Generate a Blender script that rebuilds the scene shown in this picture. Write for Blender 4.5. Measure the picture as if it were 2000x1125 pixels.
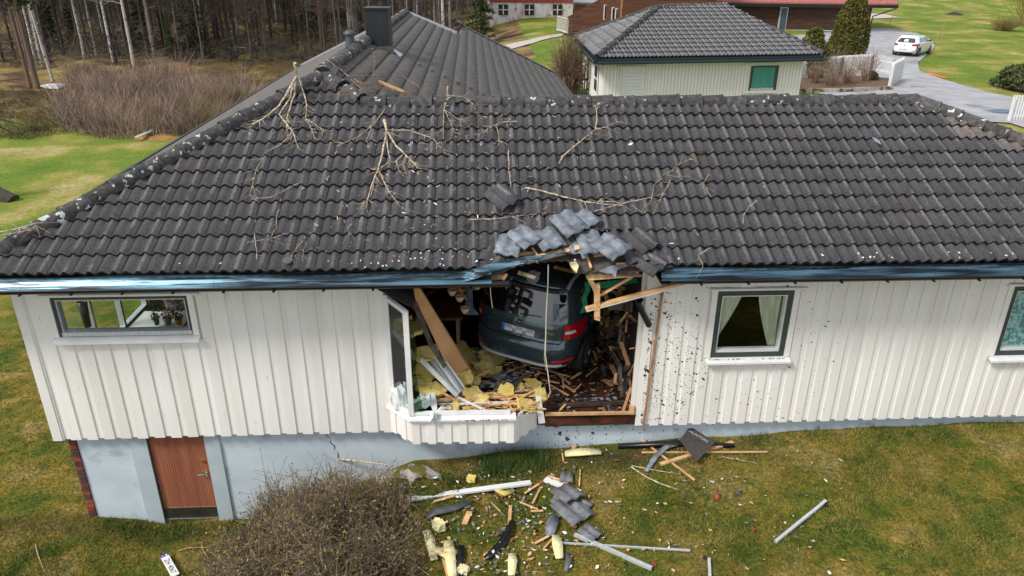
import bpy, bmesh, math, random
import numpy as np
from mathutils import Vector, Matrix
rnd = random.Random(7); nr = np.random.default_rng(11)
for o in list(bpy.data.objects): bpy.data.objects.remove(o)
SC = bpy.context.scene; COL = SC.collection
# ------------------------------------------------------------------ camera
FP, PITCH, YAW, ROLL = 1429.6, 23.6073, 3.0622, .3151
CP = np.array([0, -9.2407, 6.2841])
_p, _w, _r = np.radians([PITCH, YAW, ROLL])
CF = np.array([np.sin(_w)*np.cos(_p), np.cos(_w)*np.cos(_p), -np.sin(_p)])
_R = np.cross(CF, [0, 0, 1.]); _R /= np.linalg.norm(_R); _U = np.cross(_R, CF)
CR = _R*np.cos(_r)+_U*np.sin(_r); CU = -_R*np.sin(_r)+_U*np.cos(_r)
cam = bpy.data.cameras.new('camera'); cam.sensor_width = 36; cam.lens = FP*36/2000
cam.clip_end = 1500; cam.clip_start = .1
camo = bpy.data.objects.new('camera', cam); COL.objects.link(camo)
M = Matrix([list(CR), list(CU), list(-CF)]).transposed().to_4x4(); M.translation = Vector(CP)
camo.matrix_world = M; SC.camera = camo
# ------------------------------------------------------------------ sky + sun + exposure
SUN_EL, SUN_AZ = 46, 238      # azimuth clockwise from +y
w = bpy.data.worlds.new('World'); SC.world = w; w.use_nodes = True
nt = w.node_tree; nt.nodes.clear()
sky = nt.nodes.new('ShaderNodeTexSky'); sky.sky_type = 'NISHITA'; sky.sun_disc = False
sky.sun_elevation = math.radians(SUN_EL); sky.sun_rotation = math.radians(SUN_AZ)
sky.air_density = 1.0; sky.dust_density = 2.5
tc = nt.nodes.new('ShaderNodeTexCoord'); nz = nt.nodes.new('ShaderNodeTexNoise')
nz.inputs['Scale'].default_value = 2.6; nz.inputs['Detail'].default_value = 5
mp = nt.nodes.new('ShaderNodeMapping'); mp.inputs['Scale'].default_value = (1, 1, 2.2)
rp = nt.nodes.new('ShaderNodeValToRGB'); rp.color_ramp.elements[0].position = .38; rp.color_ramp.elements[1].position = .56
mx = nt.nodes.new('ShaderNodeMix'); mx.data_type = 'RGBA'
bg = nt.nodes.new('ShaderNodeBackground'); wo = nt.nodes.new('ShaderNodeOutputWorld')
L = nt.links.new
L(tc.outputs['Generated'], mp.inputs['Vector']); L(mp.outputs[0], nz.inputs['Vector']); L(nz.outputs['Fac'], rp.inputs[0])
L(rp.outputs[0], mx.inputs[0]); L(sky.outputs[0], mx.inputs[6]); mx.inputs[7].default_value = (8.6, 9.0, 9.6, 1)
L(mx.outputs[2], bg.inputs[0]); L(bg.outputs[0], wo.inputs[0]); bg.inputs[1].default_value = .095
sl = bpy.data.lights.new('sun', 'SUN'); sl.energy = 2.7; sl.angle = math.radians(14); sl.color = (1, .95, .88)
so = bpy.data.objects.new('sun', sl); COL.objects.link(so)
e_, a_ = math.radians(SUN_EL), math.radians(SUN_AZ)
sd = Vector((math.sin(a_)*math.cos(e_), math.cos(a_)*math.cos(e_), math.sin(e_)))
so.rotation_euler = sd.to_track_quat('Z', 'Y').to_euler()
SC.view_settings.view_transform = 'Standard'; SC.view_settings.look = 'None'
SC.view_settings.gamma = 1; SC.view_settings.use_curve_mapping = False; SC.view_settings.exposure = .36

# ------------------------------------------------------------------ geometry helpers
def ray(x, y): return CF+CR*(x-1000)/FP-CU*(y-562.5)/FP
def PL(x, y, n, d):
    r = ray(x, y); n = np.array(n, float); t = (d-n@CP)/(n@r); return CP+t*r
def WY(x, y, Y=0.): return PL(x, y, (0, 1, 0), Y)          # point on a plane parallel to the front wall
def GZ(x, y, z): return PL(x, y, (0, 0, 1), z)              # point on a level
BETA = math.radians(27.02); cb, sb = math.cos(BETA), math.sin(BETA); ZO = 2.709
RO = np.array([0, -.5, ZO]); RV = np.array([0, cb, sb]); RN = np.array([0, -sb, cb])
def RF(x, y, lift=0.): return PL(x, y, RN, RN@RO+lift)      # point on the front roof slope
def rp3(u, v, n=0.): return RO+np.array([u, 0, 0])+RV*v+RN*n
def sstep(a, b, x):
    t = np.clip((x-a)/(b-a), 0, 1); return t*t*(3-2*t)
def terr(x, y):
    x = np.asarray(x, float); y = np.asarray(y, float)
    hw = np.interp(x, [-60, -7, -6, -4.9, -3.6, -2.2, -1, .5, 2.9, 5.3, 8.5, 30], [-1.5, -1.5, -1.56, -1.73, -1.73, -1.2, -.70, -.57, -.41, -.31, -.24, .1])
    hl = np.interp(y, [-20, 0, 36, 46, 60, 80, 120, 200, 400], [-1.5, -1.5, -1.5, -1.4, -1.1, .4, 7, 26, 60])
    hr = np.interp(y, [-20, 5, 15, 20, 35, 50, 70, 120, 200, 400], [-.3, -.2, .5, .7, 1.1, 1.5, 2.6, 7.5, 20, 60])
    k = sstep(-8, 5, x-(y-5)*.02)
    back = hl*(1-k)+hr*k
    f = sstep(.8, 8, y)
    z = hw*(1-f)+back*f
    z = z+.035*np.minimum(y, 0)*sstep(-3, 1, x)
    z = z+.018*np.sin(x*1.9+y*1.1)*np.cos(y*2.3-x*.7)+.012*np.sin(x*4.3-y*3.1)*(np.abs(y+4) < 14)
    far = sstep(38, 60, y)*(1-k)
    z = z+far*(.35*np.sin(x*.31+1)*np.cos(y*.27)+.2*np.sin(x*.8+y*.5))
    # rocky bank beside the hedge
    z = z+.42*np.exp(-((x+.95)/.65)**2-((y+.72)/.45)**2)
    return z
def TG(px, py, lift=0.):                                    # point on the terrain
    r = ray(px, py); t0 = 2.; 
    t = 3.
    while t < 500:
        P = CP+r*t
        if P[2] < float(terr(P[0], P[1]))+lift: break
        t0 = t; t *= 1.02
    for _ in range(24):
        m = (t0+t)/2; P = CP+r*m
        if P[2] < float(terr(P[0], P[1]))+lift: t = m
        else: t0 = m
    return CP+r*t

class MB:
    def __init__(s): s.v = []; s.f = []; s.m = []; s.sm = []
    def add(s, vs, fs, mi=0, smooth=False):
        b = len(s.v); s.v += [tuple(float(c) for c in p) for p in vs]
        for q in fs: s.f.append(tuple(b+i for i in q)); s.m.append(mi); s.sm.append(smooth)
        return s
    def hexa(s, c8, mi=0):
        return s.add(c8, [(0, 3, 2, 1), (4, 5, 6, 7), (0, 1, 5, 4), (1, 2, 6, 5), (2, 3, 7, 6), (3, 0, 4, 7)], mi)
    def box(s, x0, x1, y0, y1, z0, z1, mi=0):
        return s.hexa([(x0, y0, z0), (x1, y0, z0), (x1, y1, z0), (x0, y1, z0), (x0, y0, z1), (x1, y0, z1), (x1, y1, z1), (x0, y1, z1)], mi)
    def beam(s, p0, p1, w_, t_, up=(0, 0, 1), mi=0, jag=0, rng=rnd):
        p0 = Vector(p0); p1 = Vector(p1); d = (p1-p0).normalized(); up = Vector(up)
        sd_ = d.cross(up)
        if sd_.length < 1e-3: sd_ = d.cross(Vector((1, 0, 0)))
        sd_.normalize(); n = sd_.cross(d)
        c = []
        for P, sg in ((p0, -1), (p1, 1)):
            for a, b2 in ((-1, -1), (1, -1), (1, 1), (-1, 1)):
                c.append(P+sd_*(a*w_/2)+n*(b2*t_/2)+d*(sg*rng.uniform(0, jag)))
        return s.add(c, [(0, 1, 2, 3), (7, 6, 5, 4), (0, 4, 5, 1), (1, 5, 6, 2), (2, 6, 7, 3), (3, 7, 4, 0)], mi)
    def tube(s, pts, rad, n=5, mi=0, caps=True, smooth=True):
        pts = [Vector(p) for p in pts]; k = len(pts)
        if not hasattr(rad, '__len__'): rad = [rad]*k
        vs = []; ref = Vector((.13, .21, 1)).normalized()
        for i, p in enumerate(pts):
            d = (pts[min(i+1, k-1)]-pts[max(i-1, 0)])
            if d.length < 1e-9: d = Vector((0, 0, 1))
            d.normalize(); a = d.cross(ref)
            if a.length < .1: a = d.cross(Vector((1, 0, 0)))
            a.normalize(); b2 = a.cross(d)
            for j in range(n):
                t = 2*math.pi*j/n; vs.append(p+(a*math.cos(t)+b2*math.sin(t))*rad[i])
        fs = [(i*n+j, i*n+(j+1) % n, (i+1)*n+(j+1) % n, (i+1)*n+j) for i in range(k-1) for j in range(n)]
        s.add(vs, fs, mi, smooth)
        if caps: s.add(vs[:n], [tuple(range(n))], mi); s.add(vs[-n:], [tuple(range(n))[::-1]], mi)
        return s
    def prism(s, poly, off, mi=0):                          # polygon + offset vector
        n = len(poly); off = np.array(off, float); a = [np.array(p, float) for p in poly]
        return s.add(a+[p+off for p in a], [tuple(range(n)), tuple(range(2*n-1, n-1, -1))]+[(i, i+n, (i+1) % n+n, (i+1) % n) for i in range(n)], mi)
    def mesh(s, name, mats):
        me = bpy.data.meshes.new(name); me.from_pydata(s.v, [], s.f)
        for m in (mats if isinstance(mats, (list, tuple)) else [mats]): me.materials.append(m)
        me.polygons.foreach_set('material_index', s.m); me.polygons.foreach_set('use_smooth', s.sm)
        me.update(); return me
    def obj(s, name, mats, parent=None, **k): return mk(name, s.mesh(name, mats), parent, **k)
def mk(name, me, parent=None, label=None, cat=None, group=None, kind=None, loc=None, rot=None):
    o = bpy.data.objects.new(name, me); COL.objects.link(o)
    if parent is not None: o.parent = parent
    if label: o['label'] = label
    if cat: o['category'] = cat
    if group: o['group'] = group
    if kind: o['kind'] = kind
    if loc is not None: o.location = tuple(loc)
    if rot is not None: o.rotation_euler = rot
    return o
def empty(name, loc, label, cat, group=None, rz=0):
    return mk(name, None, None, label, cat, group, None, loc, (0, 0, rz))
def npmesh(name, V, F, mats, mi=None, smooth=False):        # V (n,3), F (m,k) numpy
    me = bpy.data.meshes.new(name); V = np.ascontiguousarray(V, np.float32); F = np.ascontiguousarray(F, np.int32)
    m, k = F.shape
    me.vertices.add(len(V)); me.vertices.foreach_set('co', V.ravel())
    me.loops.add(m*k); me.loops.foreach_set('vertex_index', F.ravel())
    me.polygons.add(m); me.polygons.foreach_set('loop_start', np.arange(0, m*k, k, dtype=np.int32))
    me.polygons.foreach_set('loop_total', np.full(m, k, np.int32))
    for t in (mats if isinstance(mats, (list, tuple)) else [mats]): me.materials.append(t)
    if mi is not None: me.polygons.foreach_set('material_index', np.asarray(mi, np.int32))
    if smooth: me.polygons.foreach_set('use_smooth', np.ones(m, bool))
    me.update(calc_edges=True); me.validate(); return me

# ------------------------------------------------------------------ materials
def nodes(m):
    m.use_nodes = True; t = m.node_tree; return t, t.nodes['Principled BSDF']
def C3(c): return (c[0], c[1], c[2], 1)
def mat(name, col, col2=None, scale=6., rough=.7, bump=0., bscale=40., metal=0., rand=0., island=0., stretch=(1, 1, 1), spots=None, spec=.5, detail=5, contrast=(.35, .65), objsp=False, coat=0):
    m = bpy.data.materials.new(name); t, b = nodes(m); N = t.nodes.new; K = t.links.new
    b.inputs['Roughness'].default_value = rough; b.inputs['Metallic'].default_value = metal
    b.inputs['Specular IOR Level'].default_value = spec
    if coat: b.inputs['Coat Weight'].default_value = coat; b.inputs['Coat Roughness'].default_value = .05
    if objsp: src = N('ShaderNodeTexCoord').outputs['Object']
    else: src = N('ShaderNodeNewGeometry').outputs['Position']
    mp_ = N('ShaderNodeMapping'); mp_.inputs['Scale'].default_value = stretch; K(src, mp_.inputs[0])
    cur = None
    if col2 is not None:
        n = N('ShaderNodeTexNoise'); n.inputs['Scale'].default_value = scale; n.inputs['Detail'].default_value = detail
        K(mp_.outputs[0], n.inputs[0]); r = N('ShaderNodeValToRGB'); K(n.outputs['Fac'], r.inputs[0])
        r.color_ramp.elements[0].position = contrast[0]; r.color_ramp.elements[1].position = contrast[1]
        r.color_ramp.elements[0].color = C3(col); r.color_ramp.elements[1].color = C3(col2); cur = r.outputs[0]
    else:
        q = N('ShaderNodeRGB'); q.outputs[0].default_value = C3(col); cur = q.outputs[0]
    if spots:
        for (sc, th, wd, c3) in spots:
            n = N('ShaderNodeTexNoise'); n.inputs['Scale'].default_value = sc; n.inputs['Detail'].default_value = 3
            K(mp_.outputs[0], n.inputs[0]); r = N('ShaderNodeMapRange'); r.inputs[1].default_value = th; r.inputs[2].default_value = th+wd
            K(n.outputs['Fac'], r.inputs[0]); x_ = N('ShaderNodeMix'); x_.data_type = 'RGBA'
            K(r.outputs[0], x_.inputs[0]); K(cur, x_.inputs[6]); x_.inputs[7].default_value = C3(c3); cur = x_.outputs[2]
    if rand or island:
        h = N('ShaderNodeHueSaturation'); mr = N('ShaderNodeMapRange'); a = rand or island
        K(N('ShaderNodeObjectInfo').outputs['Random'] if rand else N('ShaderNodeNewGeometry').outputs['Random Per Island'], mr.inputs[0])
        mr.inputs[3].default_value = 1-a; mr.inputs[4].default_value = 1+a
        K(mr.outputs[0], h.inputs['Value']); K(cur, h.inputs['Color']); cur = h.outputs[0]
    K(cur, b.inputs['Base Color'])
    if bump:
        n = N('ShaderNodeTexNoise'); n.inputs['Scale'].default_value = bscale; n.inputs['Detail'].default_value = 4
        K(mp_.outputs[0], n.inputs[0]); bu = N('ShaderNodeBump'); bu.inputs['Strength'].default_value = bump; bu.inputs['Distance'].default_value = .02
        K(n.outputs['Fac'], bu.inputs['Height']); K(bu.outputs[0], b.inputs['Normal'])
    return m
def glass(name, tint=(.75, .85, .85), refl=.12):
    m = bpy.data.materials.new(name); m.use_nodes = True; t = m.node_tree; t.nodes.clear(); N = t.nodes.new
    tr = N('ShaderNodeBsdfTransparent'); tr.inputs[0].default_value = C3(tint)
    gl = N('ShaderNodeBsdfGlossy'); gl.inputs['Roughness'].default_value = .01
    lw = N('ShaderNodeFresnel'); lw.inputs[0].default_value = 1.5; ad = N('ShaderNodeMath'); ad.operation = 'ADD'; ad.inputs[1].default_value = refl
    gm = N('ShaderNodeNewGeometry'); iv = N('ShaderNodeMath'); iv.operation = 'SUBTRACT'; iv.inputs[0].default_value = 1; t.links.new(gm.outputs['Backfacing'], iv.inputs[1])
    mu = N('ShaderNodeMath'); mu.operation = 'MULTIPLY'; t.links.new(lw.outputs[0], ad.inputs[0]); t.links.new(ad.outputs[0], mu.inputs[0]); t.links.new(iv.outputs[0], mu.inputs[1])
    x_ = N('ShaderNodeMixShader'); t.links.new(mu.outputs[0], x_.inputs[0])
    t.links.new(tr.outputs[0], x_.inputs[1]); t.links.new(gl.outputs[0], x_.inputs[2])
    o = N('ShaderNodeOutputMaterial'); t.links.new(x_.outputs[0], o.inputs[0]); return m
m_tile = mat('concrete_tile', (.029, .028, .031), (.128, .124, .131), 55, .42, .9, 160, rand=.13, spots=[(1.1, .58, .16, (.085, .072, .066)), (34, .70, .04, (.30, .31, .29))], contrast=(.3, .72))
m_tile_i = mat('concrete_tile_courses', (.029, .028, .031), (.128, .124, .131), 55, .42, .9, 160, island=.13, spots=[(1.1, .58, .16, (.085, .072, .066)), (34, .70, .04, (.30, .31, .29))], contrast=(.3, .72))
m_crest = mat('pale_tile_crest', (.075, .073, .077), (.235, .228, .235), 55, .5, .9, 160, rand=.2, spots=[(3, .50, .14, (.06, .057, .06))])  # lighter copy of the tile colour for the crest faces of the narrow roll
m_crest_i = mat('pale_tile_crest_courses', (.075, .073, .077), (.235, .228, .235), 55, .5, .9, 160, island=.2, spots=[(3, .50, .14, (.06, .057, .06))])
m_gcrest = mat('garage_pale_crest', (.13, .13, .14), (.24, .24, .245), 20, .6, .4, 60, island=.2)
m_tile_pale = mat('pale_new_tile', (.10, .082, .076), (.20, .17, .16), 30, .8, .6, 120, rand=.12)
m_lip = mat('dark_tile_edge', (.006, .006, .006), (.014, .013, .013), 20, .9, .5)  # near-black colour for the front edge faces of the tiles
m_under = mat('clean_tile_underside', (.11, .125, .15), (.24, .268, .305), 9, .55, .5, 80, rand=.15, spots=[(13, .62, .08, (.09, .08, .085))])
m_ridge = mat('ridge_tile_lichen', (.028, .027, .027), (.085, .080, .076), 14, .85, .9, 70, rand=.3, spots=[(11, .665, .02, (.50, .54, .53)), (5, .70, .03, (.10, .055, .02))])
m_ridge2 = mat('hip_tile_lichen', (.036, .034, .034), (.095, .088, .082), 14, .85, .9, 70, rand=.3, spots=[(12, .63, .02, (.50, .54, .53)), (5, .68, .03, (.14, .07, .02)), (2.1, .70, .02, (.52, .56, .54))])
m_garage_tile = mat('garage_tile', (.07, .072, .078), (.13, .13, .135), 14, .75, .5, 60, island=.25)
m_white = mat('white_painted_board', (.78, .755, .70), (.85, .83, .785), 3, .55, .12, 60, rand=.045, stretch=(1, 1, .12), spots=[(5, .66, .12, (.62, .59, .54)), (38, .71, .05, (.50, .47, .42))])
m_white2 = mat('white_trim', (.80, .80, .80), (.72, .72, .71), 5, .4, .1, 50)
m_found = mat('pale_blue_render', (.47, .555, .62), (.56, .64, .69), 1.6, .85, .12, 22, spots=[(2.4, .62, .12, (.36, .43, .48))], stretch=(1, 1, 1.6))
m_blue_wood = mat('pale_blue_boards', (.40, .48, .52), (.46, .53, .57), 3, .7, .1, 60)
m_fascia = mat('sky_tinted_flashing', (.018, .028, .036), (.15, .28, .36), 5, .25, .3, 9, stretch=(.16, 3, 3), metal=.7, contrast=(.40, .66), detail=8, spots=[(7, .54, .09, (.014, .018, .021))])  # black metal with streaky blue sky reflection painted into its base colour, plus dirt patches
m_gutter = mat('black_gutter', (.008, .008, .009), None, rough=.35)
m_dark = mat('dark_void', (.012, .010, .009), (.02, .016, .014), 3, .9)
m_greenframe = mat('green_grey_frame', (.035, .050, .042), (.05, .065, .055), 8, .5)
m_alu = mat('aluminium', (.66, .69, .71), (.50, .53, .55), 30, .4, .1, 60, metal=.35)
m_glass = glass('window_glass', (.90, .94, .93), .015)
m_glass2 = glass('clear_glass', (.95, .97, .97), .0)
m_curtain = mat('cream_curtain', (.78, .76, .60), (.60, .57, .42), 14, .9, stretch=(1, 1, .25))
m_lace = mat('teal_lace', (.14, .34, .36), (.50, .70, .70), 17, .9, contrast=(.46, .54), detail=3)
m_teal = mat('green_blind', (.12, .46, .40), (.08, .36, .32), 8, .8, stretch=(4, 4, .2))
m_reddoor = mat('red_brown_door', (.26, .085, .045), (.36, .125, .065), 5, .6, .15, 60, stretch=(1, 1, .1), rand=.1)
m_steel = mat('dull_steel', (.16, .16, .14), (.09, .10, .08), 3, .35, .1, metal=.8)
m_chrome = mat('bright_steel', (.75, .76, .78), None, rough=.2, metal=1)
m_brick = mat('red_brick', (.23, .045, .025), (.32, .08, .045), 9, .85, .5, 80, rand=.3)
m_brick_d = mat('dark_brick', (.055, .03, .03), (.09, .05, .05), 9, .8, .5, 80, rand=.2)
m_mortar = mat('mortar', (.38, .36, .33), (.3, .28, .26), 10, .95)
m_wood = mat('fresh_timber', (.50, .27, .12), (.68, .43, .22), 7, .75, .2, 60, rand=.15, objsp=False)
m_wood2 = mat('old_timber', (.24, .12, .055), (.36, .20, .10), 7, .8, .3, 50, rand=.2)
m_broken = mat('splintered_pine', (.55, .27, .10), (.72, .50, .28), 18, .8, .3, 50, island=.25)
m_bark = mat('pale_branch', (.24, .18, .12), (.60, .50, .36), 22, .85, .6, 60, rand=.15, contrast=(.38, .6))
m_board = mat('brown_veneer', (.52, .29, .135), (.60, .35, .17), 4, .45, rand=.1)
m_felt = mat('underlay_felt', (.055, .045, .038), (.11, .09, .075), 7, .95, .5, 30)
m_insul = mat('yellow_insulation', (.66, .49, .09), (.84, .70, .28), 7, .95, 1., 34, rand=.16, spots=[(4, .60, .12, (.40, .31, .10))], stretch=(1, 1, 3))
m_insul2 = mat('pale_insulation', (.66, .58, .28), (.78, .72, .45), 9, .95, .8, 30, rand=.08)
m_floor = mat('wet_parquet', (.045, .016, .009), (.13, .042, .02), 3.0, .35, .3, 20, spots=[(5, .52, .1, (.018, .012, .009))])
m_mud = mat('mud', (.022, .015, .011), (.075, .05, .035), 20, .8)
m_muddy = mat('mud_caked_panel', (.28, .30, .34), (.03, .025, .025), 14, .7, .3, contrast=(.47, .53))
m_cloth = mat('white_cloth', (.66, .70, .68), (.74, .77, .76), 6, .9, .3, 12)
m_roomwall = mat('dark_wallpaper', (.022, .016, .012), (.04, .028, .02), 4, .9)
m_room2 = mat('beige_wallpaper', (.20, .18, .13), (.24, .21, .16), 4, .9)
m_rug = mat('brown_rug', (.03, .018, .012), (.07, .042, .03), 25, .95, .5, 60)
m_green_net = mat('green_plastic', (.0, .12, .055), (.0, .22, .10), 15, .6)
m_rope = mat('pale_cable', (.62, .60, .50), None, rough=.6)
m_greyplastic = mat('grey_plastic', (.06, .065, .07), (.10, .105, .11), 8, .5)

# ground with painted vertex zones: r = lawn, g = moss/straw, b = bare earth
def ground_mat():
    m = bpy.data.materials.new('ground_cover'); t, b = nodes(m); N = t.nodes.new; K = t.links.new
    b.inputs['Roughness'].default_value = .95; b.inputs['Specular IOR Level'].default_value = .15
    g = N('ShaderNodeNewGeometry').outputs['Position']
    def noise(sc, d=6, dist=0):
        n = N('ShaderNodeTexNoise'); n.inputs['Scale'].default_value = sc; n.inputs['Detail'].default_value = d; n.inputs['Distortion'].default_value = dist*.15
        K(g, n.inputs[0]); return n.outputs['Fac']
    def ramp(f, st):
        r = N('ShaderNodeValToRGB'); K(f, r.inputs[0]); el = r.color_ramp.elements
        while len(el) < len(st): el.new(.5)
        for e2, (p_, c_) in zip(el, st): e2.position = p_; e2.color = C3(c_)
        return r.outputs[0]
    def mix(f, a, c, mode='MIX'):
        x_ = N('ShaderNodeMix'); x_.data_type = 'RGBA'; x_.blend_type = mode
        if isinstance(f, float): x_.inputs[0].default_value = f
        else: K(f, x_.inputs[0])
        K(a, x_.inputs[6]); K(c, x_.inputs[7]); return x_.outputs[2]
    at = N('ShaderNodeAttribute'); at.attribute_name = 'zone'; sp = N('ShaderNodeSeparateColor'); K(at.outputs['Color'], sp.inputs[0])
    near = ramp(noise(1.3, 7, .4), [(.30, (.044, .074, .010)), (.42, (.088, .108, .014)), (.53, (.17, .135, .022)), (.66, (.25, .19, .065))])
    fine = ramp(noise(26, 4), [(.3, (.45, .45, .45)), (.7, (1.35, 1.35, 1.3))])
    mid = ramp(noise(5.5, 5), [(.32, (.50, .62, .55)), (.5, (1., 1., 1.)), (.68, (1.3, 1.12, 1.15))]); near = mix(1., mix(1., near, fine, 'MULTIPLY'), mid, 'MULTIPLY')
    bright = ramp(noise(.42, 5, .5), [(.30, (.09, .165, .020)), (.48, (.15, .20, .028)), (.58, (.25, .235, .055)), (.70, (.38, .32, .14))])
    fine2 = ramp(noise(6, 5), [(.3, (.72, .72, .72)), (.7, (1.22, 1.22, 1.2))])
    bright = mix(1., bright, fine2, 'MULTIPLY')
    rough = ramp(noise(.55, 8, .6), [(.30, (.045, .028, .016)), (.43, (.12, .075, .042)), (.52, (.22, .155, .075)), (.60, (.24, .20, .04)), (.72, (.38, .29, .17))])
    rough = mix(1., rough, fine2, 'MULTIPLY')
    soil = ramp(noise(8, 6), [(.3, (.022, .014, .009)), (.7, (.075, .05, .032))])
    c = mix(sp.outputs[0], rough, near); c = mix(sp.outputs[1], c, bright); c = mix(sp.outputs[2], c, soil)
    K(c, b.inputs['Base Color'])
    bu = N('ShaderNodeBump'); bu.inputs['Strength'].default_value = .8; bu.inputs['Distance'].default_value = .05
    K(noise(18, 6), bu.inputs['Height']); K(bu.outputs[0], b.inputs['Normal']); return m
m_ground = ground_mat()
m_grass = mat('grass_blade', (.050, .10, .013), (.26, .21, .055), 1.9, .85, island=.55, detail=8, contrast=(.36, .62), spec=.2)
m_asph = mat('driveway_asphalt', (.27, .27, .285), (.37, .37, .385), 1.1, .8, .3, 30, spots=[(.5, .62, .05, (.20, .20, .22))])
m_gravel = mat('gravel', (.38, .34, .31), (.5, .46, .43), 10, .95, .5, 30)
m_snow = mat('old_snow', (.8, .8, .82), (.65, .65, .66), 3, .6)
m_rock = mat('mossy_rock', (.30, .27, .24), (.42, .38, .36), 6, .9, .8, 18, spots=[(3, .50, .08, (.10, .085, .012))])

# ------------------------------------------------------------------ ground
def axis(segs):
    o = []
    for a, b_, st in segs: o += list(np.arange(a, b_, st))
    return np.array(o+[segs[-1][1]])
gx = axis([(-260, -60, 12), (-60, -15, 1.2), (-15, 11, .2), (11, 60, 1.2), (60, 260, 12)])
gy = axis([(-14, 1, .2), (1, 12, .5), (12, 75, 1.), (75, 400, 9)])
X, Y = np.meshgrid(gx, gy); Z = terr(X, Y)
nx, ny = len(gx), len(gy); V = np.stack([X.ravel(), Y.ravel(), Z.ravel()], 1)
I = np.arange(nx*ny).reshape(ny, nx); F = np.stack([I[:-1, :-1].ravel(), I[:-1, 1:].ravel(), I[1:, 1:].ravel(), I[1:, :-1].ravel()], 1)
cx = V[:, 0]; cy = V[:, 1]
wob = .9*np.sin(cx*.35)+.5*np.sin(cx*1.1+1)
isl = ((cx < 4) & (cy < 35.5+wob+.12*(cx+20))) | ((cx >= 4) & (cy < 400))
far = sstep(62, 70, cy+.3*cx)*(cx < 12)
lawn = isl.astype(float)*(1-far)
brightz = np.where(cx < -6.2, sstep(5, 14, cy), sstep(9, 13, cy))*lawn
bare = .85*np.exp(-((cx+2.6)/1.2)**2-((cy+1.5)/1.3)**2)+.8*np.exp(-((cy+.25)/.22)**2)*(cx > 0)*(cx < 3.4)+.6*np.exp(-((cy+.12)/.18)**2)*(cx < -3.5)
bare += .9*np.exp(-((cx+1)/.8)**2-((cy+.5)/.35)**2)
me = npmesh('ground', V, F, m_ground, smooth=True)
ca = me.color_attributes.new('zone', 'FLOAT_COLOR', 'POINT')
ca.data.foreach_set('color', np.stack([lawn, brightz, np.clip(bare, 0, 1), np.ones_like(cx)], 1).astype(np.float32).ravel())
mk('ground', me, kind='structure')
def drape(name, poly, mat_, lift, step=1.0, kind='structure'):
    P = [TG(*p) for p in poly]; xs = [p[0] for p in P]; ys = [p[1] for p in P]
    bm = bmesh.new(); f = bm.faces.new([bm.verts.new((p[0], p[1], 0)) for p in P]); 
    for axis_, lo, hi in ((0, min(xs), max(xs)), (1, min(ys), max(ys))):
        c = math.ceil(lo/step)*step
        while c < hi:
            n = (1, 0, 0) if axis_ == 0 else (0, 1, 0); co = (c, 0, 0) if axis_ == 0 else (0, c, 0)
            bmesh.ops.bisect_plane(bm, geom=bm.verts[:]+bm.edges[:]+bm.faces[:], plane_co=co, plane_no=n); c += step
    for v in bm.verts: v.co.z = float(terr(v.co.x, v.co.y))+lift
    bmesh.ops.recalc_face_normals(bm, faces=bm.faces)
    me = bpy.data.meshes.new(name); bm.to_mesh(me); me.materials.append(mat_); return mk(name, me, kind=kind)
drape('driveway', [(1420, 75), (1560, 70), (1690, 56), (1745, 58), (1790, 66), (1818, 78), (1826, 92), (1808, 110), (1792, 124), (1796, 140), (1850, 159), (1920, 180), (2000, 196), (2100, 215), (2400, 300), (2250, 330), (1970, 242), (1905, 238), (1780, 212), (1700, 196), (1600, 185), (1570, 150)], m_asph, .05)
drape('gravel_path', [(985, 90), (1030, 80), (1100, 66), (1100, 71), (1040, 86), (1000, 97)], m_gravel, .06)
drape('gravel_path', [(1697, 27), (1720, 28), (1760, 35), (1700, 38)], m_gravel, .06)
drape('water_puddle', [(1925, 218), (1950, 215), (1990, 219), (1970, 224), (1940, 223)], mat('puddle', (.12, .13, .15), None, rough=.1), .06)
drape('snow_patch', [(75, 171), (95, 167), (122, 166), (130, 170), (115, 177), (90, 176)], m_snow, .12)

# ================================================================== THE DAMAGED HOUSE
house = empty('damaged_house', (0, 2.6, 0), 'long white board-clad house with dark tiled roof and a car-sized hole in its front', 'house')
HO = Vector((0, 2.6, 0))
def hp(mb, name, mats, parent=None, **k):                   # part of the house (vertices given in world space)
    me = mb.mesh(name, mats); o = mk(name, me, parent or house, **k)
    if parent is None: o.location = -HO
    return o
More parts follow.
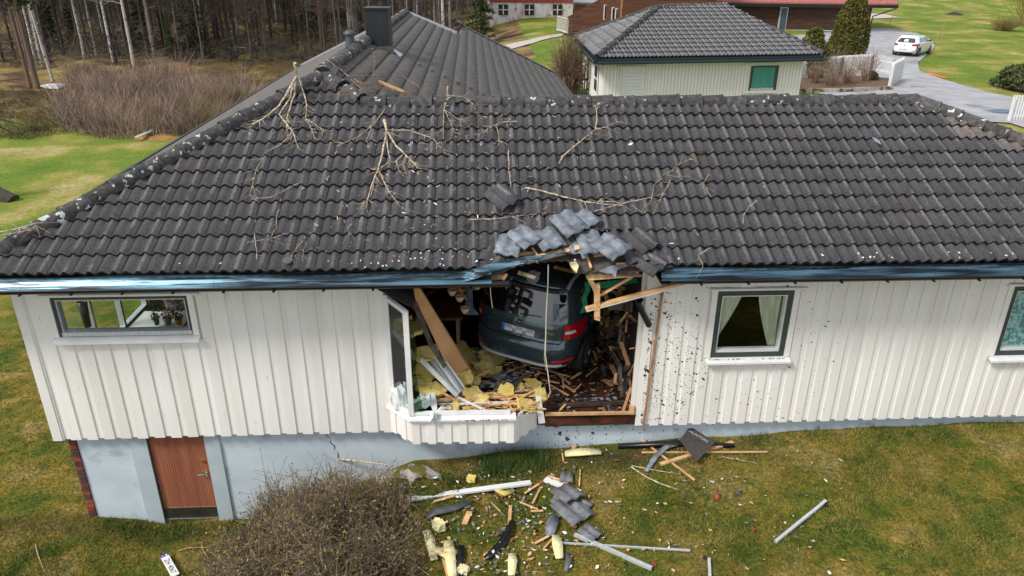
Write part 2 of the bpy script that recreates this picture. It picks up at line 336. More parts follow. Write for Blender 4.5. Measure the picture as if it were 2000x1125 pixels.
# ---- wall bodies and boards
ZB, ZT = -.02, 2.50
WINS = [(-5.69, -3.90, 1.63, 2.215), (3.385, 4.475, 1.10, 2.15), (7.68, 8.92, 1.035, 2.15)]
BJ = np.array([-1.215, 0]);
def wall_body(x0, x1, wins):
    b = MB(); x = x0; ZB = -.045
    for (a, c, z0, z1) in wins:
        b.box(x, a, 0, .14, ZB+.03, ZT); b.box(a, c, 0, .14, ZB+.03, z0); b.box(a, c, 0, .14, z1, ZT); x = c
    b.box(x, x1, 0, .14, ZB+.03, ZT); return b
wallL = hp(wall_body(-6.15, -1.24, WINS[:1]), 'wall', m_white)
wallR = hp(wall_body(2.40, 9.9, WINS[1:]), 'wall', m_white)
def boards(x0, x1, pitch, ow, wins, par, phase=0., z_top=ZT):
    x = x0+phase; k = 0; cache = {}
    def piece(xc, w_, z0, z1, y0, y1):
        key = (round(w_, 3), round(z0, 3), round(z1, 3), y0)
        if key not in cache:
            cache[key] = MB().box(-w_/2, w_/2, y0, y1, z0, z1).mesh('cladding_board', m_white)
        mk('cladding_board', cache[key], par, loc=(xc+rnd.uniform(-.003, .003), 0, rnd.uniform(-.006, .006)))
    while x < x1:
        for (xc, w_, y0, y1, zb) in ((x, ow, -.038, -.021, -.032), (x+pitch/2, pitch-ow+.03, -.022, -.002, -.018)):
            if xc-w_/2 < x0-.02 or xc+w_/2 > x1+.02: continue
            hit = [q for q in wins if xc+w_/2 > q[0]-.06 and xc-w_/2 < q[1]+.06]
            if hit:
                q = hit[0]; piece(xc, w_, ZB+zb, q[2]-.075, y0, y1); piece(xc, w_, q[3]+.065, z_top, y0, y1)
            else: piece(xc, w_, ZB+zb, z_top, y0, y1)
        x += pitch
wallL.location = wallR.location = -HO
boards(-6.17, -1.23, .2385, .150, WINS[:1], wallL, .075)
boards(2.34, 9.9, .2215, .135, WINS[1:], wallR, .09)
for s, par, xx in ((-1, wallL, -6.175),):
    mk('corner_board', MB().box(xx, xx+.13, -.05, .0, ZB-.035, ZT).mesh('corner_board', m_white), par)
# torn board and bare strip at the right side of the hole
hp(MB().beam((2.49, -.055, -.03), (2.60, -.055, 2.42), .03, .02, (0, 1, 0)), 'bare_batten', m_wood2)
hp(MB().beam((2.34, .03, -.02), (2.36, .03, 2.45), .10, .05, (0, 1, 0)), 'torn_wall_edge', m_white)
# side and rear walls
b = MB(); b.box(-6.15, -6.0, .14, .55, ZB, ZT); b.box(-6.15, -6.0, .55, 3.3, ZB, .55); b.box(-6.15, -6.0, .55, 3.3, 2.25, ZT); b.box(-6.15, -6.0, 3.3, 20, ZB-1.4, ZT)
b.box(9.76, 9.9, .14, 5.4, ZB-.3, ZT); b.box(2.6, 9.9, 5.26, 5.4, ZB-.3, ZT); b.box(2.6, 2.74, 5.4, 20.2, ZB-1, 2.0); b.box(-6.15, 2.6, 19.8, 20, -1.5, 2.4)
hp(b, 'side_wall', m_white)
b = MB(); b.prism([(-6, 19.9, 2.4), (2.6, 19.9, 2.2), (-2.45, 19.9, 4.5)], (0, .1, 0)); hp(b, 'gable_wall', m_white)
# ---- interior shell
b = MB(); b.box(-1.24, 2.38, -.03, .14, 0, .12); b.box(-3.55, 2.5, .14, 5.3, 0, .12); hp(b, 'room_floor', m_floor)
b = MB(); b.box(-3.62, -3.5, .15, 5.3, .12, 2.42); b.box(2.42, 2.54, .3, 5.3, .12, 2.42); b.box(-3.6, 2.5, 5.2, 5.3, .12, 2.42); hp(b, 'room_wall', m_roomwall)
b = MB(); b.box(-6.0, -1.1, -.02, 5.3, 2.40, 2.46); b.box(-1.1, 2.4, .7, 5.3, 2.40, 2.46); b.box(2.4, 9.8, -.02, 5.3, 2.40, 2.46); hp(b, 'ceiling', m_room2)
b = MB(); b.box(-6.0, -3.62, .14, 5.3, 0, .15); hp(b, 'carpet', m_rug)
b = MB(); b.box(2.54, 9.76, .14, 5.3, 0, .12); b.box(5.9, 6.0, .3, 5.3, .12, 2.4); hp(b, 'bedroom_floor', m_rug)
b = MB(); b.box(2.54, 9.76, 5.1, 5.2, .12, 2.4); b.box(-6, -3.62, 5.2, 5.26, .15, 2.4); hp(b, 'rear_room_wall', m_room2)
# soffit under the eaves, broken above the hole
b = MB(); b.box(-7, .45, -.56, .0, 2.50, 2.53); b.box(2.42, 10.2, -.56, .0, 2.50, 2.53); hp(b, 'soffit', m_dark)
# ---- foundation
fy = .10
b = MB(); b.box(-5.94, -5.17, fy, .3, -2.1, -.04); b.box(-3.90, 10, fy, .3, -2.3, -.04); b.box(-5.17, -3.9, .22, .3, -2.0, -.04)
fnd = hp(b, 'foundation', m_found)
fnd.location = -HO
b = MB(); b.box(-5.18, -4.93, fy-.03, .2, -2.0, -.09, 0); b.box(-4.09, -3.87, fy-.03, .2, -2.0, -.09, 0); b.box(-5.94, -2.30, .04, fy+.05, -.085, -.045, 0); mk('door_surround', b.mesh('door_surround', m_blue_wood), fnd)
mk('brick_core', MB().box(-6.055, -5.945, .13, 3, -2.0, -.05).mesh('brick_core', m_mortar), fnd)
bme = [MB().box(-.055, .055, -.03, .03, -.033, .033).mesh('brick', q) for q in (m_brick, m_brick_d)]
for k in range(22):
    mk('brick', bme[1 if k in (1, 3, 4, 6, 8, 9, 10, 12, 14, 18) else 0], fnd, loc=(-6.0+rnd.uniform(-.004, .004), .11, -.10-k*.078))
b = MB()
for k in range(60):                                         # hairline crack and stains are thin relief
    pass
pts = [(-2.30+.02*math.sin(k*1.7)+.012*k, fy-.004, -.08-.035*k) for k in range(16)]
b.tube(pts, [.004+.003*math.sin(k) for k in range(16)], 4); mk('crack', b.mesh('crack', m_dark), fnd)
# basement door
DR = [WY(290, 852, .12), WY(413, 850, .12), WY(435, 1016, .12), WY(328, 1018, .12)]
dx0, dx1, dz0, dz1 = -4.915, -4.095, float(DR[2][2])-.02, -.10
bd = hp(MB().box(dx0, dx1, .13, .16, dz0, dz1), 'basement_door', m_reddoor)
pm = MB().box(-.0165, .0165, -.012, .0, 0, dz1-dz0-.30).mesh('door_plank', m_reddoor)
n_ = 22
for k in range(n_):
    mk('door_plank', pm, bd, loc=(dx0+(k+.5)*(dx1-dx0)/n_, .13, dz0+.30))
mk('kick_plate', MB().box(dx0, dx1, .112, .13, dz0+.06, dz0+.29).mesh('kick_plate', m_steel), bd)
mk('kick_strip', MB().box(dx0+.0, dx1, .10, .13, dz0+.045, dz0+.085).box(dx0, dx1, .108, .13, dz0+.285, dz0+.30).mesh('kick_strip', m_chrome), bd)
b = MB(); hz = dz0+.95
b.tube([(dx1-.07, .118, hz), (dx1-.07, .06, hz), (dx1-.18, .06, hz+.002)], .011, 6); b.box(dx1-.09, dx1-.05, .108, .118, hz-.07, hz+.03)
mk('door_handle', b.mesh('door_handle', m_chrome), bd)
mk('door_lock', MB().tube([(dx1-.085, .095, hz+.22), (dx1-.085, .12, hz+.22)], .022, 8).mesh('door_lock', m_chrome), bd)
b = MB(); b.box(dx0-.04, dx0-.005, .09, .16, dz0-.05, dz1+.01); b.box(dx1+.005, dx1+.03, .09, .16, dz0-.05, dz1+.01); b.box(dx0-.04, dx1+.04, -.02, .16, dz0-.06, dz0-.02)
mk('door_frame', b.mesh('door_frame', m_greyplastic), bd)

# ---- windows
def window(w4, fr, inner, sill_mat, fw=.06, y0=-.035, glassm=m_glass):
    x0, x1, z0, z1 = w4
    b = MB()
    b.box(x0, x0+fw, y0, .1, z0, z1); b.box(x1-fw, x1, y0, .1, z0, z1); b.box(x0+fw, x1-fw, y0, .1, z1-fw, z1); b.box(x0+fw, x1-fw, y0, .1, z0, z0+fw)
    o = hp(b, 'window', fr)
    b = MB(); a = fw; q = .022
    b.box(x0+a, x0+a+q, y0+.02, .09, z0+a, z1-a); b.box(x1-a-q, x1-a, y0+.02, .09, z0+a, z1-a); b.box(x0+a+q, x1-a-q, y0+.02, .09, z1-a-q, z1-a); b.box(x0+a+q, x1-a-q, y0+.02, .09, z0+a, z0+a+q*1.6)
    mk('frame_lining', b.mesh('frame_lining', inner), o)
    mk('pane', MB().box(x0+a+q, x1-a-q, .035, .041, z0+a+q*1.6, z1-a-q).mesh('pane', glassm), o)
    b = MB(); sx0, sx1 = x0-.07, x1+.09
    b.hexa([(sx0, -.13, z0-.075), (sx1, -.13, z0-.075), (sx1, -.02, z0-.06), (sx0, -.02, z0-.06), (sx0, -.13, z0-.045), (sx1, -.13, z0-.045), (sx1, -.02, z0-.004), (sx0, -.02, z0-.004)])
    mk('sill', b.mesh('sill', sill_mat), o)
    mk('drip_board', MB().box(x0-.12, x1+.17, -.09, -.015, z1+.028, z1+.058).mesh('drip_board', m_white), o)
    for xa_, xb_ in ((x0-.085, x0-.004), (x1+.004, x1+.085)): mk('casing', MB().box(xa_, xb_, -.05, -.01, z0, z1+.028).mesh('casing', m_white), o)
    return o
w1 = window(WINS[0], m_greenframe, m_alu, m_white2, .035)
mk('bottom_rail', MB().box(WINS[0][0]+.04, WINS[0][1]-.01, -.045, .0, WINS[0][2]+.01, WINS[0][2]+.07).mesh('bottom_rail', m_alu), w1)
w2 = window(WINS[1], m_greenframe, m_white2, m_white2, .07)
w3 = window(WINS[2], m_greenframe, m_white2, m_white2, .07)
def curtain(xa, xb, ztop, zbot, gather, par, side, m=m_curtain, Y0=.12):
    n, k = 26, 10; vs = []; fs = []
    for j in range(k+1):
        t = j/k; z = ztop+(zbot-ztop)*t
        l, r = (xa, xb) if side == 0 else (xa, xb+(gather-xb)*t**1.3) if side < 0 else (xa+(gather-xa)*t**1.3, xb)
        for i in range(n+1):
            s_ = i/n; vs.append((l+(r-l)*s_, Y0+.018*math.sin(s_*26+t*2), z))
    for j in range(k):
        for i in range(n): a = j*(n+1)+i; fs.append((a, a+1, a+n+2, a+n+1))
    mk('curtain', MB().add(vs, fs, 0, True).mesh('curtain', m), par)
x0, x1, z0, z1 = WINS[1]
curtain(x0+.06, x0+.44, z1-.05, z0+.25, x0+.13, w2, -1); curtain(x1-.45, x1-.08, z1-.05, z0+.10, x1-.19, w2, 1)
x0, x1, z0, z1 = WINS[2]
curtain(x0+.06, x1-.06, z1-.05, z0+.05, x1-.06, w3, 0, m_lace, .1)
# window in the left side wall, seen through the corner window
b = MB()
for yy in (.55, 1.45, 2.35, 3.24): b.box(-6.12, -6.03, yy, yy+.06, .55, 2.25)
for zz in (.55, 2.19): b.box(-6.12, -6.03, .55, 3.3, zz, zz+.06)
sw = hp(b, 'side_window', m_alu)
mk('pane', MB().box(-6.08, -6.075, .6, 3.25, .6, 2.2).mesh('pane', m_glass2), sw)

# ---- roof
RH = [(-6.45, 0.), (-2.4, 4.21), (-1.75, 3.50), (7.25, 3.50), (11.4, 0.)]     # front slope outline in roof coordinates
def hipv(u):
    return np.interp(u, [p[0] for p in RH], [p[1] for p in RH])
hole_px = [(975, 548), (985, 540), (1000, 524), (1020, 519), (1045, 515), (1080, 511), (1110, 511), (1122, 520), (1133, 531), (1160, 541), (1245, 543), (1250, 550)]
hole_uv = []
for p in hole_px:
    q = RF(*p, -.05); hole_uv.append((q[0], (q[1]+.5)/cb))
hu = [p[0] for p in hole_uv]; hv = [max(p[1], .0) for p in hole_uv]
b = MB(); us = list(np.arange(-6.45, 11.3, .1)); us = sorted(us+list(np.arange(.5, 2.5, .035)))
for a, c in zip(us[:-1], us[1:]):
    va = [float(np.interp(t, hu, hv, 0, 0))+(.015*math.sin(t*60) if hu[0] < t < hu[-1] else 0) for t in (a, c)]
    ta = [float(hipv(t)) for t in (a, c)]
    if min(ta) < .02: continue
    b.hexa([rp3(a, va[0], -.075), rp3(c, va[1], -.075), rp3(c, ta[1], -.075), rp3(a, ta[0], -.075), rp3(a, va[0], -.055), rp3(c, va[1], -.055), rp3(c, ta[1], -.055), rp3(a, ta[0], -.055)])
roof = hp(b, 'roof', m_felt); 
# rear slope, right hip slope
b = MB()
b.prism([(-1.35, 2.62, 4.26), (7.25, 2.62, 4.26), (10.3, 5.7, 2.65), (3.2, 5.9, 2.55)], (0, 0, .05)); b.prism([(7.25, 2.62, 4.25), (11.3, -.5, 2.62), (10.3, 5.7, 2.62)], (0, 0, .05))
hp(b, 'rear_roof', m_tile_i)
TW, TE, TL = .300, .315, .372
def tprof(s):                                               # two rounded rolls across one tile
    c = .5+.5*math.cos(2*math.pi*(2*s-.5))
    return (.052*c**.8 if s < .5 else .060*c**1.7)+(.006 if s > .9 else 0)
def tile_parts(seed=0, under=False, w_=TW, segs=12):
    r_ = random.Random(seed); vs = []; n = segs
    ss = [i/n for i in range(n+1)]
    j0 = [r_.uniform(-.003, .003) for _ in ss]
    for v, lift in ((0, .044), (TL, .002)):
        for i, s in enumerate(ss): vs.append((s*w_, v+(j0[i] if v == 0 else 0), lift+tprof(s)))
    for v, lift in ((0, .012), (TL, -.012)):
        for i, s in enumerate(ss): vs.append((s*w_, v+(j0[i] if v == 0 else 0), lift+tprof(s)))
    m = n+1; top = [(i, i+1, m+i+1, m+i) for i in range(n)]; lip = [(i+1, i, 2*m+i, 2*m+i+1) for i in range(n)]
    side = [(0, m, 3*m, 2*m), (n, 2*m+n, 3*m+n, m+n)]
    bot = [(2*m+i+1, 2*m+i, 3*m+i, 3*m+i+1) for i in range(n)]; back = [(m+i, m+i+1, 3*m+i+1, 3*m+i) for i in range(n)]
    return vs, top, lip, side, bot, back
CREST = (8, 9)
def tile_mb(seed=0, full=False):
    vs, top, lip, side, bot, back = tile_parts(seed); b = MB()
    b.add(vs, top, 0, True); base = 0
    for k in CREST: b.m[k] = 3
    for q, mi in ((lip, 1), (side, 0)):
        for f_ in q: b.f.append(f_); b.m.append(mi); b.sm.append(False)
    if full:
        for q in (bot, back):
            for f_ in q: b.f.append(f_); b.m.append(2); b.sm.append(q is bot)
    return b
tile_me = [tile_mb(k).mesh('roof_tile', [m_tile, m_lip, m_tile, m_crest]) for k in range(4)]
tile_pale = tile_mb(9).mesh('roof_tile', [m_tile_pale, m_lip, m_tile_pale, m_tile_pale])
RM = Matrix(((1, 0, 0), (0, cb, -sb), (0, sb, cb))).to_4x4()
loose_zone = [(968, 553), (958, 500), (968, 468), (1060, 452), (1150, 440), (1225, 455), (1262, 485), (1300, 522), (1246, 560)]
def inpoly(x, y, P):
    c = False; j = len(P)-1
    for i in range(len(P)):
        if (P[i][1] > y) != (P[j][1] > y) and x < (P[j][0]-P[i][0])*(y-P[i][1])/(P[j][1]-P[i][1])+P[i][0]: c = not c
        j = i
    return c
def pj(P):
    d = np.array(P, float)-CP; z = d@CF; return 1000+FP*(d@CR)/z, 562.5-FP*(d@CU)/z
stuff = MB(); cnt = 0; top_tiles = []
for j in range(0, 14):
    for i in range(-23, 38):
        u = i*TW+.05; v = j*TE
        cor = [(u, v), (u+TW, v), (u+TW, v+TL), (u, v+TL)]
        mid = (u+TW/2, v+TE/2)
        if mid[0] < -6.8 or mid[0] > 9.9: continue
        ht = [float(hipv(c[0]))-c[1] if RH[0][0] < c[0] < RH[-1][0] else -1 for c in cor]
        if max(ht) <= 0.01 and float(np.interp(mid[0], [p[0] for p in RH], [p[1] for p in RH], -1, -1)) < mid[1]: continue
        px, py = pj(rp3(mid[0], mid[1], .03))
        if inpoly(px, py, loose_zone): continue
        clip = min(ht) < 0
        T_ = Matrix.Translation(Vector(rp3(u, v, rnd.uniform(-.003, .003)))) @ RM @ Matrix.Rotation(rnd.uniform(-.008, .008), 4, 'Z')
        dead = rnd.random
        me = rnd.choice(tile_me)
        pale = (u > 7.4 and hipv(u+.15)-v < .62+rnd.uniform(-.25, .3) and j > 4) 
        if pale: me = tile_pale
        if not clip and cnt < 262 and (j < 6) and -7 < u < 9.4 or pale and not clip:
            o = mk('roof_tile', me, roof); o.matrix_local = T_; cnt += 1
        else:
            vs, tp, lp, sd2, bt, bk = tile_parts(rnd.randrange(4))
            if clip:
                bm = bmesh.new(); vv = [bm.verts.new(T_ @ Vector(p)) for p in vs]
                for k_f, f_ in enumerate(tp):
                    nf = bm.faces.new([vv[q] for q in f_])
                    if k_f in CREST and not pale: nf.material_index = 4
                lf = [bm.faces.new([vv[q] for q in f_]) for f_ in lp]
                for f_ in lf: f_.material_index = 1
                planes = []
                if mid[0] < -2.4: planes = [(RH[0], RH[1])]
                elif mid[0] < -1.75: planes = [(RH[1], RH[2])]
                elif mid[0] < 7.25: planes = [(RH[2], RH[3])]
                else: planes = [(RH[3], RH[4])]
                if -2.7 < mid[0] < -2.1: planes = [(RH[0], RH[1]), (RH[1], RH[2])]
                if 6.9 < mid[0] < 7.6: planes = [(RH[2], RH[3]), (RH[3], RH[4])]
                for (A, B) in planes:
                    a3 = rp3(*A); d3 = rp3(*B)-a3; n3 = np.cross(RN, d3)   # points to the upper side
                    bmesh.ops.bisect_plane(bm, geom=bm.verts[:]+bm.edges[:]+bm.faces[:], plane_co=a3, plane_no=n3, clear_outer=True)
                bm.verts.index_update()
                base = len(stuff.v); stuff.v += [tuple(q.co) for q in bm.verts]
                for f_ in bm.faces: stuff.f.append(tuple(base+q.index for q in f_.verts)); stuff.m.append(f_.material_index+(2 if pale else 0)); stuff.sm.append(f_.material_index != 1)
                bm.free()
            else:
                base = len(stuff.v); stuff.v += [tuple(T_ @ Vector(p)) for p in vs]
                for q, mi in ((tp, 0), (lp, 1), (sd2, 0)):
                    for k_f, f_ in enumerate(q): stuff.f.append(tuple(base+k for k in f_)); stuff.m.append(4 if q is tp and k_f in CREST and not pale else mi+(2 if pale and mi == 0 else 0)); stuff.sm.append(mi == 0 and q is tp)
mk('roof_tile_courses', stuff.mesh('roof_tile_courses', [m_tile_i, m_lip, m_tile_pale, m_lip, m_crest_i]), roof, kind='stuff')

# wave-tiled slopes of the rear wing, seen at a low angle
def slope(name, zf, x_top, x_eave, poly, par, sgn):
    vs = []; fs = []; mi = []; step = .0375; nC = int(abs(x_eave-x_top)/.29)+1
    ys = np.arange(min(p[1] for p in poly), max(p[1] for p in poly), step)
    for k in range(nC):
        xa = x_eave-sgn*.29*k; xb = x_eave-sgn*(.29*(k+1)+.02)
        row = []
        for y_ in ys:
            pr = .022*(.5+.5*math.cos(2*math.pi*y_/.15))
            b_ = len(vs); vs += [(xa, y_, zf(xa, y_)+pr+.04), (xb, y_, zf(xb, y_)+pr+.005), (xa, y_, zf(xa, y_)+pr-.02)]
            row.append((b_, inpoly((xa+xb)/2, y_, poly)))
        for (a, ia), (c, ic) in zip(row[:-1], row[1:]):
            if ia and ic: fs += [(a, a+1, c+1, c), (a+2, a, c, c+2)]; mi += [0, 1]
    me = npmesh(name, np.array(vs), np.array(fs), [m_tile_i2, m_lip], mi, smooth=False)
    return mk(name, me, par, kind='stuff')
m_tile_i2 = mat('weathered_wing_tile', (.085, .078, .072), (.16, .15, .14), 9, .85, .5, 60, spots=[(1.3, .55, .1, (.14, .105, .08))], stretch=(1, 4, 1))
zE = lambda x, y: 4.62+.0065*(y-3.3)-.404*(x+2.45)
zW = lambda x, y: 4.62+.0065*(y-3.3)-.476*(-2.45-x)
pE = [(-2.45, 3.2), (-1.65, 2.65), (3.3, 6.2), (3.3, 20.6), (-.5, 24.5), (-.58, 19.9), (-2.45, 20)]
pW = [(-6.5, -.4), (-2.45, 3.3), (-2.45, 20), (-6.5, 20)]
b = MB(); b.prism([(x, y, zE(x, y)-.07) for x, y in pE], (0, 0, .03)); b.prism([(x, y, zW(x, y)-.07) for x, y in pW], (0, 0, .03))
wing = hp(b, 'wing_roof', m_felt)
slope('wing_tile_courses', zE, -2.45, 3.3, pE, wing, 1); slope('wing_tile_courses', zW, -2.45, -6.5, pW, wing, -1)
b = MB()
def vtrim(pa, pb, zf, w_=.12, h=.09): b.beam((pa[0], pa[1], zf(*pa)+.06), (pb[0], pb[1], zf(*pb)+.06), w_, h)
vtrim((-2.45, 20.05), (-6.55, 20.05), zW)
b.m = [0]*len(b.f); vtrim((-2.45, 20.05), (-.58, 20.0), zE)
mk('verge_flashing', b.mesh('verge_flashing', mat('pale_metal', (.5, .5, .52), None, rough=.4, metal=.3)), wing)
b = MB(); vtrim((-6.52, -.3), (-6.52, 20), zW, .05, .06); vtrim((-.5, 24.5), (3.3, 20.6), zE, .1, .06); b.tube([(3.4, 6, 2.2), (3.4, 20.6, 2.3)], .06, 6); mk('verge_board', b.mesh('verge_board', m_gutter), wing)
# ridge and hip tiles
def ridge_mesh(L_=.40, r0=.142, r1=.118, seed=0):
    n = 8; vs = []; r_ = random.Random(seed)
    for (x, r) in ((0, r0), (.035, r0), (.036, r0-.010), (L_, r1)):
        for k in range(n+1):
            a = math.pi*(-.08+1.16*k/n); vs.append((x, r*1.05*math.cos(a), r*.92*math.sin(a)+r_.uniform(-.003, .003)))
    fs = [(i*(n+1)+j, i*(n+1)+j+1, (i+1)*(n+1)+j+1, (i+1)*(n+1)+j) for i in range(3) for j in range(n)]
    b = MB().add(vs, fs, 0, True); b.add(vs[:n+1], [tuple(range(n+1))], 1); b.add(vs[-n-1:], [tuple(range(n, -1, -1))], 1); return b
rm_ = [ridge_mesh(seed=k).mesh('ridge_tile', [m_ridge, m_lip]) for k in range(3)]; rm2_ = [ridge_mesh(seed=k).mesh('hip_tile', [m_ridge2, m_lip]) for k in range(3)]
def ridge_line(A, B, par, sp=.365, skip=(), name='ridge_tile', dz=0, jit=.013):
    A = Vector(A); B = Vector(B); d = B-A; n = max(1, round(d.length/sp)); st = d/n; d.normalize()
    yv = Vector((0, 0, 1)).cross(d).normalized(); zv = d.cross(yv)
    R_ = Matrix((d, yv, zv)).transposed().to_4x4()
    for k in range(n):
        if k in skip: continue
        o = mk(name, (rm2_ if name == 'hip_tile' or par is wing else rm_)[k % 3], par); P = A+st*k+Vector((0, 0, dz+rnd.uniform(-jit, jit)))
        o.matrix_local = Matrix.Translation(P) @ R_ @ Matrix.Rotation(rnd.uniform(-.02, .02), 4, 'Y') @ Matrix.Rotation(rnd.uniform(-.015, .015), 4, 'Z')
T3 = (-2.42, 3.25, 4.66)
ridge_line((-6.5, -.52, 2.74), (T3[0]-.1, T3[1]-.1, T3[2]-.03), roof, name='hip_tile')
ridge_line((7.25, 2.62, 4.31), (-1.72, 2.62, 4.31), roof, skip=(20,))
ridge_line((11.3, -.5, 2.76), (7.25, 2.62, 4.33), roof, name='hip_tile')
ridge_line((-1.75, 2.66, 4.36), T3, roof, sp=.42, name='hip_tile', dz=.0)
ridge_line((-2.45, 20, 4.76), (-2.45, 3.3, 4.70), wing)
ridge_line((-.5, 24.5, zE(-.5, 24.5)+.1), (-.6, 22.5, zE(-.6, 22.5)+.15), wing)
hp(MB().box(-1.6, -.1, 2.58, 2.66, 4.25, 4.345), 'ridge_batten', m_wood2)
b = MB(); b.prism([(-2.6, 3.1, 4.60), (-2.2, 3.1, 4.62), (-2.2, 3.5, 4.70), (-2.6, 3.5, 4.68)], (0, 0, .08)); hp(b, 'ridge_mortar', m_ridge)
# eave flashing and gutter
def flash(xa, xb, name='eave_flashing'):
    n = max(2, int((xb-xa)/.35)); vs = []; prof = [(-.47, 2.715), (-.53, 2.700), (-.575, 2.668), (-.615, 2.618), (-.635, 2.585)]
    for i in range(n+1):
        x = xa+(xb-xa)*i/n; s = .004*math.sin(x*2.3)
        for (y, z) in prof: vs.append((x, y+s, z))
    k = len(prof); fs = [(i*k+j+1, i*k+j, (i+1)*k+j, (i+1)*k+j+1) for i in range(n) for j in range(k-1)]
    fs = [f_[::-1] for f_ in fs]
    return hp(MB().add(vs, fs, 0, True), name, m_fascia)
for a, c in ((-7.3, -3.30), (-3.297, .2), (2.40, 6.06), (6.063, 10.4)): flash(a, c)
b = MB()
def gut(xa, xb):
    vs = []; n = 7
    for x in (xa, xb):
        for k in range(n): a = math.pi+math.pi*k/(n-1); vs.append((x, -.645+.052*math.cos(a), 2.60+.055*math.sin(a)))
    b.add(vs, [(k, k+1, n+k+1, n+k) for k in range(n-1)], 0, True); b.tube([(xa, -.70, 2.602), (xb, -.70, 2.602)], .009, 5)
gut(-7.3, .42)
for x in np.arange(-6.9, .4, .62): b.box(x, x+.03, -.70, -.6, 2.535, 2.545)
hp(b, 'gutter', m_gutter)
b = MB(); gut(2.5, 10.4)
for x in np.arange(2.9, 10.2, .62): b.box(x, x+.03, -.70, -.6, 2.535, 2.545)
hp(b, 'gutter', m_gutter)
# bent flashing torn upwards over the hole
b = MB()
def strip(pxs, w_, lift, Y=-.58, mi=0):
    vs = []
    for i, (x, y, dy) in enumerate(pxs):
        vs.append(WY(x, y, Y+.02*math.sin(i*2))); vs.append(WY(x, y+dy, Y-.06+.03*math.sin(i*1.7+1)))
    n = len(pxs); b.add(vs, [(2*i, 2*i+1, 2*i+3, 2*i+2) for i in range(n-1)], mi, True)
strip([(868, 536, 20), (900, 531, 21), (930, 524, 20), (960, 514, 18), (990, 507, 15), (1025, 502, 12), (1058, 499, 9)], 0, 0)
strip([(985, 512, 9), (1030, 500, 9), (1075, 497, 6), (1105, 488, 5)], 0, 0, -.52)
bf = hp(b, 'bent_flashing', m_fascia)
# chimney with cowl, vent pipe, flashing sheet
m_chim = mat('chimney_cladding', (.006, .009, .010), (.014, .020, .022), 3, .5, .05, stretch=(4, 4, .4))
Yc = 8.7; a = WY(711, 16, Yc); c = WY(762, 92, Yc); ch0, ch1 = float(a[0]), float(c[0])-.01
b = MB(); b.box(ch0, ch1, Yc, Yc+.75, 4.2, float(a[2])-.03)
chim = hp(b, 'chimney', m_chim)
zt = float(a[2])-.03
b = MB(); b.box(ch0-.03, ch1+.03, Yc-.03, Yc+.78, zt, zt+.04); mk('chimney_cap', b.mesh('chimney_cap', m_gutter), chim)
b = MB(); b.box(ch0-.12, ch1+.1, Yc-.08, Yc-.003, 4.28, 4.6); mk('chimney_apron', b.mesh('chimney_apron', m_felt), chim)
A = WY(752, 60, 10.4); b = MB(); b.tube([(A[0], 10.4, 4.3), (A[0], 10.4, 5.65)], .13, 10); b.tube([(A[0], 10.4, 5.6), (A[0], 10.4, 5.66), (A[0], 10.4, 5.75)], [.2, .2, .02], 10); mk('flue_pipe', b.mesh('flue_pipe', m_chim), chim)
A = WY(685, 95, 7.2); b = MB(); zb_ = float(A[2]); zt2 = float(WY(685, 66, 7.2)[2])
b.tube([(A[0], 7.2, zb_-.4), (A[0], 7.2, zb_), (A[0], 7.2, zt2)], [.13, .11, .085], 10); b.tube([(A[0], 7.2, zt2-.01), (A[0], 7.2, zt2+.03), (A[0], 7.2, zt2+.08)], [.13, .13, .04], 10)
hp(b, 'vent_pipe', mat('vent_grey', (.05, .07, .08), None, rough=.5))
n2 = np.array([.404, 0, 1]); d2 = n2@np.array([-2.45, 0, 4.67+.03])
q = [PL(*p, n2, d2) for p in [(758, 94), (763, 93), (787, 108), (782, 113)]]
hp(MB().prism(q, (0, 0, .03)), 'flashing_sheet', mat('zinc', (.45, .5, .54), None, rough=.3, metal=.6))
for k in range(6):                                          # snow guards
    A = PL(820+k*25, 129+k*11.5, n2, d2); hp(MB().box(A[0]-.04, A[0]+.04, A[1]-.03, A[1]+.03, A[2]-.02, A[2]+.06), 'snow_guard', m_greyplastic)

# ---- bay window below the hole
BA, BB, BC, BD = np.array([-1.27, -.03]), np.array([-.95, -.37]), np.array([.51, -.40]), np.array([.86, -.03])
b = MB()
b.prism([(p[0], p[1]+.05, .0) for p in (BA, BB, BC, BD)], (0, 0, .10)); b.prism([(p[0]*.97, p[1]*.85+.06, .1) for p in (BA, BB, BC, BD)], (0, 0, .03))
bay = hp(b, 'bay_window', m_wood2)
def face_boards(A, B, n, z0, z1, torn=False):
    d = (B-A)/n; L_ = np.linalg.norm(d); ang = math.atan2(d[1], d[0])
    for k in range(n):
        P = A+d*(k+.5); over = k % 2 == 0
        w_ = L_*(1.0 if over else 1.04); y_ = -.012 if over else .004
        zt_ = z1-(rnd.uniform(0, .09)+.12*k/n if torn else 0)
        me = MB().box(-w_/2, w_/2, y_-.012, y_+.012, z0-(.02 if over else 0), zt_).mesh('bay_board', m_white)
        mk('bay_board', me, bay, loc=(P[0], P[1], 0), rot=(0, 0, ang))
face_boards(BA, BB, 4, -.01, .40); face_boards(BB, BC, 13, -.01, .40); face_boards(BC, BD, 5, -.01, .44, True)
b = MB(); o_ = .07
for (A, B) in ((BA, BB), (BB, BC)):
    d = (B-A)/np.linalg.norm(B-A); nn = np.array([d[1], -d[0]]); e = d*.03
    q = [A+nn*o_-e, B+nn*o_+e, B-nn*.06+e, A-nn*.06-e]
    z_ = .40 if A is BA else .403
    b.hexa([(*q[0], z_-.02), (*q[1], z_-.02), (*q[2], z_-.02), (*q[3], z_-.02), (*q[0], z_+.005), (*q[1], z_+.005), (*q[2], z_+.04), (*q[3], z_+.04)])
mk('sill', b.mesh('sill', m_white2), bay)
zt_ = 2.08
b = MB()
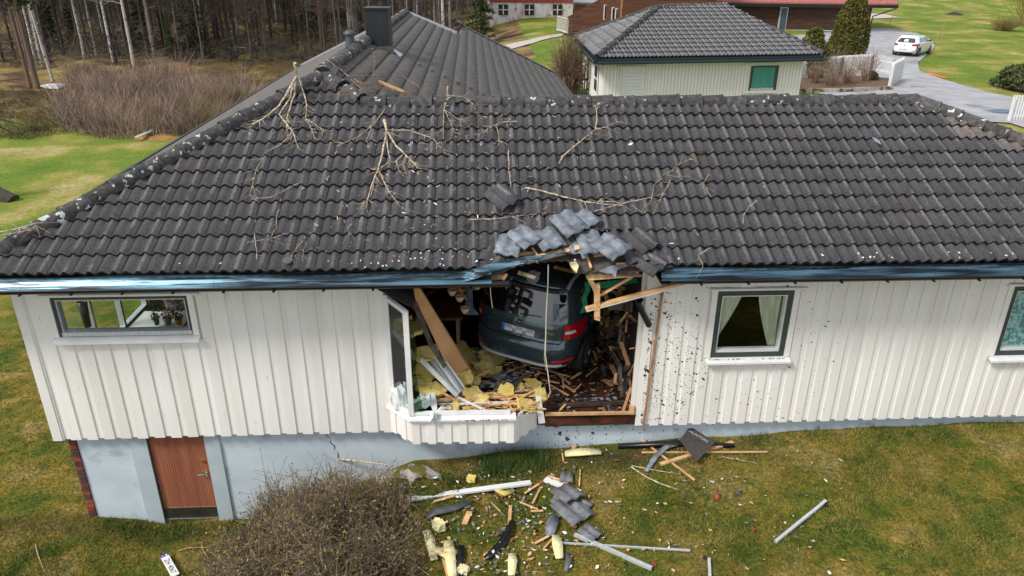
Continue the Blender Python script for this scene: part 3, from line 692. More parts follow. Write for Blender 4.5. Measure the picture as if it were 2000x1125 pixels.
d = (BB-BA)/np.linalg.norm(BB-BA)
def post(P, z0, z1, w_=.06): b.box(P[0]-w_/2, P[0]+w_/2, P[1]-w_/2, P[1]+w_/2, z0, z1)
post(BB+np.array([0, .03]), .44, zt_, .075); post(BA+d*.05, .44, zt_+.12, .06)
b.beam((*(BA+d*.05), .47), (*BB, .47), .05, .05); b.beam((*(BA+d*.05), zt_+.08), (*BB, zt_), .05, .06)
b.beam((BB[0], BB[1]+.03, .465), (BC[0]-.05, BC[1]+.04, .465), .05, .045)
mk('bay_frame', b.mesh('bay_frame', m_white2), bay)
mk('pane', MB().prism([(*(BA+d*.09), .5), (*(BB-d*.03), .5), (*(BB-d*.03), zt_-.02), (*(BA+d*.09), zt_+.05)], (.004, .004, 0)).mesh('pane', m_glass), bay, label='narrow side pane still whole')
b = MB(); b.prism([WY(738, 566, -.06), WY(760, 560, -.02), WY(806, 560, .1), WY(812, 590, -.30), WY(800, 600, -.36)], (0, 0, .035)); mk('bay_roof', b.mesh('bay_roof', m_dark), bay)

# ================================================================== NEIGHBOURING BUILDINGS
def mesh_at(b, name, mats, par, org, **k):
    org = Vector(org); me = b.mesh(name, mats)
    for v in me.vertices: v.co -= org
    return mk(name, me, par, **k)
def tiled_slope(par, org, P0, eu, ev, poly, tw, te, limit, amp=1., name='roof_tile', mats=None, meme=None):
    eu = Vector(eu).normalized(); ev = Vector(ev); ev = (ev-eu*ev.dot(eu)).normalized(); en = eu.cross(ev)
    F_ = Matrix((eu, ev, en)).transposed().to_4x4(); P0 = Vector(P0)-Vector(org)
    mats = mats or [m_tile_i, m_lip, m_tile_i, m_crest_i]
    S = Matrix.Diagonal((tw/TW, te/TE, amp, 1)); cache = []
    for k in range(2):
        b = tile_mb(k+20); b.v = [tuple(S @ Vector(p)) for p in b.v]; cache.append(b.mesh('roof_tile', mats if limit else mats))
    out = MB(); n = 0; us = [p[0] for p in poly]; vs_ = [p[1] for p in poly]
    for j in range(int(max(vs_)/te)+1):
        for i in range(int(min(us)/tw)-1, int(max(us)/tw)+1):
            u, v = i*tw, j*te; cor = [(u, v), (u+tw, v), (u+tw, v+te), (u, v+te)]
            ins = [inpoly(c[0]*.999+.001*sum(us)/len(us), c[1]*.999+.001*.5*max(vs_)+.002, poly) for c in cor]
            if not any(ins) and not inpoly(u+tw/2, v+te/2, poly): continue
            T_ = Matrix.Translation(P0) @ F_ @ Matrix.Translation((u, v, 0))
            if all(ins) and n < limit:
                o = mk(name, cache[(i+j) % 2], par); o.matrix_local = T_; n += 1; continue
            vs, tp, lp, sd2, bt, bk = tile_parts(20)
            vs = [T_ @ (S @ Vector(p)) for p in vs]
            bm = bmesh.new(); vv = [bm.verts.new(p) for p in vs]
            for k_f, f_ in enumerate(tp): bm.faces.new([vv[q] for q in f_]).material_index = 3 if k_f in CREST else 0
            for f_ in lp: bm.faces.new([vv[q] for q in f_]).material_index = 1
            if not all(ins):
                c0 = (sum(us)/len(us), sum(vs_)/len(vs_))
                for A, B in zip(poly, poly[1:]+poly[:1]):
                    if abs(A[1]) < 1e-6 and abs(B[1]) < 1e-6: continue
                    a3 = P0+eu*A[0]+ev*A[1]; d3 = (P0+eu*B[0]+ev*B[1])-a3; n3 = en.cross(d3)
                    c3 = P0+eu*c0[0]+ev*c0[1]
                    if n3.dot(c3-a3) > 0: n3 = -n3
                    bmesh.ops.bisect_plane(bm, geom=bm.verts[:]+bm.edges[:]+bm.faces[:], plane_co=a3, plane_no=n3, clear_outer=True)
            bm.verts.index_update(); base = len(out.v); out.v += [tuple(q.co) for q in bm.verts]
            for f_ in bm.faces: out.f.append(tuple(base+q.index for q in f_.verts)); out.m.append(f_.material_index); out.sm.append(f_.material_index != 1)
            bm.free()
    if out.f: mk('roof_tile_courses', out.mesh('roof_tile_courses', mats), par, kind='stuff')

# ---- garage
FL, FR, BL = Vector((4.77, 19.89, 3.1)), Vector((14.27, 21.12, 3.1)), Vector((5.22, 29.7, 3.1)); BR = FR+(BL-FL)
RL, RR = Vector((8.2, 24.75, 4.72)), Vector((11.4, 25.6, 4.72)); e1 = (FR-FL).normalized(); e2 = (BL-FL).normalized()
GO = FL.copy(); GO.z = .7
gar = empty('garage', GO, 'small white garage with its own black tiled hip roof behind the damaged house', 'garage')
def gpt(a, b_, z): p = FL+e1*a+e2*b_; return (p.x, p.y, z)
WL_, WR_, WF_ = .38, 9.0, .62
b = MB(); b.prism([gpt(WL_, WF_, 0), gpt(WR_, WF_, 0), gpt(WR_, 9.2, 0), gpt(WL_, 9.2, 0)], (0, 0, 3.02))
m_gwhite = mat('garage_white_paint', (.84, .80, .76), (.88, .85, .82), 2, .6)
gw = mesh_at(b, 'wall', m_gwhite, gar, GO)
b = MB(); n = 60                                            # narrow vertical weatherboards
for k in range(n):
    a0 = WL_+(WR_-WL_)*k/n; a1 = WL_+(WR_-WL_)*(k+1)/n-.024
    b.prism([gpt(a0, WF_-.035, 0), gpt(a1, WF_-.035, 0), gpt(a1, WF_, 0), gpt(a0, WF_, 0)], (0, 0, 3.0))
mesh_at(b, 'wall_boards', m_gwhite, gar, GO, kind='stuff')
def gface(px0, py0, px1, py1, off, th, par, name, m_):       # slab lying on the garage front
    nn = e2.cross(Vector((0, 0, 1))); nn = np.array(e1.cross(Vector((0, 0, 1)))); d = nn@np.array(gpt(0, WF_, 0))
    q = [PL(*p, nn, d+off) for p in ((px0, py1), (px1, py1), (px1, py0), (px0, py0))]
    z0, z1 = min(q[0][2], q[1][2]), max(q[2][2], q[3][2]); q = [np.array((q[0][0], q[0][1], z0)), np.array((q[1][0], q[1][1], z0)), np.array((q[1][0], q[1][1], z1)), np.array((q[0][0], q[0][1], z1))]
    return mesh_at(MB().prism(q, np.array(nn)*(-th)), name, m_ if True else 0, par, GO)
dr = gface(1213, 133, 1257, 190, .06, .05, gar, 'door', m_white2)
gface(1206, 129, 1262, 132, .10, .05, gar, 'door_head', m_white); gface(1208, 133, 1212, 190, .08, .05, gar, 'door_casing', m_white); gface(1258, 133, 1261, 190, .08, .05, gar, 'door_casing', m_white)
for k in range(8): gface(1214, 136+k*6.6, 1254, 136.25+k*6.6, .062, .004, dr, 'board_joint', m_alu)
wn = gface(1462, 129, 1515, 178, .07, .06, gar, 'window', m_greenframe)
gface(1467, 132, 1509, 172, .078, .01, wn, 'blind', m_teal); gface(1465, 172, 1510, 176, .09, .03, wn, 'sill_rail', m_alu)
gface(1467, 132, 1509, 172, .09, .004, wn, 'pane', m_glass)
gface(1452, 178, 1516, 181, .12, .06, gar, 'sill', m_white2); gface(1455, 123, 1522, 126, .12, .06, gar, 'drip_board', m_white)
for bb in (2.0, 5.2):                                       # two blue-framed windows on the side
    q = [Vector(gpt(WL_-.03, bb+d_, z_)) for d_, z_ in ((0, 1.5), (1.0, 1.5), (1.0, 2.6), (0, 2.6))]
    o = mesh_at(MB().prism(q, e1*-.04), 'window', m_white2, gar, GO)
    b = MB()
    for (da, dz) in ((.08, 0), (.55, 0), (.08, .55), (.55, .55)):
        q = [Vector(gpt(WL_-.08, bb+da+x_, 1.55+dz+z_)) for x_, z_ in ((0, 0), (.38, 0), (.38, .45), (0, .45))]; b.prism(q, e1*-.01)
    mesh_at(b, 'pane', mat('navy_glass', (.02, .04, .10), None, rough=.1), o, GO)
b = MB()
for (A, B) in ((FL, FR), (BL, FL), (FR, BR)):
    n_ = (B-A).cross(Vector((0, 0, 1))).normalized(); b.hexa([A+Vector((0, 0, -.2)), B+Vector((0, 0, -.2)), B+Vector((0, 0, -.2))-n_*.06, A+Vector((0, 0, -.2))-n_*.06, A+Vector((0, 0, .0)), B+Vector((0, 0, .0)), B-n_*.06, A-n_*.06])
    b.tube([A+Vector((0, 0, -.16))+n_*.07, B+Vector((0, 0, -.16))+n_*.07], .06, 6)
b.prism([FL+Vector((0, 0, -.19)), FR+Vector((0, 0, -.19)), BR+Vector((0, 0, -.19)), BL+Vector((0, 0, -.19))], (0, 0, .02))
mesh_at(b, 'eave_board', mat('dark_blue_eave', (.012, .022, .03), None, rough=.3), gar, GO)
b = MB(); dz = Vector((0, 0, -.03))
for q in ([FL, FR, RR, RL], [BL, FL, RL], [FR, BR, RR], [BR, BL, RL, RR]): b.add([p+dz for p in q], [tuple(range(len(q)))])
groof = mesh_at(b, 'roof', m_felt, gar, GO)
m_gt = [m_garage_tile, m_lip, m_garage_tile, m_gcrest]
def uv2(P, P0, eu, ev):
    eu = Vector(eu).normalized(); ev = Vector(ev); ev = (ev-eu*ev.dot(eu)).normalized(); d = P-P0; return (d.dot(eu), d.dot(ev))
ev_ = RL-FL; tiled_slope(groof, GO, FL, e1, ev_, [uv2(p, FL, e1, ev_) for p in (FL, FR, RR, RL)], .33, .375, 250, 1.1, mats=m_gt)
eb = (FL-BL); ev_ = RL-BL; tiled_slope(groof, GO, BL, eb, ev_, [uv2(p, BL, eb, ev_) for p in (BL, FL, RL)], .33, .375, 0, 1., mats=m_gt)
for A, B in ((FL, RL), (FR, RR), (RR, RL), (BL, RL)): ridge_line(A-GO+Vector((0, 0, .05)), B-GO+Vector((0, 0, .05)), groof, sp=.36)

# ---- brown house with raised deck
BO = Vector((20, 52, 1.4)); m_brown = mat('brown_log_cladding', (.06, .020, .009), (.14, .05, .022), 3, .7, .2, 20, stretch=(.3, .3, 6))
m_dkbrown = mat('dark_brown_cladding', (.035, .014, .008), (.085, .034, .016), 2.2, .7, .2, 20, stretch=(.4, .4, 8))
bh = empty('brown_house', BO, 'brown timber house with a red roof and a raised deck on posts behind the garage', 'house')
def bpart(b, name, m_, par=None, **k): return mesh_at(b, name, m_, par or bh, BO, **k)
Y1 = 50.; c0 = WY(1211, 60, Y1)[0]; c1 = WY(1392, 60, Y1)[0]
b = MB(); b.box(c0, c1-.2, Y1, Y1+9, .5, 9); 
for k in range(28): b.box(c0, c1, Y1-.025, Y1, 1.4+k*.27, 1.4+k*.27+.25)
bpart(b, 'wall', m_brown)
s0 = WY(1165, 60, 56)[0]
b = MB(); b.prism([(c0, Y1, .6), (s0, 56, .6), (s0+.1, 56.1, .6), (c0+.1, Y1+.1, .6)], (0, 0, 8)); bpart(b, 'side_wall', m_brown)
bpart(MB().box(c0-.06, c0+.06, Y1-.06, Y1+.02, .8, 8.5), 'corner_board', m_wood2)
m_navy = mat('dark_glass', (.015, .02, .025), None, rough=.15)
def bwin(x, y0, y1, wpx, Yp):
    A = WY(x, y1, Yp-.06); B = WY(x+wpx, y0, Yp-.06); o = bpart(MB().box(A[0]-.07, B[0]+.07, Yp-.08, Yp-.01, A[2]-.07, B[2]+.07), 'window', m_white2)
    bpart(MB().box(A[0], B[0], Yp-.10, Yp-.05, A[2], B[2]), 'pane', m_navy, o)
bwin(1250, 22, 60, 28, Y1)
for (x, y0, y1, wp, Yp) in ((1180, 11, 37, 4, 53.8), (1195, 16, 46, 5, 51.7), (1202, 18, 46, 4, 50.9)): bwin(x, y0, y1, wp, Yp)
# deck
q = [WY(1109, 64, 49.5), WY(1170, 58, 49.5), WY(1172, -2, 49.5), WY(1109, 33, 49.5)]
b = MB(); b.prism(q, (0, .1, 0)); bpart(b, 'deck_front', m_brown)
fz = float(q[0][2]); b = MB(); b.prism([(q[0][0], 49.5, fz), (q[1][0], 49.5, fz), (q[1][0], 53, fz), (q[0][0]-.2, 53, fz)], (0, 0, .12)); bpart(b, 'deck_floor', m_wood2)
L0, L1 = Vector(q[0]), Vector((q[0][0]-.45, 53, fz)); b = MB()
for k in range(14):
    P = L0.lerp(L1, k/13); b.beam(P, P+Vector((0, 0, 1.0)), .03, .03)
b.beam(L0+Vector((0, 0, 1.0)), L1+Vector((0, 0, 1.0)), .08, .05); b.beam(L0, L1, .08, .12); bpart(b, 'railing', m_white2, kind='stuff')
for k in range(5):
    x = q[0][0]+.1+k*.42; bpart(MB().box(x, x+.1, 50+(k % 2)*2.2, 50.1+(k % 2)*2.2, .5, fz), 'post', m_greyplastic)
# right wing with the dark wall
A, B = WY(1392, 76, 55.), WY(1694, 66, 52.5)
xa, xb = float(A[0]), float(B[0]); 
def rw(t, z, off=0): return (xa+(xb-xa)*t, 55+(52.5-55)*t-off, z)
b = MB(); b.prism([rw(0, 1.0), rw(1, 1.0), rw(1, 4.0), rw(0, 4.0)], (0, 7, 0))
for k in range(14): b.prism([rw(0, 1.75+k*.17, .03), rw(1, 1.75+k*.17, .03), rw(1, 1.9+k*.17, .03), rw(0, 1.9+k*.17, .03)], (0, .03, 0))
bpart(b, 'wall', m_dkbrown)
bpart(MB().prism([rw(0, .8, .06), rw(1, .8, .06), rw(1, 1.72, .06), rw(0, 1.72, .06)], (0, .05, 0)), 'plinth', m_found)
A = WY(1519, 60, 53.9); B = WY(1537, 16, 53.9)
o = bpart(MB().box(A[0]-.08, B[0]+.08, 53.75, 53.9, A[2]-.2, B[2]+.08), 'door', m_alu); bpart(MB().box(A[0], B[0], 53.70, 53.74, A[2]-.2, B[2]), 'door_leaf', mat('slate_door', (.05, .08, .10), None, rough=.5), o)
ez = float(WY(1700, 9, 52)[2])
m_redroof = mat('red_roof', (.26, .07, .055), (.38, .14, .12), 5, .8, stretch=(3, 1, 1))
b = MB(); b.prism([rw(-.02, ez, .7), rw(1.13, ez, .7), rw(1.13, ez+2.2, -4), rw(-.02, ez+2.2, -4)], (0, 0, .12)); bpart(b, 'roof', m_redroof)
b = MB(); b.prism([rw(-.02, ez-.25, .75), rw(1.13, ez-.25, .75), rw(1.13, ez, .75), rw(-.02, ez, .75)], (0, .06, 0)); b.tube([rw(1.12, ez-.25, .8), rw(1.01, ez-.9, .1), rw(1.005, 1.5, .1)], .05, 6); bpart(b, 'gutter', m_gutter)
# ---- red and white barn
NO = Vector((6, 62, 1)); bar = empty('barn', NO, 'old barn with flaking red and white plaster and four-pane windows', 'barn')
xa, xb = float(WY(957, 40, 62)[0]), float(WY(1118, 40, 62)[0])
m_plaster = mat('flaking_plaster', (.60, .58, .57), (.70, .68, .67), 1.3, .9, .3, 9, spots=[(1.1, .50, .16, (.42, .22, .20)), (3.4, .58, .12, (.30, .12, .11))], stretch=(1, 1, .55))
z_ = float(WY(1000, 5, 62)[2])
mesh_at(MB().box(xa, xb, 62, 72, -.5, z_), 'wall', m_plaster, bar, NO)
b = MB()
for k in range(46): x = xa+(xb-xa)*k/46; b.box(x, x+(xb-xa)/46-.03, 61.93, 62, z_, z_+3.5)
b.box(xa, xb, 62, 72, z_, z_+3.5); mesh_at(b, 'red_boards', mat('red_barn_board', (.26, .045, .035), (.36, .08, .06), 4, .85, stretch=(1, 1, .2)), bar, NO, kind='stuff')
b = MB(); b.prism([(xa-.4, 61.4, z_+3.4), (xb+.4, 61.4, z_+3.4), (xb+.4, 67, z_+6.4), (xa-.4, 67, z_+6.4)], (0, 0, .15)); b.prism([(xa-.4, 72.6, z_+3.4), (xb+.4, 72.6, z_+3.4), (xb+.4, 67, z_+6.4), (xa-.4, 67, z_+6.4)], (0, 0, .15)); mesh_at(b, 'roof', m_garage_tile, bar, NO)
for px in (983, 1034, 1089):
    A = WY(px-8, 28, 61.9); B = WY(px+8, 10, 61.9); o = mesh_at(MB().box(A[0]-.05, B[0]+.05, 61.9, 62, A[2]-.05, B[2]+.05), 'window', mat('dark_recess', (.012, .012, .012), None), bar, NO)
    xm, zm = (A[0]+B[0])/2, (A[2]+B[2])/2
    mesh_at(MB().box(xm-.04, xm+.04, 61.85, 61.9, A[2], B[2]).box(A[0], xm-.04, 61.852, 61.9, zm-.03, zm+.03).box(xm+.04, B[0], 61.852, 61.9, zm-.03, zm+.03), 'glazing_bar', m_white2, o, NO)
b = MB(); A = WY(1128, 14, 66); b.prism([WY(1121, 25, 66), WY(1146, 25, 66), WY(1146, 9, 66), WY(1128, 8, 66)], (0, 1.5, 0))
o = mesh_at(b, 'plank_shed', m_wood, None, (0, 0, 0), label='low shed of yellow planks with a grey sheet roof between barn and deck', cat='shed')
b = MB(); b.prism([WY(1117, 6, 65.5), WY(1165, 8, 65.5), WY(1165, -3, 67), WY(1117, -4, 67)], (0, 0, .1)); mk('sheet_roof', b.mesh('sheet_roof', m_alu), o)

# ---- fences
def fence(pts, hgt, label, sp=.115, w_=.075, post_m=m_greyplastic, m_=m_white2, cat='fence', rails=True):
    P = [Vector(p) for p in pts]; f_ = empty('picket_fence', P[0], label, cat); b = MB(); r = MB(); posts = []
    for A, B in zip(P[:-1], P[1:]):
        d = B-A; L_ = d.length; n = int(L_/sp); d.normalize(); s_ = d.cross(Vector((0, 0, 1))).normalized()
        for k in range(n):
            c = A+d*(k*sp); c.z = float(terr(c.x, c.y))+.06
            b.beam(c, c+Vector((0, 0, hgt+rnd.uniform(-.01, .01))), w_, .02, d)
        for hz_ in (.25, .78):
            a1 = A.copy(); a1.z = float(terr(A.x, A.y))+hgt*hz_; b1 = B.copy(); b1.z = float(terr(B.x, B.y))+hgt*hz_; r.beam(a1-s_*.03, b1-s_*.03, .035, .08)
        for t in np.linspace(0, 1, max(2, int(L_/1.9)+1)):
            c = A.lerp(B, t); c.z = float(terr(c.x, c.y)); posts.append(c)
    mesh_at(b, 'pickets', m_, f_, P[0], kind='stuff'); mesh_at(r, 'rail', m_, f_, P[0])
    for c in posts: mesh_at(MB().box(c.x-.045, c.x+.045, c.y-.09, c.y-.0, c.z-.1, c.z+hgt*.95), 'post', post_m, f_, P[0])
    return f_
fence([TG(1560, 156), TG(1640, 146), TG(1700, 142), TG(1742, 152)], .95, 'white picket fence with grey posts behind the bare flower bed')
fence([TG(1735, 172), TG(1757, 158)], 1.15, 'short solid white gate panel at the corner of the flower bed', .1, .098, m_white2)
fence([TG(1968, 238), TG(2060, 238)], 1.0, 'white picket fence cut off by the right edge of the photo', .11, .085, m_white2)
fence([TG(1100, 192), TG(1150, 184)], .9, 'weathered grey picket fence left of the garage', .13, .08, m_wood2, mat('grey_picket', (.35, .34, .28), (.25, .24, .19), 8, .9))
b = MB(); P = [TG(1555, 182), TG(1640, 181), TG(1742, 176)]
for A, B in zip(P[:-1], P[1:]): b.beam(A+np.array((0, 0, .1)), B+np.array((0, 0, .1)), .15, .2)
mk('bed_kerb', b.mesh('bed_kerb', m_rock), None, 'low grey kerb along the front of the bare flower bed', 'kerb')
soil = drape('flower_bed', [(1560, 156), (1640, 147), (1742, 156), (1735, 176), (1640, 181), (1555, 182)], mat('leafy_soil', (.06, .035, .02), (.20, .12, .075), 9, .95, .6, 20), .07, .5)

# ================================================================== CARS
def car(name, loc, head, dims, paint, label, cat='car'):
    W_, Hs, RX, lv, glass_z = dims['w'], dims['h'], dims['len'], dims['levels'], dims['gz']
    root = empty(name, loc, label, cat, rz=head); N = 44; ne = dims.get('n', 4.2)
    def half(z):
        zs = [l[0] for l in lv]; return [float(np.interp(z, zs, [l[i] for l in lv])) for i in (1, 2, 3)]
    def pt(t, z):
        r0, f0, hw = half(z); c, s_ = math.cos(t), math.sin(t); cx_ = (r0+f0)/2; hl_ = (f0-r0)/2
        x = hw*math.copysign(abs(c)**(2/ne), c); y = cx_+hl_*math.copysign(abs(s_)**(2/(ne*1.6)), s_); return x, y
    # denser sampling at front and rear
    ts = []
    for k in range(N): ts.append(2*math.pi*k/N)
    vs, fs, mi = [], [], []
    zs = []
    for a, c in zip(lv[:-1], lv[1:]):
        m_ = max(1, int((c[0]-a[0])/.07)); zs += [a[0]+(c[0]-a[0])*k/m_ for k in range(m_)]
    zs.append(lv[-1][0])
    for z in zs:
        for t in ts: x, y = pt(t, z); vs.append((x, y, z))
    for i in range(len(zs)-1):
        for k in range(N): fs.append((i*N+k, i*N+(k+1) % N, (i+1)*N+(k+1) % N, (i+1)*N+k)); mi.append(0)
    top = (len(zs)-1)*N; vs.append((0, (lv[-1][1]+lv[-1][2])/2, zs[-1]+.02)); tc_ = len(vs)-1
    for k in range(N): fs.append((top+k, top+(k+1) % N, tc_)); mi.append(0)
    b = MB(); b.v = vs; b.f = fs; b.m = mi; b.sm = [True]*len(fs); b.add([vs[k] for k in range(N)], [tuple(range(N))[::-1]])
    body = b.obj('body', paint, root)
    def rearY(x, z):
        r0, f0, hw = half(z); cx_ = (r0+f0)/2; hl_ = (f0-r0)/2; p_ = min(.9999, abs(x)/hw)
        c = p_**(ne/2); s_ = math.sqrt(max(0, 1-c*c)); return cx_-hl_*s_**(2/(ne*1.6))
    def sideX(y, z):
        r0, f0, hw = half(z); cx_ = (r0+f0)/2; hl_ = (f0-r0)/2; s_ = min(.9999, abs(y-cx_)/hl_)**(ne*1.6/2); return hw*math.sqrt(1-s_*s_)**(2/ne)
    def rpatch(nm, poly_l, poly_r, z0, z1, m_, par, off=.006, n=8, mz=4, extra=0., **kw):   # patch on the tail between left(z) and right(z)
        vs, fs = [], []
        for o_ in (off+extra, -.02):
            for j in range(mz+1):
                t = j/mz; z = z0+(z1-z0)*t; xl = poly_l[0]+(poly_l[1]-poly_l[0])*t; xr = poly_r[0]+(poly_r[1]-poly_r[0])*t
                for i in range(n+1): x = xl+(xr-xl)*i/n; vs.append((x+(o_*.8*abs(x)/W_*2*np.sign(x) if abs(x) > W_*.42 else 0), rearY(x, z)-o_, z))
        q = (n+1)*(mz+1)
        fs = [(j*(n+1)+i, j*(n+1)+i+1, (j+1)*(n+1)+i+1, (j+1)*(n+1)+i) for j in range(mz) for i in range(n)]
        ring = [i for i in range(n+1)]+[j*(n+1)+n for j in range(1, mz+1)]+[mz*(n+1)+i for i in range(n-1, -1, -1)]+[j*(n+1) for j in range(mz-1, 0, -1)]
        fs += [(ring[k], q+ring[k], q+ring[(k+1) % len(ring)], ring[(k+1) % len(ring)]) for k in range(len(ring))]
        return MB().add(vs, fs, 0, False).obj(nm, m_, par, **kw)
    def spatch(nm, ya, yb, z0, z1, m_, par, sgn, off=.005, n=6, mz=4):
        vs, fs = [], []
        for j in range(mz+1):
            t = j/mz; z = z0+(z1-z0)*t; y0 = ya[0]+(ya[1]-ya[0])*t; y1 = yb[0]+(yb[1]-yb[0])*t
            for i in range(n+1): y = y0+(y1-y0)*i/n; vs.append((sgn*(sideX(y, z)+off), y, z))
        fs = [(j*(n+1)+i, j*(n+1)+i+1, (j+1)*(n+1)+i+1, (j+1)*(n+1)+i) for j in range(mz) for i in range(n)]
        if sgn < 0: fs = [f_[::-1] for f_ in fs]
        return MB().add(vs, fs, 0, True).obj(nm, m_, par)
    return root, body, rpatch, spatch, rearY, sideX, half
m_tyre = mat('tyre_rubber', (.012, .012, .012), (.03, .025, .02), 12, .9)
m_rim = mat('alloy_rim', (.30, .31, .32), (.18, .17, .16), 8, .35, metal=.7)
m_blackgl = mat('tinted_glass', (.006, .008, .009), None, rough=.03, spec=1.0, coat=1)
m_red = mat('red_lamp', (.50, .006, .012), None, rough=.15, coat=1); m_redb = mat('bright_red_reflector', (.85, .02, .01), None, rough=.3)
m_lampw = mat('clear_lamp', (.7, .72, .72), None, rough=.15)
m_blackpl = mat('black_plastic', (.015, .015, .016), None, rough=.5)
def wheel(root, x, y, r, w_):
    sx = 1 if x > 0 else -1; prof = [(r*.66, -.5), (r*.93, -.5), (r, -.36), (r, .36), (r*.93, .5), (r*.66, .5)]; n = 28; vs = []
    for (q, o_) in prof:
        for k in range(n): a = 2*math.pi*k/n; vs.append((x+o_*w_, y+q*math.cos(a), r+q*math.sin(a)))
    fs = [(i*n+k, i*n+(k+1) % n, ((i+1) % 6)*n+(k+1) % n, ((i+1) % 6)*n+k) for i in range(6) for k in range(n)]
    wh = MB().add(vs, fs, 0, True).obj('wheel', m_tyre, root)
    b = MB(); xo = x+sx*w_*.36
    for k in range(10):
        a = 2*math.pi*(k//2)/5+(.16 if k % 2 else -.16); b.beam((xo, y+.05*math.cos(a), r+.05*math.sin(a)), (xo, y+r*.66*math.cos(a), r+r*.66*math.sin(a)), .03, .035, (1, 0, 0))
    n = 20; vs = []
    for (q, o_) in ((r*.60, 0), (r*.68, .02), (r*.68, -.1), (r*.60, -.1)):
        for k in range(n): a = 2*math.pi*k/n; vs.append((xo+sx*o_, y+q*math.cos(a), r+q*math.sin(a)))
    b.add(vs, [(i*n+k, i*n+(k+1) % n, ((i+1) % 4)*n+(k+1) % n, ((i+1) % 4)*n+k) for i in range(4) for k in range(n)], 0, True); b.tube([(xo-.02, y, r), (xo+sx*.015, y, r)], .06, 10)
    b.obj('rim', m_rim, wh)
def text(par, s_, size, loc, rot, m_, name='lettering', extr=.002, sx=1.):
    cu = bpy.data.curves.new(name, 'FONT'); cu.body = s_; cu.size = size; cu.extrude = extr; cu.align_x = 'CENTER'; cu.align_y = 'CENTER'
    t = bpy.data.objects.new('tmp', cu); COL.objects.link(t); dg = bpy.context.evaluated_depsgraph_get(); me = bpy.data.meshes.new_from_object(t.evaluated_get(dg))
    bpy.data.objects.remove(t); me.name = name; me.materials.clear(); me.materials.append(m_)
    o = mk(name, me, par, loc=loc, rot=rot); o.scale = (sx, 1, 1); return o
m_paint = mat('dark_petrol_paint', (.055, .088, .105), (.072, .11, .13), 30, .15, metal=.5, coat=1)
yeti = dict(w=1.79, h=1.66, len=4.2, gz=1.05, levels=[(.22, .16, 4.0, .80), (.34, .03, 4.12, .87), (.55, .0, 4.18, .895), (.70, .015, 4.18, .895), (.735, .075, 4.17, .89), (.95, .09, 4.1, .885), (1.04, .11, 3.55, .875), (1.12, .14, 3.15, .855), (1.36, .24, 2.85, .80), (1.54, .30, 2.6, .74), (1.60, .26, 2.5, .70), (1.655, .34, 2.3, .60)])
HD = math.radians(-28.5)
c_ = Vector((.62, 1.12, .13)); fw = Vector((-math.sin(HD), math.cos(HD), 0))
root, body, rpatch, spatch, rearY, sideX, half = car('crashed_car', c_+Vector((-.03, 0, .02)), HD, yeti, m_paint, 'dark petrol-blue compact car standing inside the smashed room with its tail towards the hole')
root.rotation_euler = (0, math.radians(2.6), HD)
root.scale = (1.05, 1.03, 1.0)
rpatch('rear_window', (-.72, -.62), (.72, .62), 1.09, 1.50, m_blackgl, body, .008, 14, 6)
rpatch('tailgate_seam', (-.66, -.66), (.66, .66), .726, .742, m_blackpl, body, .004, 10, 1)
for s_ in (-1, 1): rpatch('tailgate_edge', (s_*.665, s_*.66), (s_*.675, s_*.67), .742, 1.08, m_blackpl, body, .004, 2, 4)
rpatch('spoiler', (-.66, -.62), (.66, .62), 1.555, 1.60, m_paint, body, .07, 12, 2)
rpatch('high_brake_lamp', (-.24, -.23), (.24, .23), 1.515, 1.552, mat('dark_red_lamp', (.12, .004, .01), None, rough=.3), body, .02, 6, 1)
rpatch('rear_skid', (-.74, -.70), (.74, .70), .30, .375, m_lampw, body, .02, 14, 2)
rpatch('lower_bumper', (-.80, -.86), (.80, .86), .23, .30, m_blackpl, body, .006, 14, 2)
for s_ in (-1, 1):
    a, c = (s_*.69, s_*.69), (s_*.872, s_*.862)
    tl = rpatch('tail_light', a, c, .80, 1.05, m_red, body, .014, 8, 4); rpatch('reversing_lamp', (s_*.71, s_*.71), (s_*.81, s_*.80), .895, .945, m_lampw, tl, .02, 4, 1)
    rpatch('reflector', (s_*.58, s_*.58), (s_*.82, s_*.80), .42, .455, m_redb, body, .012, 6, 1)
    spatch('side_window', (.55, .65), (1.15, 1.15), 1.10, 1.46, m_blackgl, body, s_); spatch('side_window', (1.22, 1.22), (2.9, 2.55), 1.10, 1.46, m_blackgl, body, s_)
    spatch('wheel_arch', (.42, .52), (1.18, 1.08), .24, .72, m_blackpl, body, s_, .012, 8, 4)
    b = MB(); b.tube([(s_*.63, .38, 1.60), (s_*.64, .55, 1.70), (s_*.64, 1.2, 1.72), (s_*.63, 2.3, 1.68)], [.03, .028, .024, .02], 6); b.obj('roof_rail', m_alu, root)
    for yy in (.82, 3.35): wheel(root, s_*.80, yy, .335, .215)
y_ = rearY(0, .86)
pl = MB().box(-.27, .27, y_-.022, y_-.006, .80, .915).obj('number_plate', mat('plate_white', (.62, .60, .66), None, rough=.5), body)
MB().box(-.27, -.225, y_-.026, y_-.022, .80, .915).obj('plate_band', mat('plate_blue', (.02, .16, .65), None, rough=.5), pl)
greys = [mat('plate_grey_%s' % w_, c, None, rough=.6) for w_, c in (('pale', (.72, .70, .75)), ('mid', (.45, .43, .48)), ('dark', (.30, .29, .33)))]
for i in range(8):
    for j in range(2): MB().box(-.215+i*.058, -.215+(i+1)*.058-.002, y_-.0255, y_-.022, .803+j*.056, .803+(j+1)*.056-.002).obj('plate_patch', greys[(i*5+j*7+i*i) % 3], pl)
y2_ = rearY(0, .99); b = MB(); b.tube([(0, y2_-.004, .985), (0, y2_-.012, .985)], .045, 16); bd_ = b.obj('badge', m_blackpl, body)
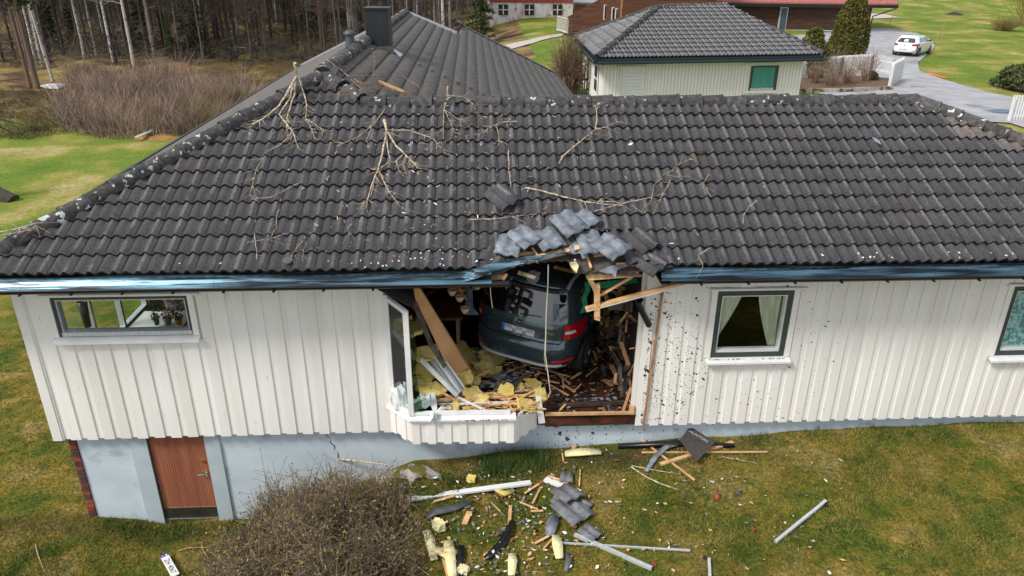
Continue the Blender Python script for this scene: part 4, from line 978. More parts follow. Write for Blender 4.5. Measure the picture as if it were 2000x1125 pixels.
b = MB(); b.tube([(-.02, y2_-.016, .96), (.0, y2_-.016, .985), (-.015, y2_-.016, 1.01)], .007, 5)
for k in range(3): b.tube([(-.01, y2_-.016, .985+.008*k), (.03, y2_-.016, 1.012-.012*k)], .006, 5)
b.obj('emblem', m_chrome, bd_)
text(body, 'SKODA', .055, (-.50, rearY(-.50, 1.01)-.008, 1.01), (math.radians(84), 0, math.radians(-3)), m_chrome, sx=1.15)
text(body, 'YETI', .055, (.50, rearY(.5, .90)-.008, .90), (math.radians(86), 0, math.radians(3)), m_chrome, sx=1.3)
b = MB(); y3 = rearY(0, 1.12); b.beam((0, y3-.02, 1.12), (.34, rearY(.3, 1.2)-.03, 1.14), .02, .012); b.obj('wiper', m_blackpl, body)
# white hatchback on the drive
pa, pb, pc = TG(1740, 110), TG(1783, 114), TG(1797, 104)
ctr = Vector((pa+pb)/2); lat = Vector(pb-pa); lat.z = 0; HG = math.atan2(lat.y, lat.x)
golf = dict(w=1.79, h=1.45, len=4.25, gz=.95, levels=[(.20, .14, 4.1, .80), (.34, .03, 4.2, .87), (.52, .0, 4.24, .895), (.62, .05, 4.2, .89), (.86, .11, 4.1, .88), (.94, .14, 3.6, .865), (1.0, .18, 3.25, .84), (1.22, .42, 2.75, .74), (1.36, .55, 2.5, .66), (1.42, .62, 2.3, .58)])
sc_ = (Vector(pb-pa)).length/1.55
ctr.z = float(terr(ctr.x, ctr.y))+.05
root, body, rpatch, spatch, rearY, sideX, half = car('parked_car', ctr, HG, golf, mat('white_car_paint', (.78, .80, .81), None, rough=.2, coat=1), 'white hatchback parked on the grey driveway beside the lawn')
root.scale = (sc_,)*3
rpatch('rear_window', (-.66, -.50), (.66, .50), .98, 1.28, m_blackgl, body, .008, 12, 4)
rpatch('lower_bumper', (-.78, -.84), (.78, .84), .20, .32, m_blackpl, body, .01, 12, 2)
rpatch('window_sticker', (-.16, -.14), (.14, .12), 1.05, 1.20, m_white2, body, .014, 3, 2)
for s_ in (-1, 1):
    tl = rpatch('tail_light', (s_*.46, s_*.52), (s_*.86, s_*.85), .76, .90, mat('pink_red_lamp', (.42, .01, .03), None, rough=.2), body, .014, 6, 3)
    rpatch('reflector', (s_*.60, s_*.60), (s_*.82, s_*.82), .34, .37, m_redb, body, .012, 4, 1)
    spatch('side_window', (.75, .85), (1.5, 1.45), .99, 1.28, m_blackgl, body, s_); spatch('side_window', (1.56, 1.5), (3.0, 2.65), .99, 1.28, m_blackgl, body, s_)
    spatch('wheel_arch', (.42, .55), (1.18, 1.02), .2, .66, m_blackpl, body, s_, .01, 8, 4)
    MB().box(s_*.92-.09, s_*.92+.09, 2.75, 2.85, .98, 1.09).obj('door_mirror', m_blackpl, root)
    for yy in (.80, 3.38): wheel(root, s_*.79, yy, .32, .21)
y_ = rearY(0, .58); pl = MB().box(-.26, .26, y_-.03, y_-.0, .47, .57).obj('number_plate', m_white2, body)
text(pl, 'SR 12087', .10, (.02, y_-.034, .52), (math.radians(90), 0, 0), m_blackpl)
MB().box(-.26, -.215, y_-.034, y_-.03, .47, .57).obj('plate_band', mat('navy_band', (.01, .03, .2), None), pl)
y2_ = rearY(0, .80); b = MB(); b.tube([(0, y2_-.0, .80), (0, y2_-.012, .80)], .05, 14); b.obj('badge', m_chrome, body)
spatch('side_decal', (.28, .32), (.42, .50), .40, .78, mat('blue_decal', (.02, .12, .22), None), body, 1, .008)

# ================================================================== VEGETATION
m_birch = mat('birch_bark', (.42, .40, .37), (.62, .60, .57), 5, .8, spots=[(5, .58, .04, (.05, .045, .04))], stretch=(1, 1, 1.6))
m_pine = mat('pine_bark', (.20, .10, .055), (.11, .085, .075), .6, .9, .4, 10)
m_grey = mat('grey_bark', (.10, .085, .075), (.19, .17, .155), 3, .9, stretch=(1, 1, .3))
m_dkbark = mat('dark_bark', (.035, .028, .024), (.075, .06, .05), 3, .9)
m_needle = mat('conifer_needles', (.015, .035, .010), (.045, .075, .018), 3, .9, island=.4)
m_twig = mat('bare_twigs', (.085, .06, .05), (.15, .115, .09), .5, .95, island=.35)
m_brush = mat('reddish_brush', (.17, .115, .09), (.42, .31, .23), .8, .95, island=.65)
m_brushy = mat('straw_brush', (.30, .24, .07), (.22, .17, .07), .8, .95, island=.3)
m_thuja = mat('thuja_foliage', (.045, .055, .006), (.13, .115, .012), 5, .9, island=.4)
m_hedge_leaf = mat('budding_leaves', (.22, .21, .04), (.28, .19, .06), 9, .9, island=.4)
m_hedge = mat('hedge_twigs', (.10, .072, .045), (.27, .20, .14), 14, .95, island=.4)
def sticks(P0, P1, w0, w1, rng=nr):                         # thin tapered three-sided sticks; arrays (n,3)
    P0 = np.asarray(P0, float); P1 = np.asarray(P1, float); n = len(P0); d = P1-P0; d /= np.linalg.norm(d, axis=1)[:, None]+1e-9
    r = rng.normal(size=(n, 3)); a = np.cross(d, r); a /= np.linalg.norm(a, axis=1)[:, None]+1e-9; c = np.cross(d, a)
    w0 = np.broadcast_to(w0, n)[:, None]; w1 = np.broadcast_to(w1, n)[:, None]; V = []
    for (P, w_) in ((P0, w0), (P1, w1)):
        for k in range(3): t = 2*math.pi*k/3; V.append(P+(a*math.cos(t)+c*math.sin(t))*w_*.5)
    V = np.stack(V, 1).reshape(-1, 3); b_ = np.arange(n)[:, None]*6
    F = np.concatenate([b_+np.array(q) for q in ([0, 1, 4, 3], [1, 2, 5, 4], [2, 0, 3, 5])], 0); return V, F
def leaves(P, size, rng=nr, flat=0.):
    n = len(P); a = rng.normal(size=(n, 3)); a[:, 2] *= (1-flat); a /= np.linalg.norm(a, axis=1)[:, None]; c = np.cross(a, rng.normal(size=(n, 3))); c /= np.linalg.norm(c, axis=1)[:, None]+1e-9
    s_ = np.broadcast_to(size, n)[:, None]; V = np.stack([P-a*s_, P+c*s_*.5, P+a*s_, P-c*s_*.5], 1).reshape(-1, 3)
    return V, np.arange(n)[:, None]*4+np.array([[0, 1, 2, 3]])
def join(parts):
    V, F, M_, o = [], [], [], 0
    for (v, f, m_) in parts: V.append(v); F.append(f+o); M_.append(np.full(len(f), m_)); o += len(v)
    return np.concatenate(V), np.concatenate(F), np.concatenate(M_)
# -- tree prototypes
def trunk_mesh(h, r, m_, lean=.3, seed=0, name='trunk', nb=10, b0=.25, bl=1.2):
    q = random.Random(seed); b = MB(); n = 9; pts = []; rad = []
    ox = oy = 0
    for i in range(n+1):
        t = i/n; pts.append((ox, oy, h*t-.3)); rad.append(r*(1-.82*t)); ox += q.uniform(-.09, .09)*lean*h/10; oy += q.uniform(-.09, .09)*lean*h/10
    b.tube(pts, rad, 7)
    for k in range(nb):
        t = q.uniform(b0, .97); i = min(n-1, int(t*n)); P = Vector(pts[i]).lerp(Vector(pts[i+1]), t*n-i); a = q.uniform(0, 6.28); L_ = bl*q.uniform(.5, 1.3)*(1.15-t*.6)
        E_ = P+Vector((math.cos(a)*L_, math.sin(a)*L_, L_*q.uniform(.0, .7))); b.tube([P, P.lerp(E_, .5)+Vector((0, 0, .08)), E_], [rad[i]*.32, rad[i]*.2, .008], 3)
    return b.mesh(name, m_), pts
def crown_twigs(h, lo, rad, n, m_, w_=.035, seed=0, name='crown', up=.8):
    g = np.random.default_rng(seed); z = h*(lo+(1-lo)*g.random(n)); R_ = rad*np.sqrt(g.random(n))*np.clip(1.25-(z/h), .15, 1); a = g.random(n)*6.28
    P0 = np.stack([R_*np.cos(a)*.6, R_*np.sin(a)*.6, z], 1); d = np.stack([np.cos(a), np.sin(a), up+g.normal(size=n)*.5], 1)+g.normal(size=(n, 3))*.4
    L_ = .5+1.1*g.random(n); P1 = P0+d*L_[:, None]*.7; V, F = sticks(P0, P1, w_, w_*.3, g); return npmesh(name, V, F, m_)
def crown_conifer(h, lo, rad, n, m_, seed=0, size=.16, name='crown', power=1.):
    g = np.random.default_rng(seed); tiers = int((1-lo)*h/.55); P = []
    for k in range(tiers):
        z = h*lo+(h*(1-lo))*(k/tiers); Rm = rad*((1-(z/h-lo)/(1-lo))**power+.04); nbr = 8
        for j in range(nbr):
            a = g.random()*6.28; L_ = Rm*g.uniform(.7, 1.1); m = max(4, int(n/(tiers*nbr))); t = g.random(m)**.7
            P.append(np.stack([np.cos(a)*L_*t, np.sin(a)*L_*t, z-.28*L_*t+.05*g.normal(size=m)], 1)+g.normal(size=(m, 3))*(.05+.10*L_)*[1, 1, .5])
    V, F = leaves(np.concatenate(P), size*g.uniform(.6, 1.3, sum(map(len, P))), g, .5); return npmesh(name, V, F, m_)
PR = {}
PR['birch'] = [(trunk_mesh(15, .13, m_birch, .35, k, nb=12, b0=.3)[0], crown_twigs(15, .45, 1.7, 420, m_twig, .03, k)) for k in range(3)]
PR['pine'] = [(trunk_mesh(15, .19, m_pine, .3, 10+k, nb=14, b0=.12)[0], crown_conifer(15.5, .5, 2.3, 2600, m_needle, k, .2, power=.45)) for k in range(2)]
PR['spruce'] = [(trunk_mesh(9, .13, m_dkbark, .05, 20+k, nb=0)[0], crown_conifer(9.2, .08, 1.7, 3800, m_needle, 20+k, .15)) for k in range(2)]
PR['grey'] = [(trunk_mesh(13, .09, m_grey, .5, 30+k, nb=20, b0=.08, bl=1.5)[0], crown_twigs(13, .25, 2., 500, m_twig, .03, 30+k)) for k in range(3)]
PR['dark'] = [(trunk_mesh(14, .15, m_dkbark, .3, 40+k, nb=26, b0=.03, bl=1.9)[0], crown_twigs(14, .3, 2.2, 520, m_twig, .035, 40+k)) for k in range(2)]
NAMES = dict(birch=('birch_tree', 'slender leafless white birch in the wood', 'white birches in the wood'), pine=('pine_tree', 'tall orange-barked pine in the wood', 'pines in the wood'),
    spruce=('spruce_tree', 'dark green spruce in the wood', 'spruces in the wood'), grey=('bare_tree', 'thin grey leafless tree in the wood', 'grey bare trees in the wood'), dark=('dark_tree', 'dark twiggy bare tree in the wood', 'dark bare trees in the wood'))
ZON = [(40, 'at the far left edge of the wood'), (110, 'above the snow patch'), (190, 'behind the left part of the brush'), (245, 'left of the brightest birch'), (300, 'just right of the brightest birch'), (350, 'above the young spruce'), (420, 'around the broad spruce'), (480, 'above the olive moss mound'), (540, 'above the yellow moss mound'), (610, 'above the rear eave of the wing'), (680, 'left of the vent pipe'), (770, 'behind the chimney'), (840, 'behind the rear gable peak'), (910, 'left of the barn spruce'), (3000, 'beside the barn')]
def zone(x, y):
    px = pj((x, y, 1))[0]; z_ = [q[1] for q in ZON if px < q[0]][0]
    return (', front row, ' if y < 61 else ', second row, ' if y < 69 else ', far back ' if y < 82 else ', deepest ')+z_
def tree(kind, x, y, s_=1., label=None, var=None, tilt=None):
    nm, lb, gp = NAMES[kind]; P = PR[kind]; tm, cm = P[(var if var is not None else rnd.randrange(len(P))) % len(P)]
    t = empty(nm, (x, y, float(terr(x, y))), label or lb.replace(' standing in the wood', '').replace(' among the bare trunks of the wood', '').replace(' in the wood', '')+zone(x, y), 'tree', None if label else gp, rnd.uniform(0, 6.28)); t.scale = (s_*rnd.uniform(.9, 1.1), s_*rnd.uniform(.9, 1.1), s_)
    if tilt is not None: t.rotation_euler = tilt
    mk('trunk', tm, t); mk('crown', cm, t); return t
t = tree('pine', *TG(75, 174)[:2], .95, 'thick orange pine with grey lower bark, front of the wood at far left', 0, (0, -.03, 1.)); 
tree('pine', *TG(60, 172)[:2], .75, 'darker pine standing just left of the thick orange pine', 1, (0, -.05, 2.))
tree('birch', *TG(262, 133)[:2], 1.15, 'brightest white birch, standing behind the middle of the red-brown brush', 0, (0, 0, .5))
tree('birch', *TG(222, 122)[:2], 1.0, 'white birch left of the brightest birch with dark bark spots', 1, (0, 0, 2.5))
tree('birch', *TG(104, 160)[:2], .85, 'thin leaning birch beside the snow patch', 2, (0, -.12, 1.5))
tree('birch', *TG(302, 110)[:2], .9, 'slim white birch right of the brightest birch', 0, (0, 0, 3.5))
tree('spruce', *TG(385, 112)[:2], .95, 'broad dark green spruce at the wood edge above the orange bank', 0)
tree('spruce', *TG(338, 116)[:2], .42, 'small bushy young spruce left of the broad spruce', 1)
tree('spruce', *TG(940, 92)[:2], .8, 'dense green spruce against the left end of the barn', 1)
for k, px in enumerate((857, 866, 878, 848)): tree('birch', float(WY(px, 40, 58+k)[0]), 58.+k, 1.0, None, k)
k = 0; placed = []
while k < 205:
    y = rnd.uniform(56, 96) if k > 60 else rnd.uniform(55, 66); px = rnd.uniform(-60, 990); x = float(CP[0]+(px-1000)/1430*(y+9)*.99+.053*(y+9))
    if px > 900 and y < 74: continue
    if px < 80 and rnd.random() < .6: continue
    if any((x-a)**2+(y-c)**2 < .5 for a, c in placed): continue
    placed.append((x, y)); kd = rnd.choices(['grey', 'dark', 'birch', 'pine', 'spruce'], [34, 36, 17, 8, 8 if y > 62 else 2])[0]
    if px > 690: kd = rnd.choices(['grey', 'dark', 'birch'], [45, 25, 30])[0]
    tree(kd, x, y, rnd.uniform(.75, 1.15)*(.75 if kd == 'spruce' else 1)); k += 1
# far wood behind, and the litter of dead branches under the trees
g = nr; n = 5200; y = g.uniform(78, 150, n); x = g.uniform(-1.0, .16, n)*(y+9)*.95; z = terr(x, y)
P0 = np.stack([x, y, z-.3], 1); P1 = P0+np.stack([g.normal(size=n)*.5, g.normal(size=n)*.5, g.uniform(7, 13, n)], 1); V1, F1 = sticks(P0, P1, g.uniform(.12, .34, n), .05)
mk('distant_wood', npmesh('distant_wood', V1, F1, mat('far_trunks', (.045, .038, .032), (.16, .145, .13), .6, .95, island=.5)), kind='stuff', label='dense mass of distant bare trunks behind the nearer trees', cat='wood')
n = 26000; y = g.uniform(53, 100, n); x = g.uniform(-.98, .06, n)*(y+9)*.95; ok = ~((x > -2) & (y < 70)); x, y = x[ok], y[ok]; n = len(x); P0 = np.stack([x, y, terr(x, y)+g.uniform(0, 3.2, n)*g.random(n)], 1)
d = g.normal(size=(n, 3)); d[:, 2] = np.abs(d[:, 2])*.9; d /= np.linalg.norm(d, axis=1)[:, None]; V1, F1 = sticks(P0, P0+d*g.uniform(.4, 1.9, n)[:, None], .035, .012)
mk('undergrowth', npmesh('undergrowth', V1, F1, mat('dead_twigs', (.06, .048, .04), (.17, .145, .125), .4, .95, island=.4)), kind='stuff', label='tangle of dead twigs and saplings under the wood', cat='undergrowth')
# reddish brush in front of the wood: area given on the ground
def brush(name, poly, n, hmin, hmax, m_, label, w_=.028, lean=.35, fan=4):
    P = []; tries = 0; xs = [p[0] for p in poly]; ys = [p[1] for p in poly]
    while len(P) < n//fan and tries < n*6:
        tries += 1; q = (rnd.uniform(min(xs), max(xs)), rnd.uniform(min(ys), max(ys)))
        if inpoly(*q, poly): P.append(q)
    P = np.repeat(np.array(P), fan, 0); m = len(P); P = P+g.normal(size=P.shape)*.15; z = terr(P[:, 0], P[:, 1]); h = g.uniform(hmin, hmax, m)*np.clip(.62+.30*np.sin(P[:, 0]*.9+.6*P[:, 1])*np.cos(P[:, 1]*.7)+.22*np.sin(P[:, 0]*2.3-P[:, 1]), .22, 1.2)
    B = np.stack([P[:, 0], P[:, 1], z-.05], 1); d = np.stack([g.normal(size=m)*lean, g.normal(size=m)*lean, np.ones(m)], 1)*h[:, None]
    M1 = B+d*.55; T1 = B+d+g.normal(size=(m, 3))*.12; parts = [(*sticks(B, M1, w_, w_*.7), 0), (*sticks(M1, T1, w_*.7, w_*.25), 0)]
    S = M1+g.normal(size=(m, 3))*.05; parts.append((*sticks(S, S+d*.35+g.normal(size=(m, 3))*.22, w_*.5, w_*.2), 0))
    V, F, M_ = join(parts); return mk(name, npmesh(name, V, F, m_), kind='stuff', label=label, cat='brush')
ar = lambda pts: [tuple(TG(*p)[:2]) for p in pts]
brush('brush_thicket', ar([(120, 255), (135, 180), (160, 150), (230, 165), (300, 155), (420, 178), (500, 190), (520, 200), (420, 262), (330, 270), (200, 272)]), 11500, .7, 2.3, m_brush, 'wide thicket of red-brown leafless brush between lawn and wood', .034, .42)
brush('heather', ar([(-100, 270), (-80, 175), (60, 180), (130, 185), (130, 262), (60, 275)]), 4200, .15, .5, mat('heather', (.07, .045, .03), (.22, .16, .07), .6, .95, island=.4), 'low dark heather on the rough ground at far left', .03, .8)
brush('heather', ar([(400, 150), (520, 108), (660, 100), (640, 130), (540, 175)]), 3600, .12, .45, mat('heather_mix', (.12, .07, .035), (.24, .18, .05), .6, .95, island=.4), 'low brown heather on the bank right of the spruce', .03, .8)
brush('straw_bush', ar([(368, 255), (380, 225), (425, 205), (470, 205), (460, 235), (400, 262)]), 2600, .7, 1.6, m_brushy, 'yellowish bush at the right end of the red-brown thicket')
def moss(px, py, rx, ry, h, m_, label, nm='moss_mound', cat='mound'):
    c = TG(px, py); b = MB(); n = 14; rings = 4; vs = []
    for i in range(rings+1):
        for k in range(n):
            a = 2*math.pi*k/n; q = (1+.22*math.sin(3*a+px)+.12*math.sin(5*a))*(1-i/rings*.98); x = c[0]+rx*math.cos(a)*q; y = c[1]+ry*math.sin(a)*q; vs.append((x, y, float(terr(x, y))-.05+h*(1-(1-i/rings)**2)*(1+.2*math.sin(x*5+y*3))))
    b.add(vs, [(i*n+k, i*n+(k+1) % n, (i+1)*n+(k+1) % n, (i+1)*n+k) for i in range(rings) for k in range(n)]+[tuple(rings*n+k for k in range(n))], 0, True)
    return mesh_at(b, nm, m_, None, c, label=label, cat=cat, loc=c)
m_moss_y = mat('yellow_moss', (.42, .34, .02), (.28, .23, .03), 2, .95, .8, 12); m_moss_o = mat('orange_moss', (.38, .20, .05), (.22, .12, .04), 2, .95, .8, 12)
moss(500, 113, 1.6, 1.3, .45, m_moss_y, 'bright yellow moss mound at the right of the bank'); moss(440, 124, 2.4, 1.4, .35, mat('olive_moss', (.22, .19, .02), (.12, .08, .03), 1.5, .95, .8, 12), 'olive moss mound left of the bright yellow one')
moss(350, 137, 1.8, 1.0, .35, m_moss_o, 'orange-brown moss mound below the broad spruce'); moss(300, 268, 1.5, .8, .18, m_moss_o, 'flat heap of orange debris at the lawn edge beside the hip roof')
b = MB(); P, Q = TG(268, 276), TG(300, 266); b.beam(P+np.array((0, 0, .2)), Q+np.array((0, 0, .3)), .22, .04); mk('grey_plank', b.mesh('grey_plank', m_alu), None, 'pale grey plank lying at the far edge of the left lawn', 'plank')
# -- bushy things on the right
def foliage_cone(name, c, h, r, n, label, cat, m_, size=.09, lean=0., power=.75, rz=None):
    root = empty(name, c, label, cat); z = g.random(n)**.85; a = g.random(n)*6.28; R_ = r*(1-z**2.0)**power*(.80+.12*np.sin(a*3+z*8)+.16*g.random(n))*np.where(z < .07, .8, 1)
    P = np.stack([R_*np.cos(a)+lean*z*h, R_*np.sin(a), .08+z*h], 1); P[:, :2] += g.normal(size=(n, 2))*.04
    V, F = leaves(P, size*g.uniform(.5, 1.3, n)); mk('foliage', npmesh('foliage', V, F, m_), root)
    b = MB(); b.tube([(0, 0, -.2), (lean*.4*h, 0, h*.6)], [.09, .03], 6); b.tube([(0, 0, .05), (0, 0, .4*h), (lean*h*.8, 0, h*.82)], [r*.72, r*.62, r*.12], 8); b.obj('trunk', m_dkbark, root); return root
c = TG(1643, 124); k_ = np.linalg.norm(c-CP)/1430
foliage_cone('thuja_tree', c, 118*k_, 34*k_, 13000, 'tall cone-shaped olive-green thuja between garage and driveway', 'conifer', m_thuja, .085, .10)
c = TG(1583, 152); k_ = np.linalg.norm(c-CP)/1430
foliage_cone('garden_shrub', c, 80*k_, 26*k_, 2600, 'dark evergreen shrub squeezed behind the right corner of the garage', 'shrub', m_thuja, .10, -.05, .5)
def twig_shrub(name, c, h, r, n, label, m_, w_=.02, cat='shrub', trunk=None):
    root = empty(name, c, label, cat); a = g.random(n)*6.28; R_ = np.sqrt(g.random(n)); B = np.stack([np.cos(a)*R_*.22*r, np.sin(a)*R_*.22*r, np.zeros(n)-.03], 1)
    T1 = np.stack([np.cos(a)*R_*r, np.sin(a)*R_*r, h*(1-.35*R_**2)*g.uniform(.6, 1.05, n)], 1)+g.normal(size=(n, 3))*.06*h; Mi = (B+T1)/2+g.normal(size=(n, 3))*.05*h
    parts = [(*sticks(B, Mi, w_, w_*.7), 0), (*sticks(Mi, T1, w_*.7, w_*.3), 0)]
    for q in range(3): S = Mi+(T1-Mi)*g.random((n, 1)); parts.append((*sticks(S, S+(T1-Mi)*.5+g.normal(size=(n, 3))*.13*h, w_*.5, w_*.2), 0))
    V, F, M_ = join(parts); mk('stems', npmesh('stems', V, F, m_), root); 
    if trunk: MB().tube([(0, 0, -.1), (.02, 0, h*.4), (0, .03, h*.8)], [trunk, trunk*.7, .01], 6).obj('trunk', m_grey, root)
    return root
m_ds = mat('dry_stems', (.22, .15, .10), (.36, .27, .19), 3, .95, island=.35)
for (px, py, hp_, rp_, lb) in ((1622, 170, 62, 26, 'tall dry leafless shrub in the flower bed in front of the thuja'), (1655, 165, 45, 22, 'shorter dry shrub in the middle of the flower bed'), (1690, 160, 58, 24, 'upright reddish shrub near the gate end of the flower bed'), (1590, 165, 40, 16, 'small dry shrub beside the garage corner in the flower bed')):
    c = TG(px, py); k_ = np.linalg.norm(c-CP)/1430; twig_shrub('dry_shrub', c, hp_*k_, rp_*k_*.9, 75, lb, m_ds, .022)
c = TG(1702, 158); foliage_cone('green_tuft', c, .4, .35, 300, 'small green tuft growing at the right of the flower bed', 'plant', m_thuja, .07)
c = TG(1112, 188); k_ = np.linalg.norm(c-CP)/1430; twig_shrub('bare_garden_tree', c, 110*k_, 34*k_, 260, 'small leafless garden tree in front of the picket fence left of the garage', mat('brown_twigs', (.13, .075, .05), (.24, .15, .10), 3, .95, island=.3), .03, 'tree', .06)
c = TG(1965, 176); foliage_cone('low_bush', (c[0]+1.5, c[1], c[2]), 1.1, 2.0, 3600, 'low dark green spreading bush at the right edge of the lawn', 'bush', mat('dark_bush', (.03, .045, .012), (.09, .10, .03), 4, .9, island=.4), .12, 0, .4)
c = TG(2015, 52); k_ = np.linalg.norm(c-CP)/1430; twig_shrub('budding_tree', c, 7, 3, 240, 'bare tree with drooping yellow catkins at the top right corner', mat('budding_twigs', (.20, .17, .05), (.40, .36, .05), 3, .9, island=.4), .05, 'tree', .3)
c = TG(1960, 60); twig_shrub('straw_tuft', c, 1.1, 1.2, 160, 'pale straw tuft at the foot of the top right tree', m_brushy, .05)
for (a_, b_, lb) in (((1818, 118), (1844, 42), 'yellow bamboo marker pole leaning over the drive edge nearest the white car'), ((1821, 105), (1846, 44), 'thin yellow marker pole crossing the leaning one'), ((1735, 50), (1750, 20), 'short brown marker pole on the far lawn')):
    A = TG(*a_); B = WY(*b_, A[1]+.2); mesh_at(MB().tube([A, B], .03, 5), 'marker_pole', m_brushy if 'yellow' in lb else m_wood2, None, A, label=lb, cat='pole', loc=A)
A, B = TG(1813, 146), TG(1848, 155); mesh_at(MB().tube([A+np.array((0, 0, .06)), B+np.array((0, 0, .06))], .05, 6), 'orange_pole', mat('orange_plastic', (.80, .16, .04), None, rough=.5), None, A, label='orange pole lying on the grass beside the driveway', cat='pole', loc=A)
moss(1865, 29, 1.0, .5, .3, m_mud, 'dark flat stump in the middle of the far lawn', 'tree_stump', 'stump')
# tree at the left picture edge
A = TG(-45, 392); root = empty('old_fruit_tree', A, 'gnarled bare tree whose trunk foot and twigs enter at the left edge of the lawn', 'tree')
b = MB(); k_ = np.linalg.norm(A-CP)/1430; b.tube([(1.25, 0, -.05), (.75, .1, .25), (.0, .1, .9), (-.1, 0, 2.4), (.2, -.2, 3.4)], [.30, .24, .22, .16, .1], 8)
b.obj('trunk', m_dkbark, root); b = MB(); b.tube([(.0, 0, 2.2), (.8, .1, 2.6), (1.5, .1, 2.9), (2.1, .2, 2.7)], [.09, .06, .04, .012], 5); b.tube([(.8, .1, 2.6), (1.4, -.3, 3.3), (1.9, -.4, 3.4)], [.05, .03, .01], 5); b.tube([(1.2, .1, 2.8), (1.5, .6, 2.3), (2.0, .8, 2.3)], [.04, .02, .01], 5); b.obj('branches', m_dkbark, root)

# -- the big budding hedge beside the basement wall
HC = np.array([-2.34, -1.80]); n = 2000
def hedge_h(x, y):
    dx = (x-HC[0])/1.8; dy = (y-HC[1])/1.6; return 1.30*np.clip(1-dx*dx-dy*dy, 0, 1)**.45*(1+.16*np.sin(x*3+y*2))*(1+.20*np.clip(x-HC[0], -1.6, .6))
pts = g.random((n*2, 2))*2-1; pts = pts[(pts**2).sum(1) < 1][:n]; pts *= (.72+.28*g.random((len(pts), 1))); n = len(pts); T1 = np.stack([HC[0]+pts[:, 0]*1.8, HC[1]+pts[:, 1]*1.6], 1); hz_ = hedge_h(T1[:, 0], T1[:, 1])*(.80+.34*np.sin(T1[:, 0]*5.1+1)*np.cos(T1[:, 1]*4.3+T1[:, 0]*2))*g.uniform(.75, 1.12, n)
gz = terr(T1[:, 0], T1[:, 1]); gz = np.minimum(gz, -1.1)
B = np.stack([HC[0]+pts[:, 0]*1.5+g.normal(size=n)*.1, HC[1]+pts[:, 1]*1.1, gz-.05], 1); Tp = np.stack([T1[:, 0], T1[:, 1], gz+hz_*g.uniform(.55, 1.1, n)+.15], 1)
Mi = B+(Tp-B)*.55+g.normal(size=(n, 3))*.12; parts = [(*sticks(B, Mi, .017, .011), 0), (*sticks(Mi, Tp, .010, .006), 0)]; LP = []
for q in range(5):
    t = g.random((n, 1)); S = Mi+(Tp-Mi)*t; E_ = S+g.normal(size=(n, 3))*[.17, .17, .13]+[0, 0, .06]; parts.append((*sticks(S, E_, .007, .004), 0)); LP += [E_, S+(E_-S)*g.random((n, 1))]
V, F, M_ = join(parts); LP = np.concatenate(LP); V2, F2 = leaves(LP, g.uniform(.010, .024, len(LP)))
hr_ = empty('hedge_bush', (HC[0], HC[1], -1.4), 'large tangled bush with small yellow-green buds growing against the basement wall', 'bush'); off = np.array([HC[0], HC[1], -1.4])
mk('twigs', npmesh('twigs', V-off, F, m_hedge), hr_, kind='stuff'); mk('buds', npmesh('buds', V2-off, F2, m_hedge_leaf), hr_, kind='stuff')
# -- rock bank
b = MB(); R_ = np.array([[float(TG(x, y)[0]), float(TG(x, y)[1])] for x, y in ((735, 928), (760, 922), (820, 918), (862, 922), (866, 940), (800, 946), (745, 948))]); c = R_.mean(0)
vs = [];
for i, f_ in enumerate((1.15, .8, .45, .1)):
    for k, p in enumerate(R_): q = c+(p-c)*f_; vs.append((q[0], q[1], float(terr(*q))+[-.05, .05, .08, .09][i]+.025*math.sin(k*3+i)))
m = len(R_); b.add(vs, [(i*m+k, i*m+(k+1) % m, (i+1)*m+(k+1) % m, (i+1)*m+k) for i in range(3) for k in range(m)]+[tuple(3*m+k for k in range(m))], 0, True)
mk('rock_outcrop', b.mesh('rock_outcrop', m_rock), None, 'flat grey rock half covered in moss at the wall foot below the bay window', 'rock')

# -- lawn grass
def grass(n, x0, x1, y0, y1, h, w_, seed, cond=None, nb=3):
    g2 = np.random.default_rng(seed); x = g2.uniform(x0, x1, n); y = g2.uniform(y0, y1, n)
    if cond is not None: k = cond(x, y); x, y = x[k], y[k]
    dens = .5+.5*np.sin(x*2.1+1.3*np.sin(y*1.7))*np.cos(y*2.6+np.sin(x*3.1)); keep = g2.random(len(x)) < .45+.55*dens; x, y, dens = x[keep], y[keep], dens[keep]
    x = np.repeat(x, nb)+g2.normal(size=len(x)*nb)*.012; y = np.repeat(y, nb)+g2.normal(size=len(y)*nb)*.012; m = len(x); z = terr(x, y)-.004
    hh = h*g2.uniform(.4, 1.2, m)*(.6+.7*np.repeat(dens, nb)); a = g2.random(m)*6.28; d = np.stack([g2.normal(size=m)*.6, g2.normal(size=m)*.6, np.ones(m)], 1)*hh[:, None]
    s_ = np.stack([np.cos(a), np.sin(a), np.zeros(m)], 1)*w_*.5; P = np.stack([x, y, z], 1); V = np.stack([P-s_, P+s_, P+d], 1).reshape(-1, 3); return V, np.arange(m*3).reshape(m, 3)
house_c = lambda x, y: ~((y > .08) & (x > -6.0))
VA = []; o = 0; FA = []
for args in ((190000, -9.5, 9.6, -6.2, .1, .044, .009, 1), (34000, -15, -6.1, -6.2, 6, .035, .012, 2)):
    v, f_ = grass(*args, cond=house_c); VA.append(v); FA.append(f_+o); o += len(v)
mk('lawn_grass', npmesh('lawn_grass', np.concatenate(VA), np.concatenate(FA), m_grass), kind='stuff', label='short mossy spring grass covering the lawns', cat='grass')
